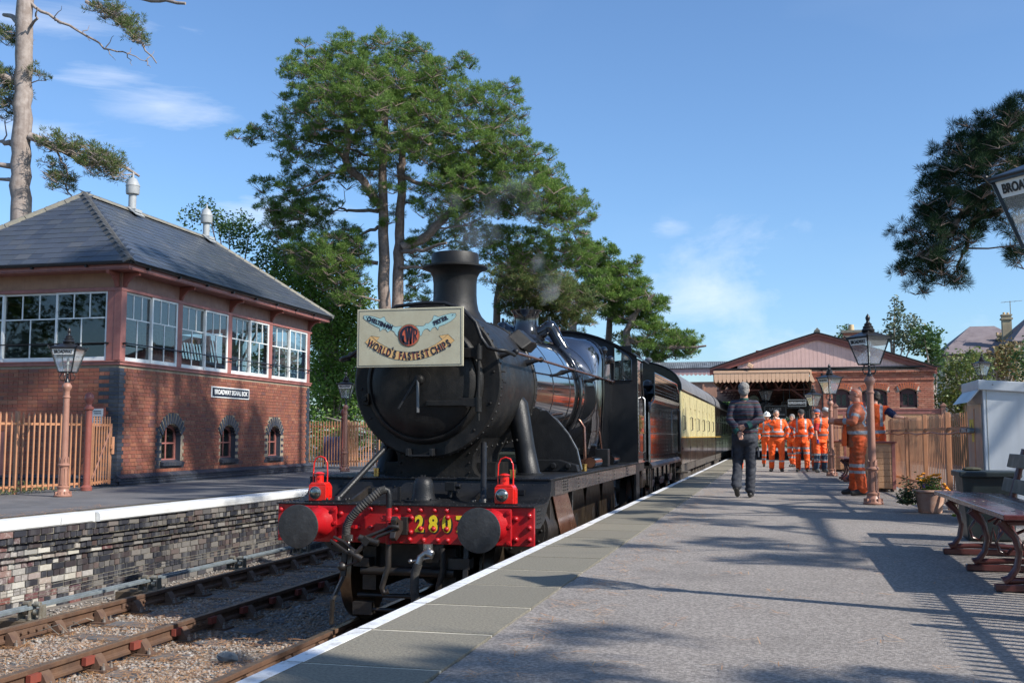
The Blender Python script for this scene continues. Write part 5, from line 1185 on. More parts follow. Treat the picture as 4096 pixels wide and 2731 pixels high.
# ================================================================= COACHES
m_ccream = M('coach_cream', (.74,.65,.36), .3, coat=.3, col2=(.68,.59,.31), vs=2)
m_cbrown = M('coach_chocolate', (.085,.052,.038), .22, metal=.25, coat=.6, col2=(.11,.07,.05), vs=2)
m_cdark = M('coach_dark_brown', (.035,.026,.022), .2, metal=.3, coat=.6)
m_croof = M('coach_roof_grey', (.16,.16,.165), .6, col2=(.10,.10,.105), vs=2, bump=.1)
m_cunder = M('underframe_grime', (.05,.042,.036), .8, col2=(.09,.075,.06), vs=4)
g_coach = glass_mat('coach_glass', (.25,.28,.28), .22)
def coach(label, y0, L, up, low, cells, nm='railway_coach'):
    t = thing(nm, label, 'railway coach', (-3.52, y0, -.915), 0, 'coaches of the train')
    h = 1.27
    for sx_ in (-1, 1):
        def bx(mb, y_0, y_1, z0, z1, d0=0, d1=.03):
            a, b_ = sorted((sx_*(h-.03+d0), sx_*(h-.03+d1))); return mb.box(a, b_, y_0, y_1, z0, z1)
        lo = bx(MB(), .0, L, 1.20, 1.835).build('lower_panel', low, t)
        bx(MB(), .02, L-.02, 1.12, 1.20, -.04, .012).build('sole_bar', m_cunder, t)
        u = bx(MB(), 0, L, 1.855, 1.90); u = bx(u, 0, L, 2.80, 3.0); prev = 0.
        wins = []
        for a, b_, z1 in cells: u = bx(u, prev, a, 1.90, 2.80); prev = b_; 
        u = bx(u, prev, L, 1.90, 2.80)
        for a, b_, z1 in cells:
            if z1 < 2.8: u = bx(u, a, b_, z1, 2.80)
        up_ = u.build('upper_panel', up, t)
        bx(MB(), 0, L, 1.835, 1.855, 0, .033).build('waist_line', M('gold_lining', (.62,.36,.05), .35), t)
        bx(MB(), 0, L, 2.985, 3.0, 0, .034).build('cantrail_line', M('gold_lining', (.62,.36,.05), .35), t)
        if sx_ < 0: continue
        for a, b_, z1 in cells:
            bx(MB(), a, b_, 1.90, z1, -.01, .0).build('window', g_coach, t)
            f = MB(); bx(f, a, a+.03, 1.90, z1, .0, .034); bx(f, b_-.03, b_, 1.90, z1, .0, .034); bx(f, a+.03, b_-.03, z1-.26, z1-.235, .0, .034); f.build('window_frame', up, t)
        for k, y in enumerate(np.arange(.25, L, L/6)):
            d = MB(); d.tube([(h+.0,y+.25,2.02),(h+.05,y+.25,2.04),(h+.05,y+.25,2.36),(h+.0,y+.25,2.38)], .013, 6); d.build('door_handle', m_gloss, t, 50)
            bx(MB(), y, y+.012, 1.22, 2.9, .028, .034).build('door_seam', m_under, t)
            bx(MB(), y+.03, y+.10, 1.55, 1.60, .03, .045).build('hinge', m_under, t)
    # ends
    e = MB(); e.box(-h+.03, h-.03, .0, .03, 1.15, 3.0); MB().box(-h+.03, h-.03, L-.03, L, 1.15, 3.0).build('coach_end', m_cdark, t)
    prof = [(h*math.cos(R(a)), 3.0+.70*math.sin(R(a))**.85 if 0 < a < 180 else 3.0) for a in range(0, 181, 12)]
    e.prism(prof, 'y', .0, .03); e.build('coach_end', m_cdark, t)
    MB().box(-.45,.45,-.28,0,1.2,3.2).build('gangway', m_under, t)
    r_ = MB(); p1 = [((h+.02)*math.cos(R(a)), 3.0+.72*math.sin(R(a))**.85 if 0 < a < 180 else 3.0) for a in range(0, 181, 9)]
    n = len(p1); vs = [(x, -.03, z) for x, z in p1]+[(x, L+.03, z) for x, z in p1]
    r_.add(vs, [(i, i+1, n+i+1, n+i) for i in range(n-1)]); r_.add([(x*.99, y, z-.02) for x, y, z in vs], [(i, n+i, n+i+1, i+1) for i in range(n-1)])
    r_.build('roof', m_croof, t, 50)
    g = MB(); g.tube([(h+.02,-.03,3.0),(h+.02,L+.03,3.0)], .02, 6); g.tube([((h+.02)*math.cos(R(a)),-.03,3.0+.72*math.sin(R(a))**.85 if 0<a<180 else 3.0) for a in range(0,181,9)], .018, 6); g.build('gutter', m_gloss, t, 50)
    v = MB()
    for y in np.arange(1.2, L, 2.1): v.cyl((.35,y,3.68),(.35,y,3.80),.06,n=10); v.ball((.35,y,3.82),.10,10,6,1,1,.6)
    v.build('roof_ventilator', m_croof, t, 50, kind='stuff')
    MB().box(-h+.05,h-.05,.05,L-.05,1.15,1.25).box(-h+.06,-h+.1,.05,L-.05,1.25,2.95).box(-.02,.02,.3,L-.3,1.25,2.9).build('coach_interior', M('coach_interior', (.07,.045,.03), .8), t)
    uf = MB(); uf.box(h-.35,h-.02,.1,L-.1,1.0,1.12); uf.box(h-.20,h+.05,.25,L-.25,.78,.80)
    for y in (1.0, 3.4, L-3.4, L-1.0): uf.box(h-.24,h-.05,y-.14,y+.14,.42,.70); uf.box(h-.22,h-.1,y-.5,y+.5,.70,.78)
    for y in (2.2, L-2.2): uf.box(h-.3,h-.12,y-1.9,y+1.9,.78,.98)
    for y in np.arange(5, L-4.5, 1.1): uf.box(h-.5,h-.2,y-.3,y+.3,.55,.98); uf.cyl((h-.2,y+.5,.62),(h-.2,y+.5,.9),.07,n=8)
    uf.build('bogie_and_underframe', m_cunder, t)
    ww = MB()
    for y in (1.0, 3.4, L-3.4, L-1.0):
        for sx_ in (-1,1): ww.lathe([(.45,-.06),(.46,.05),(.38,.06),(.1,.02),(0,.03)], c=(sx_*.735,y,.46), ax='x', n=24)
    ww.build('wheels', m_under, t, kind='stuff')
    MB().box(h-.1,h+.12,.2,.9,.98,1.02).box(h-.1,h+.12,L-1.0,L-.1,.98,1.02).build('foot_step', m_cunder, t)
    return t
# first coach: measured window openings (distance from the front end of the coach, width, top)
cw = [(.45,.80,2.80),(2.55,3.12,2.62)]+[(4.15+i*1.62,4.72+i*1.62,2.62) for i in range(6)]+[(13.2,13.5,2.80)]
coach('cream and chocolate railway coach coupled behind the black tender', 25.6, 14.2, m_ccream, m_cbrown, cw)
cw2 = [(.5+i*1.45,1.25+i*1.45,2.7) for i in range(9)]
coach('dark brown railway coach behind the cream one, disappearing under the footbridge', 40.1, 14.2, m_cdark, m_cdark, cw2)
coach('farthest dark coach of the train, beyond the footbridge', 54.6, 14.2, m_cdark, m_cdark, cw2)

# ================================================================= STATION BUILDING
m_sfas = M('pink_boarding', (.74,.49,.43), .55, col2=(.66,.43,.38), vs=3, streak=((.36,.22,.19), .25))
m_sval = M('apricot_valance', (.74,.47,.30), .5, col2=(.66,.41,.26), vs=4)
m_bark = M('brick_dark_shade', (.17,.06,.045), .8)
m_sbr = M('station_red_brick', (.3,.11,.07), .8, island=[(0,(.40,.135,.08)),(.35,(.47,.18,.115)),(.6,(.34,.11,.07)),(.8,(.52,.23,.15)),(1,(.29,.10,.07))], bump=.4, bs=30)
m_smort = M('station_mortar', (.42,.33,.26), .95, bump=.3)
g_dark = glass_mat('dark_leaded_glass', (.12,.14,.14), .12, rough=.12, body=((.05,.06,.06), .6))
ST = thing('station_building', 'brick station building with pink boarded gable, brown scalloped canopy and chimney', 'station', (0, 43, 0))
def Sx(name, mb, mat, par=None, smooth=None, bevel=0, **kw): return mb.build(name, mat, par or ST, smooth, bevel, **kw)
D_ = 27
def gz(x): return 5.05-(abs(x-1.6)/4.52)**1.06*1.46 if True else 0     # roof line height over x
xs_ = [-2.6+i*.2 for i in range(int(8.7/.2)+1)]
# gable boards: each vertical board its own piece
for i, x in enumerate(np.arange(-1.5, 5.05, .155)):
    a, b_ = x, min(x+.150, 5.1); zt0, zt1 = gz(a)-.24, gz(b_)-.24
    if max(zt0, zt1) > 3.68: Sx('gable_board', MB().prism([(a,3.66),(b_,3.66),(b_,max(3.665,zt1)),(a,max(3.665,zt0))], 'y', -.02+.003*(i%2), .0), m_sfas)
for nm, o0, o1, d, mt in (('barge_board',-.30,-.12,-.10,m_red),('barge_board',-.12,-.045,-.16,m_rose),('roof_edge',-.045,.0,-.22,m_black)):
    mb = MB()
    for a, b_ in zip(xs_, xs_[1:]):
        if b_ > 6.15: b_ = 6.15
        mb.prism([(a,gz(a)+o0),(b_,gz(b_)+o0),(b_,gz(b_)+o1),(a,gz(a)+o1)], 'y', d, .06)
    Sx(nm, mb, mt)
rf = MB()
for a, b_ in zip(xs_, xs_[1:]): rf.add([(a,-.2,gz(a)),(b_,-.2,gz(b_)),(b_,D_,gz(b_)),(a,D_,gz(a)),(a,-.2,gz(a)-.05),(b_,-.2,gz(b_)-.05),(b_,D_,gz(b_)-.05),(a,D_,gz(a)-.05)], [(0,1,2,3),(5,4,7,6)])
RO = Sx('roof', rf, m_slate)
MB().box(1.5,1.72,-.25,D_,5.04,5.12).prism([(1.5,5.1),(1.61,5.22),(1.72,5.1)], 'y', -.27,-.2).build('ridge_tile', m_galvd, RO)
Sx('gutter_front', MB().box(-2.6,6.15,-.14,-.02,3.60,3.66).box(1.72,1.78,-.1,-.02,0,3.6), m_black)
# long roof lights and clerestory block on the left slope
Sx('roof_light', MB().prism([(-.62,4.36),(1.35,5.03),(1.35,5.13),(-.62,4.48)], 'y', 1.5, 10), m_galvd)
Sx('roof_light_end', MB().box(-.80,-.55,1.5,1.8,4.30,4.50), m_red)
# canopy front with tongue-shaped boards
vb = MB(); vb.box(-2.45,1.30,-.28,-.22,3.46,3.56); Sx('valance_rail', vb, m_sval, bevel=.01)
n_v = 23; w_ = (1.27+2.42)/n_v
for i in range(n_v):
    a = -2.42+i*w_; b_ = a+w_-.008; c_ = (a+b_)/2
    Sx('valance_board', MB().prism([(a,3.47),(b_,3.47),(b_,3.20),(b_-.022,3.17),(b_,3.14),(c_,3.07),(a,3.14),(a+.022,3.17),(a,3.20)], 'y', -.26,-.235), m_sval)
mb = MB(); mb.prism([(1.30,3.55),(1.36,3.55),(1.36,3.38),(1.48,3.1),(1.40,3.05),(1.28,3.15)], 'y', -.26, -.1); Sx('canopy_end_bracket', mb, m_sval)
# side valance running back
for i in range(40):
    y0 = i*.65; Sx('side_valance_board', MB().prism([(y0,3.5),(y0+.63,3.5),(y0+.63,3.12),(y0+.31,3.05),(y0,3.12)], 'x', -2.47, -2.44), m_sval) if i < 14 else None
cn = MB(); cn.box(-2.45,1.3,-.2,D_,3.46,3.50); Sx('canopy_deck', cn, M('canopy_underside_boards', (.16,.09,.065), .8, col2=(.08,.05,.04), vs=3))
tm_ = M('canopy_truss', (.16,.06,.05), .6)
for k in range(9):
    y0 = 1.0+k*2.9; mb = MB(); mb.box(-2.4,1.3,y0,y0+.08,3.36,3.46); mb.box(-2.4,1.3,y0,y0+.06,2.80,2.86)
    for j in range(6): x0 = -2.3+j*.6; mb.beam((x0,y0+.03,2.85),(x0+.3,y0+.03,3.4),.05,.05); mb.beam((x0+.3,y0+.03,3.4),(x0+.6,y0+.03,2.85),.05,.05)
    mb.beam((1.3,y0,2.3),(.6,y0,2.85),.07,.07); Sx('canopy_truss', mb, tm_)
for x in (-1.8,-.8,.3): Sx('purlin', MB().box(x,x+.07,0,D_,3.3,3.38), tm_)
for y0 in (2.5,11,19): Sx('canopy_column', MB().cyl((-1.35,y0,0),(-1.35,y0,3.4),.06,n=12), m_pink)
Sx('canopy_back_wall', MB().box(-2.4,1.4,D_-.1,D_,2.2,3.5), M('far_boarding', (.42,.24,.15), .7))
# brick end wall with three arched window openings
WN = [(2.14,2.78),(3.24,4.16),(4.62,5.26)]
wl = MB(); zt = 3.56
wl.box(1.36,5.87,.0,.25,0,2.06); wl.box(1.36,5.87,.0,.25,2.86,zt); pv = 1.36
for a, b_ in WN: wl.box(pv,a,.0,.25,2.06,2.86); pv = b_
wl.box(pv,5.87,.0,.25,2.06,2.86); wl.box(1.36,1.6,.25,D_,0,3.46); wl.box(5.62,5.87,.25,D_,0,3.55)
for a, b_ in WN:
    n = 6; wl.prism([(a,2.86)]+[(a+(b_-a)*i/n,2.66+.13*(1-((i/n-.5)*2)**2)) for i in range(n+1)]+[(b_,2.86)], 'y', .02, .25)
Sx('wall_core', wl, m_smort)
lst = []; CO2 = .0775; r_ = 0; z0 = .02
while z0 < 3.5:
    z1 = z0+CO2-.012; zc = (z0+z1)/2; x = 1.35-(.1 if r_ % 2 else 0); L_ = .225
    out = 0
    if zc > 3.33: out = .03*(1+int((zc-3.33)/.06))
    elif 3.12 < zc < 3.22: out = .035
    while x < 5.88:
        a = max(x, 1.35); b_ = min(x+L_, 5.88+out); blk = b_-a < .04
        for wa, wb in WN:
            if 2.05 < zc < 2.70 and b_ > wa+.01 and a < wb-.01:
                if a < wa-.04: b_ = wa
                elif b_ > wb+.04: a = wb
                else: blk = True
            if 2.68 <= zc < 3.0 and math.hypot(((a+b_)/2-(wa+wb)/2)/((wb-wa)/2+.14), (zc-2.45)/.50) < 1: blk = True
        if not blk: lst.append((((a+b_)/2, .0-.04-out/2+.04, zc), (b_-a-.01, .06+out, z1-z0), m_sbr))
        x += L_
    z0 += CO2; r_ += 1
pieces('brick', [q for q in lst if q[0][2] > 1.9], ST, 'brick', 300, origin=Vector((0,43,0)))
mb = MB()
for c, d, m in [q for q in lst if q[0][2] <= 1.9]: mb.obox(c, d)
mb.build('brick', m_sbr, ST, kind='stuff')
m_arb = M('rubbed_orange_brick', (.48,.14,.06), .8, island=[(0,(.50,.14,.06)),(1,(.40,.11,.05))])
for a, b_ in WN:
    c = (a+b_)/2; h = (b_-a)/2; k = 9 if h < .4 else 14
    for i in range(k):
        t = (i+.5)/k; x = a-.04+(b_-a+.08)*t; z = 2.80+.115*(1-((t-.5)*2)**2); an = -(t-.5)*R(50)
        o = link('arch_brick', unitbox(m_arb), ST); o.matrix_local = Matrix.Translation((x, -.045, z)) @ Matrix.Rotation(-an, 4, 'Y') @ Matrix.Diagonal(((b_-a+.08)/k-.022, .06, .215, 1))
    MB().prism([(a-.06,2.70),(a-.10,2.86),(c,3.0),(b_+.10,2.86),(b_+.06,2.70),(c,2.82)], 'y', -.035, -.01).build('arch_joint', M('white_pointing', (.62,.58,.5), .9), ST)
    f = MB(); f.box(a,a+.07,.10,.16,2.06,2.74); f.box(b_-.07,b_,.10,.16,2.06,2.74); f.box(a,b_,.10,.17,2.06,2.15)
    n = 6
    for i in range(n): f.prism([(a+(b_-a)*i/n,2.58),(a+(b_-a)*(i+1)/n,2.58),(a+(b_-a)*(i+1)/n,2.67+.13*(1-(((i+1)/n-.5)*2)**2)),(a+(b_-a)*i/n,2.67+.13*(1-((i/n-.5)*2)**2))], 'y', .10, .16)
    m_ = MB if False else None; f.box(c-.02,c+.02,.09,.15,2.15,2.6); f.box(a+.07,a+.13,.11,.15,2.15,2.58); f.box(b_-.13,b_-.07,.11,.15,2.15,2.58)
    w = Sx('window', f, M('plum_window_paint', (.075,.03,.035), .45), bevel=.004)
    MB().box(a+.1,c-.02,.12,.125,2.15,2.58).build('pane', g_dark, w); MB().box(c+.02,b_-.1,.12,.125,2.15,2.58).build('pane', g_dark, w)
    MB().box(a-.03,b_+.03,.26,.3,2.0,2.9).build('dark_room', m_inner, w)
Sx('door', MB().box(1.33,1.355,3,3.9,0,2.1).box(1.33,1.355,6,7,0,2.1).box(1.33,1.355,9,10.5,.6,2.1), m_white)
# chimney
ck = MB(); ck.box(3.02,3.72,6.6,7.2,4.4,5.62); cs_ = Sx('chimney_stack', ck, m_sbr, RO)
MB().box(2.96,3.78,6.54,7.26,5.42,5.48).box(2.92,3.82,6.50,7.30,5.62,5.74).build('chimney_cap', m_ridge, cs_)
MB().cyl((3.37,6.9,5.74),(3.37,6.9,6.02),.14,.12,n=16).build('chimney_pot', M('buff_chimney_pot', (.55,.40,.22), .7), cs_, 40)
Sx('floodlight', MB().obox((-1.0,-.25,3.76),(.22,.18,.16), Matrix.Rotation(.5,3,'Y')), m_sval, bevel=.02)
# hanging signs under the canopy, clock
def hang(txts, x0, x1, z0, z1, y, label, size, sx=.9):
    t = thing('hanging_sign', label, 'sign', ((x0+x1)/2, y, z0)); w = (x1-x0)/2; h = z1-z0
    MB().box(-w,w,-.02,.02,0,h).build('frame', M('grey_sign_frame', (.22,.24,.24), .5), t)
    MB().box(-w+.025,w-.025,-.024,.024,.025,h-.025).build('board', m_lit, t)
    for s_, zz, q in txts: put_text(s_, size*q, M('grey_white_lettering', (.42,.44,.44), .6), (0,-.026,zz), t, bold=.003, sx=sx)
    MB().cyl((-w*.8,0,h),(-w*.8,0,3.3-z0+.2),.012,n=6).cyl((w*.8,0,h),(w*.8,0,3.3-z0+.2),.012,n=6).build('hanger', m_black, t)
hang([('REFRESHMENTS',.135,1)], .43,1.13,2.12,2.40, 43.0, 'hanging black sign lettered REFRESHMENTS in grey under the canopy', .125, .8)
hang([('BOOKING OFFICE',.13,1)], .20,.95,2.13,2.43, 46.5, 'hanging black sign lettered BOOKING OFFICE, half hidden behind the refreshments sign', .12, .8)
hang([('LADIES',.38,1.1),('WAITING ROOM',.16,.7)], -.50,.38,1.68,2.22, 45.0, 'low black sign lettered LADIES under the station canopy', .14, 1)
ck = thing('station_clock', 'round pale clock hanging under the station canopy', 'clock', (-.98,47.5,2.52))
MB().cyl((0,-.08,0),(0,.08,0),.25,n=28).build('case', M('clock_case', (.06,.09,.07), .4), ck, 40)
MB().cyl((0,-.085,0),(0,-.08,0),.215,n=28).build('dial', M('clock_dial', (.40,.46,.36), .5), ck)
MB().beam((0,-.088,0),(.06,-.088,.13),.012,.004).beam((0,-.088,0),(-.10,-.088,.02),.016,.004).build('hand', m_lit, ck); MB().cyl((0,0,.24),(0,0,.9),.015,n=6).build('bracket', m_black, ck)
for i, (t_, y) in enumerate((('U',44.2),)):
    us = thing('round_sign', 'small round black sign with a white ring below the canopy lamps', 'sign', (-.52,44.2,1.72)); MB().box(-.13,.13,-.01,.01,-.16,.16).build('plate', m_lit, us)
    MB().lathe([(.06,-.012),(.09,-.012),(.09,-.015),(.06,-.015)], ax='y', n=20).build('ring', m_litw, us)

# ================================================================= FOOTBRIDGE
m_fb = M('footbridge_pink', (.47,.26,.18), .5, col2=(.40,.22,.15), vs=2, streak=((.26,.14,.1), .4)); m_fbv = M('footbridge_valance', (.56,.35,.33), .5)
FB = thing('footbridge', 'covered pink footbridge with corrugated roof crossing the tracks behind the train', 'footbridge', (0, 60, 0))
x0, x1 = -11.0, 3.5
MB().box(x0,x1,-.06,0,2.98,3.93).build('girder', m_fb, FB)
for x in np.arange(x0, x1, 1.0):
    MB().box(x-.05,x+.05,-.12,-.06,2.98,3.93).build('stiffener', m_fb, FB)
MB().box(x0,x1,-.14,.02,2.88,2.98).box(x0,x1,-.14,.02,3.93,4.0).build('flange', m_fb, FB)
for i, x in enumerate(np.arange(x0, x1, .24)):
    MB().prism([(x,4.76),(x+.232,4.76),(x+.232,4.42),(x+.116,4.34),(x,4.42)], 'y', -.32, -.29).build('valance_board', m_fbv, FB)
n = int((x1-x0)/.11); vs = []; fs = []; m_corr = M('corrugated_roof_sheet', (.20,.22,.24), .45, metal=.3, col2=(.10,.11,.12), vs=1.5, streak=((.4,.42,.42), .5))
for i in range(n*2+1):
    x = x0+i*.055; dz = .025*(i % 2)
    for y, z in ((-.42, 4.76), (.6, 5.18), (1.6, 5.18), (2.6, 4.76)): vs.append((x, y, z+dz))
fs = [(i*4+j, (i+1)*4+j, (i+1)*4+j+1, i*4+j+1) for i in range(n*2) for j in range(3)]
MB().add(vs, fs).build('roof', m_corr, FB)
MB().box(x0,x1,-.36,-.30,4.74,4.79).build('gutter', m_black, FB)
MB().box(x0,x1,0,2.2,2.95,3.05).box(x0,x1,2.15,2.2,2.98,3.93).build('deck', m_fb, FB)
for x in np.arange(x0+.5, x1, 2.4): MB().box(x-.05,x+.05,-.05,.05,3.93,4.76).box(x-.05,x+.05,2.15,2.25,3.93,4.76).build('roof_post', m_rose, FB)
for x in (-9.8, -1.9, 3.0): MB().box(x-.12,x+.12,.3,.55,-1.1,2.98).box(x-.12,x+.12,1.8,2.05,-1.1,2.98).build('pier', m_fb, FB)
MB().beam((-2.9,-.15,2.9),(-2.2,-.15,3.4),.05,.05).box(-2.32,-2.2,-.2,-.1,2.9,3.5).build('knee_bracket', m_fb, FB)
# ================================================================= PLATFORM LAMPS
g_lamp = glass_mat('lantern_glass', (.96,.97,.97), .03, body=((.80,.83,.83), .06))
def station_lamp(label, loc, rz=0, near=False, text=True, post=True, group='gas-style lamps along the platforms'):
    t = thing('platform_lamp', label, 'lamp post', loc, rz, group)
    if post:
        MB().lathe([(.135,0),(.14,.02),(.10,.07),(.085,.12),(.095,.14),(.095,.16),(.072,.17),(.068,.46),(.072,.48),(.092,.49),(.092,.51),(.07,.53),(.062,.55),(.055,.62),(.052,.66)], n=28).build('lamp_base', m_pink if near is not None else m_red, t, 40)
        MB().lathe([(.056,.62),(.048,1.57),(.058,1.58),(.058,1.60),(.048,1.61),(.046,1.68),(.052,1.70),(.075,1.74),(.078,1.77),(.06,1.80),(.045,1.82)], n=28).build('column', m_pink, t, 40)
        fl = MB()
        for i in range(8):
            a = i*math.pi/4; c, s = math.cos(a), math.sin(a); fl.prism([(-.022,.53),(.022,.53),(.018,.60),(0,.635),(-.018,.60)], 'y', .066,.072)
            k = len(fl.v)-10; 
            for j in range(k, len(fl.v)): x, y, z = fl.v[j]; fl.v[j] = (x*c-y*s, x*s+y*c, z)
            fl.obox((.076*c,.076*s,.32),(.006,.03,.26), Matrix.Rotation(a,3,'Z')); fl.obox((.115*c,.115*s,.045),(.03,.05,.07), Matrix.Rotation(a,3,'Z'))
        fl.build('leaf_moulding', m_pink, t, kind='stuff')
    fb_ = MB(); fb_.lathe([(.04,1.80),(.045,1.83),(.03,1.86),(.018,1.90),(.018,1.98)], n=12)
    for s_ in range(4):
        a = R(45+90*s_) if False else R(90*s_); c, s = math.cos(a), math.sin(a)
        fb_.tube([(.03*c,.03*s,1.86),(.10*c,.10*s,1.86),(.13*c,.13*s,1.91),(.10*c,.10*s,1.97),(.085*c,.085*s,1.99)], .007, 6)
    fb_.build('frog_bracket', m_black, t, 50)
    z0, z1, a, b_ = 1.995, 2.375, .105, .205
    la = MB(); cor = [(-1,-1),(1,-1),(1,1),(-1,1)]
    for (x, y) in cor: la.beam((x*a,y*a,z0),(x*b_,y*b_,z1),.018,.018)
    for i in range(4):
        p, q = cor[i], cor[(i+1)%4]; la.beam((p[0]*a,p[1]*a,z0),(q[0]*a,q[1]*a,z0),.018,.018); la.beam((p[0]*b_,p[1]*b_,z1),(q[0]*b_,q[1]*b_,z1),.03,.03)
    la.build('lantern_frame', m_black, t)
    for i in range(4):
        p, q = cor[i], cor[(i+1)%4]; g = .97
        mb = MB(); v4 = [(p[0]*a*g,p[1]*a*g,z0),(q[0]*a*g,q[1]*a*g,z0),(q[0]*b_*g,q[1]*b_*g,z1),(p[0]*b_*g,p[1]*b_*g,z1)]; mb.add(v4, [(0,1,2,3)]); mb.add([(x*.985,y*.985,z) for x,y,z in v4], [(3,2,1,0)]); mb.build('pane', g_lamp, t)
    MB().lathe([(.31,2.37),(.32,2.385),(.10,2.46),(.085,2.475)], n=4, a0=R(45), a1=R(405)).build('lantern_roof', m_black, t, None, bevel=.004)
    MB().lathe([(.085,2.47),(.095,2.49),(.07,2.52),(.075,2.54),(.05,2.56),(.055,2.58),(.03,2.60),(.022,2.62),(.03,2.65),(.035,2.67),(.022,2.70),(.008,2.72),(0,2.735)], n=16).build('finial', m_black, t, 40)
    hn = MB()
    for (x, y) in cor: hn.ball((x*.225,y*.225,2.395),.014,8,6); hn.beam((x*.205,y*.205,2.36),(x*.235,y*.235,2.41),.02,.02)
    hn.build('corner_knob', m_black, t, kind='stuff')
    MB().cyl((0,0,1.98),(0,0,2.12),.010,n=8).cyl((0,0,2.12),(0,0,2.18),.022,.018,n=10).ball((0,0,2.2),.02,10,8,1,1,1.5).build('burner', M('opal_burner', (.5,.5,.46), .4), t, 50)
    if text:
        for k, rr in ((-1, 0), (1, 0)):   # strips on opposite faces
            s_ = MB(); y = -b_*.99; sl = (b_-a)/(z1-z0); zt, zb = z1-.012, z1-.105
            s_.add([(-b_*.9+.0,-(b_-(z1-zt)*sl)-.003,zt),(b_*.9,-(b_-(z1-zt)*sl)-.003,zt),(b_*.78,-(b_-(z1-zb)*sl)-.003,zb),(-b_*.78,-(b_-(z1-zb)*sl)-.003,zb)], [(3,2,1,0)])
            s_ = s_.build('name_strip', m_litw, t); s_.rotation_euler.z = k*math.pi/2
            tx = put_text('BROADWAY', .072, m_lit, (0,-(b_-.06*sl)-.006,z1-.062), s_, bold=.0022, sx=.72, tilt=math.atan(sl))
    return t
R45 = R(45)
L1 = station_lamp('black lantern on a pink post beside the man in the dirty orange jacket', (1.305,15.865,0), R(38))
dup(L1, (1.268,26.76,0), R(36), 'black lantern on a slim pink post between the group of workers and the far bench')
dup(L1, (1.23,37.65,0), R(36), 'lantern on a pink post close to the station wall, farthest of the platform lamps')
L0 = dup(L1, (1.47,6.14,0), R(40), 'large lantern cut by the right edge of the picture, nearest of the platform lamps')
dup(L1, (-11.14,14.64,0), R(104), 'lantern on a tall pink post in front of the signal box end wall')
dup(L1, (-11.53,26.87,0), R(104), 'lantern on a pink post by the fence between signal box and engine')
dup(L1, (6.51,36.72,.933), R(20), 'lantern showing above the grey cabinet against the garden trees')
# a pair under the canopy
def hl(loc, label):
    t = station_lamp(label, (loc[0], loc[1], loc[2]-2.0), R(30), text=False, post=False, group='lanterns hanging under the station canopy'); return t
hl((-.34,35.5,2.05), 'upper hanging lantern under the canopy edge') if False else None
h1 = hl((-.43,44.0,2.42), 'upper of the two lanterns hanging under the station canopy'); hl((-.44,46.5,2.03), 'lower lantern under the canopy, just beneath the upper one')

# ================================================================= FENCES
m_fence = M('fence_salmon_paint', (.47,.225,.12), .45, col2=(.38,.18,.095), vs=5, bump=.15, bs=40, stain=((.25,.13,.08), .4, 6, .6, .8))
m_wood = M('apricot_timber', (.50,.29,.16), .5, col2=(.43,.24,.13), vs=4, bump=.15, bs=30)
def picket_fence(label, p, q, h, gap=.10, w=.022, rails=(.22,1.05), pw=.022, post_every=2.0, tip=True, lim=300, mat=None, nm='picket_fence', pickethide=None, d=.03):
    mat = mat or m_fence; p, q = Vector(p), Vector(q); L = (q-p).length; dirv = (q-p).normalized(); ang = math.atan2(dirv.y, dirv.x)
    t = thing(nm, label, 'fence', p, ang)
    pk = MB(); pk.prism([(-w/2,.05),(w/2,.05),(w/2,h-.05),(0,h) if tip else (w/2,h),(-w/2,h-.05)], 'y', -pw/2, pw/2); pm = pk.mesh('picket', mat)
    n = int(L/gap); order = sorted(range(n), key=lambda i: (p+dirv*(i*gap+gap/2)-CAM).length)
    rest = MB()
    for r_, i in enumerate(order):
        x = i*gap+gap/2
        if r_ < lim: o = link('picket', pm, t, (x, 0, rnd.uniform(-.006,.006)))
        else: rest.T = Matrix.Translation((x,0,0)); rest.prism([(-w/2,.05),(w/2,.05),(w/2,h-.05),(0,h),(-w/2,h-.05)], 'y', -pw/2, pw/2)
    if rest.v: rest.build('picket', mat, t, kind='stuff')
    for z in rails: MB().box(0,L,pw/2,pw/2+d,z-.02,z+.02).build('rail', mat, t)
    x = 0
    while x <= L+.01: MB().box(x-.03,x+.03,pw/2+.0,pw/2+.06,0,h+.02).build('fence_post', mat, t, bevel=.004); x += post_every
    return t
# left platform: iron railing and gate by the signal box
f1 = picket_fence('salmon iron railing on the left platform beside the signal box lamp', (-12.9,11.0,0), (-12.05,16.35,0), 1.36, gap=.115, w=.028, rails=(.12,1.17), pw=.020)
gt = thing('gate', 'salmon iron gate with diagonal brace against the brick corner of the signal box', 'gate', (-11.93,16.40,0), math.atan2(1.18,-.42))
GL = 1.25
pkm = MB().prism([(-.013,.08),(.013,.08),(.013,1.27),(0,1.33),(-.013,1.27)], 'y', -.01,.01).mesh('picket', m_fence)
for i in range(7): link('picket', pkm, gt, (.13+i*.165, 0, 0))
MB().box(0,GL,.01,.03,.10,.14).box(0,GL,.01,.03,1.15,1.19).box(.0,.04,-.01,.03,.06,1.2).box(GL-.04,GL,-.01,.03,.06,1.2).build('gate_frame', m_fence, gt)
MB().beam((.05,-.02,.20),(GL-.05,-.02,1.15),.012,.035).build('diagonal_brace', m_pink, gt)
MB().box(GL-.12,GL+.03,-.05,-.02,.72,.80).cyl((GL-.02,-.03,.62),(GL-.02,-.03,.95),.035,n=10).build('latch', m_fence, gt, bevel=.006)
gp = thing('gate_post', 'red-brown iron gate post with ball finial behind the left lamp post', 'gate post', (-11.93,16.30,0))
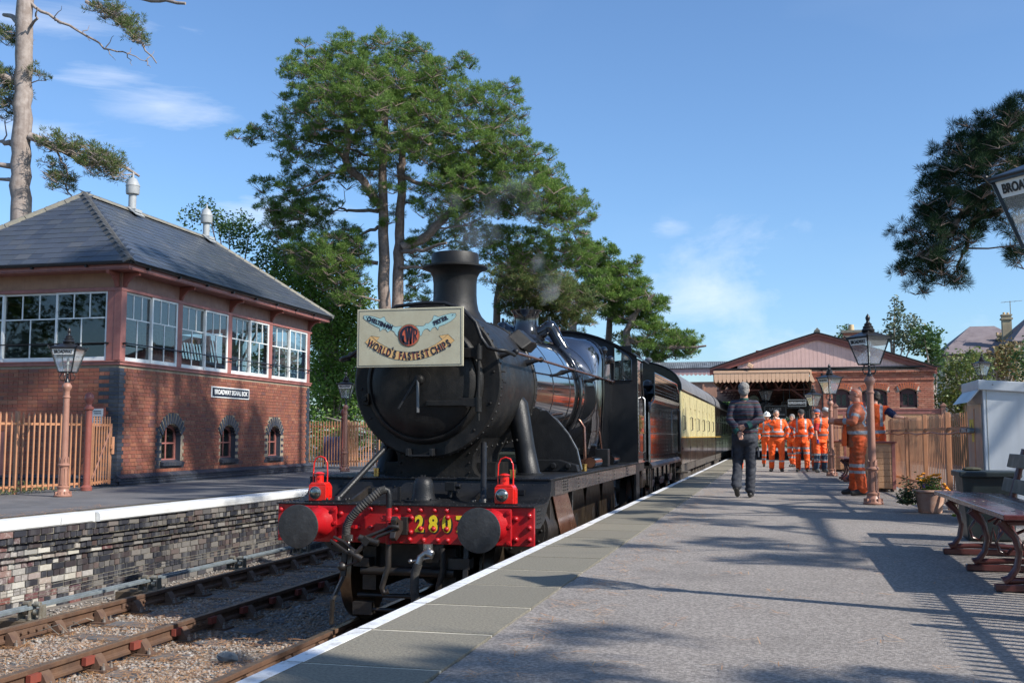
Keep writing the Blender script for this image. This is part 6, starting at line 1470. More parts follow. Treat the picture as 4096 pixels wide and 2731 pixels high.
MB().lathe([(.10,0),(.10,.06),(.06,.10),(.06,1.42),(.085,1.44),(.085,1.47),(.05,1.50),(.045,1.53),(.075,1.58),(.085,1.64),(.07,1.70),(.03,1.74),(0,1.745)], n=16).build('post', m_red, gp, 40)
# middle fence behind the engine
f2 = picket_fence('sunlit salmon railing on the far side platform between signal box and engine', (-12.6,29.6,0), (-7.9,33.5,0), 1.42, gap=.085, w=.030, rails=(.2,1.25), pw=.02)
f2b = picket_fence('short length of salmon railing beside the blue panel, just past the signal box', (-14.0,29.2,0), (-12.2,29.5,0), 1.42, gap=.085, w=.03, rails=(.2,1.25), pw=.02)
for i, (x, y) in enumerate(((-12.13,28.1),(-11.63,30.05))):
    g_ = dup(gp, (x,y,0), 0, ('left' if i == 0 else 'right')+' of the two ball-topped gate posts beside the distant left platform lamp'); g_['group'] = 'ball-topped posts of the far gate'
bp = thing('blue_panel', 'blue sheet panel standing behind the railing past the signal box', 'panel', (-13.2,29.9,0)); MB().box(-.35,.35,-.02,.02,.1,.95).build('sheet', M('faded_blue_sheet', (.03,.07,.22), .5, col2=(.08,.12,.25), vs=4), bp); MB().box(-.37,-.33,-.03,.03,0,1.0).box(.33,.37,-.03,.03,0,1.0).build('frame', m_galvd, bp)
# right platform fence: closely set pickets seen almost end-on
f3 = picket_fence('long tan picket fence along the back of the right platform, seen end-on', (2.27,13.05,0), (2.05,21.2,0), 1.26, gap=.135, w=.030, rails=(.25,1.06), pw=.012, post_every=1.83, lim=300, d=.035)
f4 = picket_fence('near stretch of tan picket fence outside the right edge, casting striped shadows', (2.30,1.0,0), (2.28,10.4,0), 1.26, gap=.10, w=.036, rails=(.25,1.06), pw=.022, post_every=2.2, d=.035)
f5 = picket_fence('far tan picket fence between the lockers and the station wall', (2.03,22.3,0), (1.95,33,0), 1.26, gap=.09, w=.030, rails=(.25,1.06), pw=.022, post_every=2.0)
sb_ = thing('fence_sign_board', 'board fixed to the near platform fence outside the picture', 'sign board', (2.27,8.1,.0)); MB().box(.045,.06,-1.25,1.25,.80,1.08).build('board', m_white, sb_)
cab = MB(); cab.tube([(2.17-.21*i/12*1.0+.0, 13.1+8*i/12, 1.0+.015*math.sin(i*1.9)) for i in range(13)], .011, 6)
cab.build('hose_line', M('orange_brown_cable', (.42,.14,.06), .5), None, 50, label='thin orange-brown cable clipped along the top of the tan fence', category='cable')
# paling fence and gate posts in front of the station end wall
ff = thing('boundary_fence', 'cream boarded fence with pink rail in front of the station end wall', 'fence', (0,38.6,0))
MB().box(2.0,5.6,-.03,.03,1.72,1.88).box(2.0,5.6,-.05,.05,1.86,1.90).build('top_rail', m_rose, ff)
for i in range(24): MB().box(2.02+i*.149,2.02+i*.149+.143,-.012,.012,.1,1.72).build('board', m_wood, ff)
for x in (2.0,3.48,5.55): MB().box(x-.075,x+.075,-.09,.05,0,1.98).prism([(x-.11,1.98),(x+.11,1.98),(x+.05,2.06),(x,2.10),(x-.05,2.06)], 'y', -.12,.08).build('fence_post', m_pink, ff, bevel=.01)
gg = thing('station_gate', 'tall slatted salmon gate between the last lamp and the station fence', 'gate', (1.42,35.2,0))
for i in range(7): MB().box(.03+i*.09,.06+i*.09,-.01,.01,.1,1.45).build('slat', m_fence, gg)
MB().box(0,.66,.01,.03,.2,.25).box(0,.66,.01,.03,1.2,1.25).box(-.05,.03,-.03,.03,0,1.75).box(.63,.70,-.03,.03,0,1.75).build('gate_frame', m_rose, gg)

# ================================================================= LOCKERS, CABINET, BIN
def locker(label, loc, w, d, h):
    t = thing('timber_locker', label, 'locker', loc, 0, 'timber lockers against the fence')
    MB().box(0,w,0,.02,.05,h-.03).build('carcass', m_wood, t); MB().box(0,.02,0,d,.05,h-.03).box(w-.02,w,0,d,.05,h-.03).box(0,w,d-.02,d,.05,h-.03).build('side', m_wood, t)
    n = int((h-.1)/.105)
    for i in range(n): MB().box(.0,w-.045,-.014,.0,.06+i*.105,.06+i*.105+.099).build('board', m_wood, t, bevel=.003); MB().box(-.014,.0,0,d,.06+i*.105,.06+i*.105+.099).build('board', m_wood, t, bevel=.003)
    MB().box(w-.045,w+.015,-.02,.04,.03,h-.03).build('corner_post', m_rose, t, bevel=.003)
    MB().box(-.03,w+.04,-.04,d+.02,h-.03,h+.0).build('lid', m_red, t, bevel=.004)
    MB().box(.02,.08,.02,.08,0,.05).box(w-.08,w-.02,.02,.08,0,.05).box(.02,w-.02,d-.1,d-.04,0,.05).build('foot', m_black, t)
    return t
locker('apricot boarded locker with red lid behind the near lamp post', (1.50,19.42,0), .47, .75, .87)
locker('low apricot boarded locker with red lid behind the far lamp post', (1.33,29.95,0), .46, .8, .84)
CB_ = thing('equipment_cabinet', 'tall grey steel cabinet with sloping lid and yellow warning labels', 'cabinet', (2.22,12.55,0))
m_cab = M('grey_steel_cabinet', (.50,.53,.56), .42, metal=.15, col2=(.44,.47,.50), vs=1.6, bump=.08, bs=12, streak=((.36,.38,.40), .35), stain=((.26,.27,.28), .5, 16, .66, .75))
m_door = M('scuffed_metal_door', (.30,.27,.25), .38, metal=.6, col2=(.36,.36,.38), vs=2.5, streak=((.40,.24,.14), .5))
MB().prism([(0,.0),(1.7,.0),(1.7,1.38),(0,1.50)], 'y', 0, 1.0).build('cabinet_body', m_cab, CB_, bevel=.008)
MB().prism([(-.05,1.48),(1.75,1.35),(1.75,1.46),(-.05,1.59)], 'y', -.04, 1.05).build('cabinet_lid', m_cab, CB_, bevel=.008)
MB().prism([(-.16,1.34),(-.13,1.36),(-.02,1.49),(-.04,1.49)], 'y', -.0, 1.02).build('drip_flap', m_cab, CB_)
MB().box(-.012,-.002,.06,.95,.1,1.33).build('cabinet_door', m_door, CB_, bevel=.004)
MB().box(-.016,-.012,.55,.80,1.02,1.16).box(-.016,-.012,.52,.66,.90,1.0).build('warning_label', M('yellow_label', (.72,.55,.06), .5), CB_)
MB().prism([(.60,1.04),(.70,1.04),(.65,1.12)], 'x', -.0175,-.0162).build('warning_triangle', m_lit, CB_)
hh = MB(); hh.cyl((-.02,.50,1.03),(-.10,.50,1.03),.03,n=12); hh.cyl((-.02,.90,1.03),(-.10,.90,1.03),.03,n=12); hh.box(-.10,-.08,.42,.98,1.01,1.05); hh.build('door_handle', m_galv, CB_, 40)
MB().cyl((.62,-.02,1.22),(.62,0,1.22),.125,n=32).build('round_cover', m_cab, CB_, 40)
bl = MB()
for a in (45,135,225,315): bl.rivet((.62+.10*math.cos(R(a)),-.02,1.22+.10*math.sin(R(a))),(0,-1,0),.012)
for x in (.1,.6,1.1): bl.rivet((x,-.04,1.54-.075*x/1.0),(0,-1,0),.008)
bl.build('cover_screw', m_galvd, CB_, kind='stuff')
MB().box(.035,.04,-.003,.0,.0,1.48).build('corner_seam', m_galvd, CB_)
WB = thing('wheelie_bin', 'dark green-black plastic bin standing between the bench and the cabinet', 'bin', (1.90,10.75,0))
m_bin = M('dark_bin_plastic', (.012,.020,.022), .42, col2=(.02,.03,.032), vs=5)
MB().add([(-.20,-.19,0),(.20,-.19,0),(.20,.19,0),(-.20,.19,0),(-.245,-.22,.60),(.245,-.22,.60),(.245,.22,.60),(-.245,.22,.60)], [(0,3,2,1),(4,5,6,7),(0,1,5,4),(1,2,6,5),(2,3,7,6),(3,0,4,7)]).build('bin_body', m_bin, WB, bevel=.02)
MB().box(-.27,.27,-.25,.25,.585,.64).build('rim', m_bin, WB, bevel=.012)
MB().tube([(-.235,-.235,.385),(-.15,-.26,.40),(-.05,-.26,.395),(-.04,-.26,.27)], .008, 6).build('wire_handle', m_steel, WB, 50)
MB().ball((-.12,0,.655),.05,8,6,1.8,1.2,.4).build('rubbish', M('leaf_rubbish', (.05,.05,.03), .9), WB)

# ================================================================= BENCHES
m_seat = M('polished_maroon_slat', (.085,.022,.022), .28, coat=.35, col2=(.12,.035,.032), vs=6, bump=.05)
m_iron = M('maroon_cast_iron', (.105,.032,.030), .32, coat=.4, col2=(.07,.022,.022), vs=9, bump=.1)
m_oldw = M('worn_bench_back', (.10,.085,.065), .5, col2=(.17,.15,.12), vs=7, bump=.3, streak=((.05,.03,.025), .3))
def bench(label, loc, L=3.0, frames=(0,1.06,2.12), group=None, rz=0):
    """faces -x (towards the track); frames stand across x, slats run along y"""
    t = thing('platform_bench', label, 'bench', loc, rz, group)
    for k, y in enumerate(frames):
        y += .35
        MB().box(-.03,.62,y-.03,y+.03,0,.045).build('foot_board', m_iron, t, bevel=.006)
        f = MB()
        f.tube([(.02,y,.06),(.06,y,.08),(.10,y,.14),(.12,y,.24),(.10,y,.33),(.05,y,.39),(.02,y,.43)], [.030,.024,.022,.020,.022,.028,.034], 8)
        f.tube([(.02,y,.425),(.20,y,.43),(.42,y,.40),(.50,y,.40)], .020, 8)
        f.tube([(.05,y,.065),(.30,y,.075),(.56,y,.065)], .020, 8)
        f.tube([(.60,y,.05),(.55,y,.10),(.50,y,.20),(.49,y,.32),(.50,y,.42),(.55,y,.60),(.60,y,.78),(.62,y,.86)], [.030,.026,.024,.024,.028,.028,.024,.022], 8)
        F_ = f.build('bench_frame', m_iron, t, 50)
        g_ = MB()      # cast scroll initials in the frame
        g_.tube([(.17,y,.33),(.20,y,.37),(.24,y,.36),(.25,y,.31),(.21,y,.26),(.18,y,.21),(.20,y,.14),(.25,y,.12),(.28,y,.16)], .013, 6)
        g_.tube([(.22,y,.37),(.28,y,.30),(.31,y,.20),(.33,y,.09)], .013, 6); g_.tube([(.33,y,.09),(.36,y,.22),(.38,y,.10)], .012, 6); g_.tube([(.38,y,.10),(.42,y,.25),(.44,y,.36)], .012, 6)
        g_.tube([(.30,y,.34),(.34,y,.38),(.40,y,.36),(.38,y,.30),(.32,y,.27)], .012, 6); g_.ball((.265,y,.29),.024,8,6)
        g_.build('scroll_monogram', m_iron, F_, 60)
    for i, (x0, x1, z) in enumerate(((-.03,.165,.463),(.18,.345,.452),(.36,.50,.446))):
        s_ = MB().box(x0,x1,0,L,z,z+.034).build('seat_slat', m_seat, t, bevel=.006)
        b_ = MB()
        for y in frames: b_.cyl(((x0+x1)/2-.03,y+.35,z+.034),((x0+x1)/2-.03,y+.35,z+.037),.013,n=10); b_.cyl(((x0+x1)/2+.03,y+.35,z+.034),((x0+x1)/2+.03,y+.35,z+.037),.013,n=10)
        b_.build('slat_screw', m_galvd, s_, kind='stuff')
    for x, z in ((.535,.56),(.585,.76)): 
        o = MB().obox((0,L/2,0),(.03,L,.115)).build('back_slat', m_oldw, t, bevel=.006, loc=(x,0,z)); o.rotation_euler.y = R(14)
    return t
bench('long maroon bench with scrolled iron frames, cut by the right edge of the picture', (1.335,6.88,0), 2.88, (0,1.04,2.13))
bench('small maroon bench with iron frames behind the man in the dirty orange jacket', (1.36,23.0,0), 2.4, (0,.95,1.65))
bench('dark bench by the second locker, mostly hidden behind the leaning worker', (1.20,31.2,0), 2.4, (0,.9,1.7))

# ================================================================= FLOWER POT, PLANTS AT THE FENCE
m_terra = M('terracotta', (.42,.20,.13), .8, col2=(.52,.33,.24), vs=5, bump=.2, bs=50, streak=((.55,.42,.34), .5))
FP = thing('flower_pot', 'large terracotta pot of orange marigolds in front of the tan fence', 'flower pot', (1.86,14.3,0)); FP.scale = (.84,)*3
MB().lathe([(.165,0),(.17,.01),(.175,.06),(.205,.22),(.225,.30),(.245,.305),(.255,.32),(.25,.345),(.225,.345),(.215,.30),(.0,.29)], n=40).build('pot', m_terra, FP, 35)
MB().cyl((0,0,.285),(0,0,.30),.21,n=20).build('soil', M('potting_soil', (.03,.022,.015), .95, bump=.8, bs=30), FP)
def leafcloud(name, n, fn, size, mat, parent=None, kind=None, asp=.45, up=.3, **kw):
    P = np.array([fn() for _ in range(n)]); return leafmesh(name, P, size, mat, parent, asp, up, kind, **kw)
def leafmesh(name, P, size, mat, parent=None, asp=.45, up=.3, kind=None, mi=None, **kw):
    n = len(P); d = nr.normal(0, 1, (n, 3)); d[:, 2] = np.abs(d[:, 2])*up+d[:, 2]*(1-up)*.5; d /= np.linalg.norm(d, axis=1)[:, None]
    e = np.cross(d, nr.normal(0, 1, (n, 3))); e /= np.linalg.norm(e, axis=1)[:, None]; s = size*nr.uniform(.6, 1.25, n)[:, None]
    V = np.stack([P-d*s*.5, P+e*s*asp*.5, P+d*s*.5, P-e*s*asp*.5], axis=1).reshape(-1, 3)
    me = npmesh(name, V, np.arange(n*4).reshape(-1, 4), mat, None if mi is None else mi)
    if kind: kw['kind'] = kind
    return link(name, me, parent, **kw)
m_leafg = M('garden_leaf', (.05,.12,.025), .55, island=[(0,(.04,.10,.02)),(.5,(.07,.16,.03)),(1,(.11,.20,.05))], transl=.3)
leafcloud('foliage', 900, lambda: (lambda a, r, z: (r*math.cos(a), r*math.sin(a), z))(rnd.uniform(0,6.28), .17*rnd.random()**.5, rnd.uniform(.31,.52)), .04, m_leafg, FP)
m_mar = M('marigold_orange', (.85,.28,.01), .6, island=[(0,(.85,.25,.01)),(1,(.90,.42,.02))])
fm = MB()
for k in range(14):
    a = rnd.uniform(0,6.28); 
    for q in range(3): fm.tube([(0,0,.006*q),(0.001,0,.006*q+.006)], [.022-.006*q,.018-.006*q], 8)
    break
flm = MB(); flm.lathe([(.004,-.008),(.028,0),(.034,.006),(.024,.018),(.010,.024),(0,.024)], n=9); flm = flm.mesh('marigold', m_mar, 60)
for k in range(16):
    a = rnd.uniform(0,6.28); r = .17*rnd.random()**.5; o = link('marigold', flm, FP, (r*math.cos(a), r*math.sin(a), .50+rnd.uniform(-.04,.08))); o.rotation_euler = (rnd.uniform(-.6,.6), rnd.uniform(-.6,.6), 0)
for k in range(4): o = link('marigold', flm, FP, (.20+.02*k, -.03+.05*rnd.random(), .42-.03*k))
vf = MB()
for k in range(10): vf.ball((rnd.uniform(-.15,.1), rnd.uniform(-.12,.1), rnd.uniform(.36,.46)), .012, 6, 4)
vf.build('violet_flower', M('violet_flower', (.12,.07,.42), .6), FP, kind='stuff')
leafcloud('fence_weeds', 700, lambda: (1.60+rnd.gauss(0,.05), 14.35+rnd.gauss(0,.12), .10+abs(rnd.gauss(0,.12))), .05, M('dark_weed_leaf', (.03,.06,.02), .7, island=[(0,(.02,.045,.015)),(.6,(.05,.08,.02)),(1,(.14,.10,.04))]), kind='stuff', label='dark weeds growing in the angle left of the terracotta pot', category='weeds')
leafcloud('small_plant', 130, lambda: (2.05+rnd.gauss(0,.05), 13.0+rnd.gauss(0,.08), .05+abs(rnd.gauss(0,.05))), .07, M('lime_leaf', (.28,.36,.05), .6), kind='stuff', label='small lime-green plant at the foot of the fence by the bench', category='plant')
leafcloud('verge_grass', 2600, lambda: (-12.5+rnd.gauss(0,.28)+.0, 14.0+rnd.uniform(-2.2,1.9), .03+abs(rnd.gauss(0,.06))), .08, M('verge_grass', (.06,.10,.025), .8, island=[(0,(.06,.10,.02)),(.5,(.12,.13,.04)),(1,(.20,.15,.07))]), kind='stuff', label='rough grass and litter below the railing on the left platform', category='grass', asp=.15, up=.9)
# ================================================================= PEOPLE
def remesh(mb, voxel, smooth=4, folds=0, fseed=0, fs=9):
    me = mb.mesh('tmp', [])
    o = bpy.data.objects.new('tmp', me); COL.objects.link(o)
    m = o.modifiers.new('r', 'REMESH'); m.mode = 'VOXEL'; m.voxel_size = voxel; m.use_smooth_shade = True
    if smooth: s = o.modifiers.new('s', 'SMOOTH'); s.iterations = smooth; s.factor = .5
    dg = bpy.context.evaluated_depsgraph_get(); out = bpy.data.meshes.new_from_object(o.evaluated_get(dg)); bpy.data.objects.remove(o); bpy.data.meshes.remove(me)
    if folds:
        n = len(out.vertices); co = np.empty(n*3, np.float32); out.vertices.foreach_get('co', co); co = co.reshape(-1, 3)
        nn = np.empty(n*3, np.float32); out.vertices.foreach_get('normal', nn); nn = nn.reshape(-1, 3)
        d = np.array([abs(noise.noise(Vector((c[0]*fs*.6+fseed, c[1]*fs*.6, c[2]*fs*1.35+c[0]*fs*.5))))*1.6-.4+.5*noise.noise(Vector((c[0]*fs*2, c[1]*fs*2+fseed, c[2]*fs*2.6))) for c in co])
        co += nn*(d[:, None]*folds); out.vertices.foreach_set('co', co.ravel())
    out.polygons.foreach_set('use_smooth', [True]*len(out.polygons)); out.update(); return out
def cap(mb, p, q, r0, r1=None):
    r1 = r0 if r1 is None else r1; mb.cyl(p, q, r0, r1, n=14); mb.ball(p, r0, 14, 8); mb.ball(q, r1, 14, 8)
def ell(mb, c, rx, ry, rz): mb.ball(c, 1, 18, 12, rx, ry, rz)
def lerp(a, b, t): return tuple(Vector(a).lerp(Vector(b), t))
DEF = dict(hip=(.095, 0, .92), knee=(.11, -.02, .50), ankle=(.12, .03, .09), toe=(.14, -.13, .035),
           sh=(.175, .0, 1.44), elbow=(.24, .03, 1.16), wrist=(.24, -.06, .92))
def pose(**kw):
    J = {}
    for k, v in DEF.items(): J[k+'L'] = v; J[k+'R'] = (-v[0], v[1], v[2])
    J.update(kw); return J
m_skin = M('skin', (.55,.30,.21), .5, col2=(.48,.24,.16), vs=12)
m_skin2 = M('ruddy_skin', (.50,.24,.16), .5, col2=(.42,.17,.11), vs=12)
m_hv = M('hi_vis_orange', (.92,.125,.010), .65, col2=(.70,.075,.006), vs=5, bump=.25, bs=14, stain=((.35,.07,.02), .35, 3, .6, .85))
m_hvd = M('grimy_hi_vis_orange', (.66,.085,.012), .8, col2=(.30,.06,.02), vs=4, bump=.3, bs=14, stain=((.16,.06,.025), .7, 4, .48, .72))
m_hvj = M('dirty_faded_orange_jacket', (.55,.15,.07), .8, col2=(.36,.09,.045), vs=3, bump=.3, bs=14, stain=((.20,.08,.04), .75, 3.2, .45, .68))
m_hvb = M('brown_grimed_jacket', (.24,.085,.04), .8, col2=(.32,.10,.04), vs=4, bump=.3, bs=14)
m_refl = M('reflective_tape', (.30,.32,.34), .45, col2=(.24,.26,.28), vs=20)
m_boot = M('black_boot', (.018,.017,.016), .55, bump=.2); m_bootb = M('tan_boot', (.16,.09,.045), .8)
m_grey = M('grey_white_hair', (.30,.285,.27), .9, col2=(.13,.125,.12), vs=40, bump=.9, bs=90)
m_hairg = M('dark_grey_hair', (.13,.13,.13), .8, col2=(.25,.25,.25), vs=40, bump=.9, bs=90); m_hairb = M('black_brown_hair', (.03,.024,.02), .7, bump=.8, bs=90)
m_eye = M('eye', (.02,.02,.02), .2)
def hand(mb, w, d, nrm, s=1., curl=.5, side=1, point=None):
    """palm + four fingers + thumb starting at wrist w, pointing d, palm facing nrm"""
    w = Vector(w); d = Vector(d).normalized(); n = Vector(nrm); n = (n-d*n.dot(d)).normalized(); c = d.cross(n)*side
    cap(mb, tuple(w-d*.02), tuple(w+d*.01), .024*s, .025*s)
    for k, off in enumerate((-.028,-.009,.010,.028)): cap(mb, tuple(w+d*.015*s+c*off*s*.7), tuple(w+d*.085*s+c*off*s), .0155*s, .0125*s)
    for k, (off, L) in enumerate(((-.028,.062),(-.009,.075),(.010,.070),(.028,.055))):
        p = w+d*.085*s+c*off*s; dd = d; cc = curl*(1+.08*k)
        for j, f in enumerate((.45,.32,.25)):
            a = cc*(.7 if j == 0 else 1.0); dd = (dd*math.cos(a)+n*math.sin(a)).normalized(); n2 = (n-dd*n.dot(dd)); q = p+dd*L*f*s; cap(mb, tuple(p), tuple(q), (.0098-.0008*j)*s, (.0090-.0008*j)*s); p = q
            n = n2.normalized() if n2.length > 1e-4 else n
        n = Vector(nrm); n = (n-d*n.dot(d)).normalized()
    p = w+d*.02*s-c*.026*s; t = (d*.75-c*.6+n*.35).normalized(); q = p+t*.042*s; cap(mb, tuple(p), tuple(q), .014*s, .0115*s); t = (t+n*.5+d*.35).normalized(); cap(mb, tuple(q), tuple(q+t*.032*s), .0112*s, .009*s)
def person(label, loc, rz, J, scale=1., fat=1., belly=0., voxel=.014, head=(0,0), top='jacket', topmat=None, legmat=None, hair=None, hat=None, skin=None, boots=None, bands=True, braces=True, torso_lean=(0,0), hands=(None,None), beard=False, legbands=((.30,.36),(.42,.48)), extras=None, sleeves='long', sleevemat=None, hem=.82, loose=1., group=None, legzones=None, topzones=None, armbands=True, headpos=None):
    skin = skin or m_skin; topmat = topmat or m_hv; legmat = legmat or m_hv; boots = boots or m_boot
    t = thing('person', label, 'person', loc, rz, group); t.scale = (scale,)*3
    lx, ly = torso_lean
    pel = Vector((0, .01, .95)); wai = Vector((lx*.35, ly*.35+0, 1.10)); che = Vector((lx*.8, ly*.8, 1.32)); nk = Vector((lx, ly+.015, 1.49)); hd = Vector(headpos) if headpos else nk+Vector((lx*.25, ly*.3-.025, .155))
    Rm = Matrix.Rotation(R(head[0]), 3, 'Z') @ Matrix.Rotation(R(head[1]), 3, 'X')
    H = lambda x, y, z: tuple(hd+Rm @ Vector((x, y, z)))
    # ---- body
    b = MB(); ell(b, tuple(pel), .15*fat, .11*fat, .12); ell(b, tuple(wai), .14*fat, .10*fat, .14); ell(b, tuple(che), .165*fat, .115*fat, .18); cap(b, tuple(nk-Vector((0,0,.04))), tuple(hd-Vector((0,-.01,.06))), .062*max(1,fat*.9), .056)
    for s in 'LR':
        cap(b, J['hip'+s], J['knee'+s], .075*fat, .055); cap(b, J['knee'+s], J['ankle'+s], .05, .036); cap(b, J['ankle'+s], J['toe'+s], .035, .03)
        cap(b, J['sh'+s], J['elbow'+s], .050, .040); cap(b, J['elbow'+s], J['wrist'+s], .038, .026)
    for p, r in ((H(0,.012,.018), (.076,.094,.092)), (H(0,-.018,-.035), (.062,.070,.075)), (H(0,-.045,-.075), (.042,.040,.034))): 
        k = len(b.v); ell(b, (0,0,0), *r); 
        for i in range(k, len(b.v)): b.v[i] = tuple(Vector(p)+Rm @ Vector(b.v[i]))
    cap(b, H(0,-.086,.005), H(0,-.104,-.030), .010, .014); cap(b, H(-.035,-.076,.022), H(.035,-.076,.022), .012)
    for sx in (-1,1): 
        k = len(b.v); ell(b, (0,0,0), .010, .020, .030)
        for i in range(k, len(b.v)): b.v[i] = tuple(Vector(H(sx*.078,.012,-.012))+Rm @ Vector(b.v[i]))
    cap(b, H(-.020,-.086,-.060), H(.020,-.086,-.060), .0085)
    for s, hn in zip('LR', hands):
        e, w = Vector(J['elbow'+s]), Vector(J['wrist'+s]); d = (w-e).normalized()
        if hn == 'hidden': continue
        hn = hn or {}
        hand(b, w+d*.015, hn.get('d', d), hn.get('n', (1 if s == 'R' else -1, 0, 0)), 1.0, hn.get('curl', .35), hn.get('side', 1 if s == 'L' else -1))
    me = remesh(b, min(voxel*.7, .0095), 2); me.materials.append(skin); bo = link('body', me, t)
    ey = MB()
    for sx in (-1,1): ey.ball(H(sx*.031,-.084,.004), .0095, 8, 6)
    ey.build('eyes', m_eye, bo, 60)
    mo = MB(); mo.tube([H(-.022,-.0955,-.060),H(0,-.099,-.061),H(.022,-.0955,-.060)], .0035, 5); mo.build('mouth', M('lips', (.30,.10,.08), .5), bo)
    # ---- trousers
    b = MB(); lw = loose
    ell(b, (0,.01,.965), .168*fat, .125*fat, .10); ell(b, (0,.02,.90), .172*fat, .135*fat, .12)
    for s in 'LR':
        h, k_, a = J['hip'+s], J['knee'+s], J['ankle'+s]; cap(b, h, k_, .098*fat**.7*lw, .078*lw); cap(b, k_, lerp(k_, a, .93), .078*lw, .070*lw)
        ell(b, tuple(Vector(a)+Vector((0,0,.03))), .070*lw, .080*lw, .05)
    me = remesh(b, voxel, 3, .011*(1.2 if loose > 1.05 else 1), rnd.random()*9)
    me.materials.append(legmat); me.materials.append(m_refl)
    for m_ in (legzones or {}).get('mats', []): me.materials.append(m_)
    if legbands or legzones:
        for p in me.polygons:
            c = p.center; s = 'L' if c.x*(1 if J['kneeL'][0] > J['kneeR'][0] else -1) > (J['kneeL'][0]+J['kneeR'][0])/2*1 else 'R'
            h, k_, a = Vector(J['hip'+s]), Vector(J['knee'+s]), Vector(J['ankle'+s])
            zz = c.z
            if legzones:
                for z0, z1, mi in legzones['z']:
                    if z0 <= zz < z1: p.material_index = mi+2
            for z0, z1 in (legbands or ()):
                if z0 <= zz < z1: p.material_index = 1
    link('trousers', me, t)
    # ---- upper garment
    b = MB(); ell(b, (pel.x+lx*.2, pel.y+ly*.2, max(hem+.10, .96)), .178*fat, .135*fat, .12); ell(b, tuple(wai+Vector((0,-belly*.5,0))), .172*fat, .130*fat+belly*.5, .17); ell(b, tuple(che), .188*fat, .140*fat, .20); cap(b, tuple(nk-Vector((.07,0,.05))), tuple(nk+Vector((.07,0,-.05))), .075, .075)
    if hem < .86: b.lathe([(.16,hem),(.185*1.0,hem),(.175,1.05),(.10,1.1)], c=(pel.x,pel.y,0), n=24, sx=fat, sy=.78*fat)
    cap(b, tuple(nk-Vector((0,0,.03))), tuple(nk+Vector((0,.0,.012))), .070, .064)
    for s in 'LR':
        sh, e, w = J['sh'+s], J['elbow'+s], J['wrist'+s]; cap(b, lerp(tuple(nk-Vector((0,0,.06))), sh, .6), sh, .075, .072)
        if sleeves == 'long': cap(b, sh, e, .070*loose**.5, .060); cap(b, e, lerp(e, w, .97), .060, .046)
        elif sleeves == 'short': cap(b, sh, lerp(sh, e, .75), .068, .066)
        else: cap(b, sh, lerp(sh, e, .12), .070, .072)
    me = remesh(b, voxel, 3, .010, rnd.random()*9)
    me.materials.append(topmat); me.materials.append(m_refl); zm = topzones or {}
    for m_ in zm.get('mats', []): me.materials.append(m_)
    for p in me.polygons:
        c = p.center; best = 'T'; bd = 1e9
        for s in 'LR':
            for A, B in (('sh','elbow'),('elbow','wrist')):
                a, bb = Vector(J[A+s]), Vector(J[B+s]); ab = bb-a; u = max(0, min(1, (c-a).dot(ab)/ab.length_squared)); dd = (a+ab*u-c).length
                if dd < bd and dd < .088 and not (A == 'sh' and u < .18): bd = dd; best = (A, s, u)
        if best == 'T':
            for z0, z1, mi in zm.get('z', []):
                if z0 <= c.z < z1: p.material_index = mi+2
            if bands and (.995 <= c.z < 1.045 or (bands != 1 and 1.12 <= c.z < 1.165)): p.material_index = 1
            if bands == 3 and .90 <= c.z < .95: p.material_index = 1
            if braces and c.z > 1.12 and .095 < abs(c.x-lx*(c.z-.95)*1.6) < .145: p.material_index = 1
        else:
            A, s, u = best
            if sleevemat and 'arm' in zm: p.material_index = zm['arm']+2
            if armbands and ((A == 'sh' and .52 < u < .70) or (A == 'elbow' and .35 < u < .55)): p.material_index = 1
    link(top, me, t)
    # ---- footwear
    b = MB()
    for s in 'LR':
        a, to = Vector(J['ankle'+s]), Vector(J['toe'+s]); cap(b, tuple(a+Vector((0,0,.02))), tuple(a), .048, .048); d = (to-a); heel = a-Vector((d.x,d.y,0)).normalized()*.035+Vector((0,0,-.045)) if abs(to.z-.035) < .02 and a.z < .12 else a-d.normalized()*.03+Vector((0,.03,-.03))
        cap(b, tuple(heel), tuple(to), .040, .040); cap(b, tuple(a), tuple(to+Vector((0,0,.004))), .046, .036)
    me = remesh(b, .010, 1)
    if not any(k in str(label) for k in ('walking',)):
        pass
    me.materials.append(boots); link('boots', me, t)
    # ---- hair, hat
    def blob(parts, voxel_, mat, name, noisy=0):
        b = MB()
        for p, r in parts:
            k = len(b.v); ell(b, (0,0,0), *r)
            for i in range(k, len(b.v)): b.v[i] = tuple(Vector(H(*p))+Rm @ Vector(b.v[i]))
        me = remesh(b, voxel_, 1, noisy, rnd.random()*5, 40); me.materials.append(mat); return link(name, me, t)
    if hair: blob([((0,.025,.038),(.086,.098,.085)),((0,.055,-.02),(.076,.066,.085)),((.055,.02,0),(.03,.05,.06)),((-.055,.02,0),(.03,.05,.06))] if hair[1] == 'full' else [((0,.03,.045),(.082,.094,.075)),((0,.055,-.005),(.074,.058,.06))], .010, hair[0], 'hair', .008)
    if beard: blob([((0,-.055,-.082),(.040,.040,.028))], .008, m_grey, 'beard', .003)
    if hat == 'helmet':
        b = MB(); b.lathe([(.128,-.012),(.13,0),(.112,.006),(.110,.03),(.098,.075),(.06,.108),(.02,.12),(0,.121)], n=28, sy=1.12); b.box(-.012,.012,-.12,.12,.09,.122)
        b.ball((0,-.115,0),.055,14,6,1.2,.8,.14); b.v = [H(x, y+.0, z+.055) for x, y, z in b.v]; b.build('safety_helmet', M('white_helmet', (.78,.78,.76), .25), t, 40)
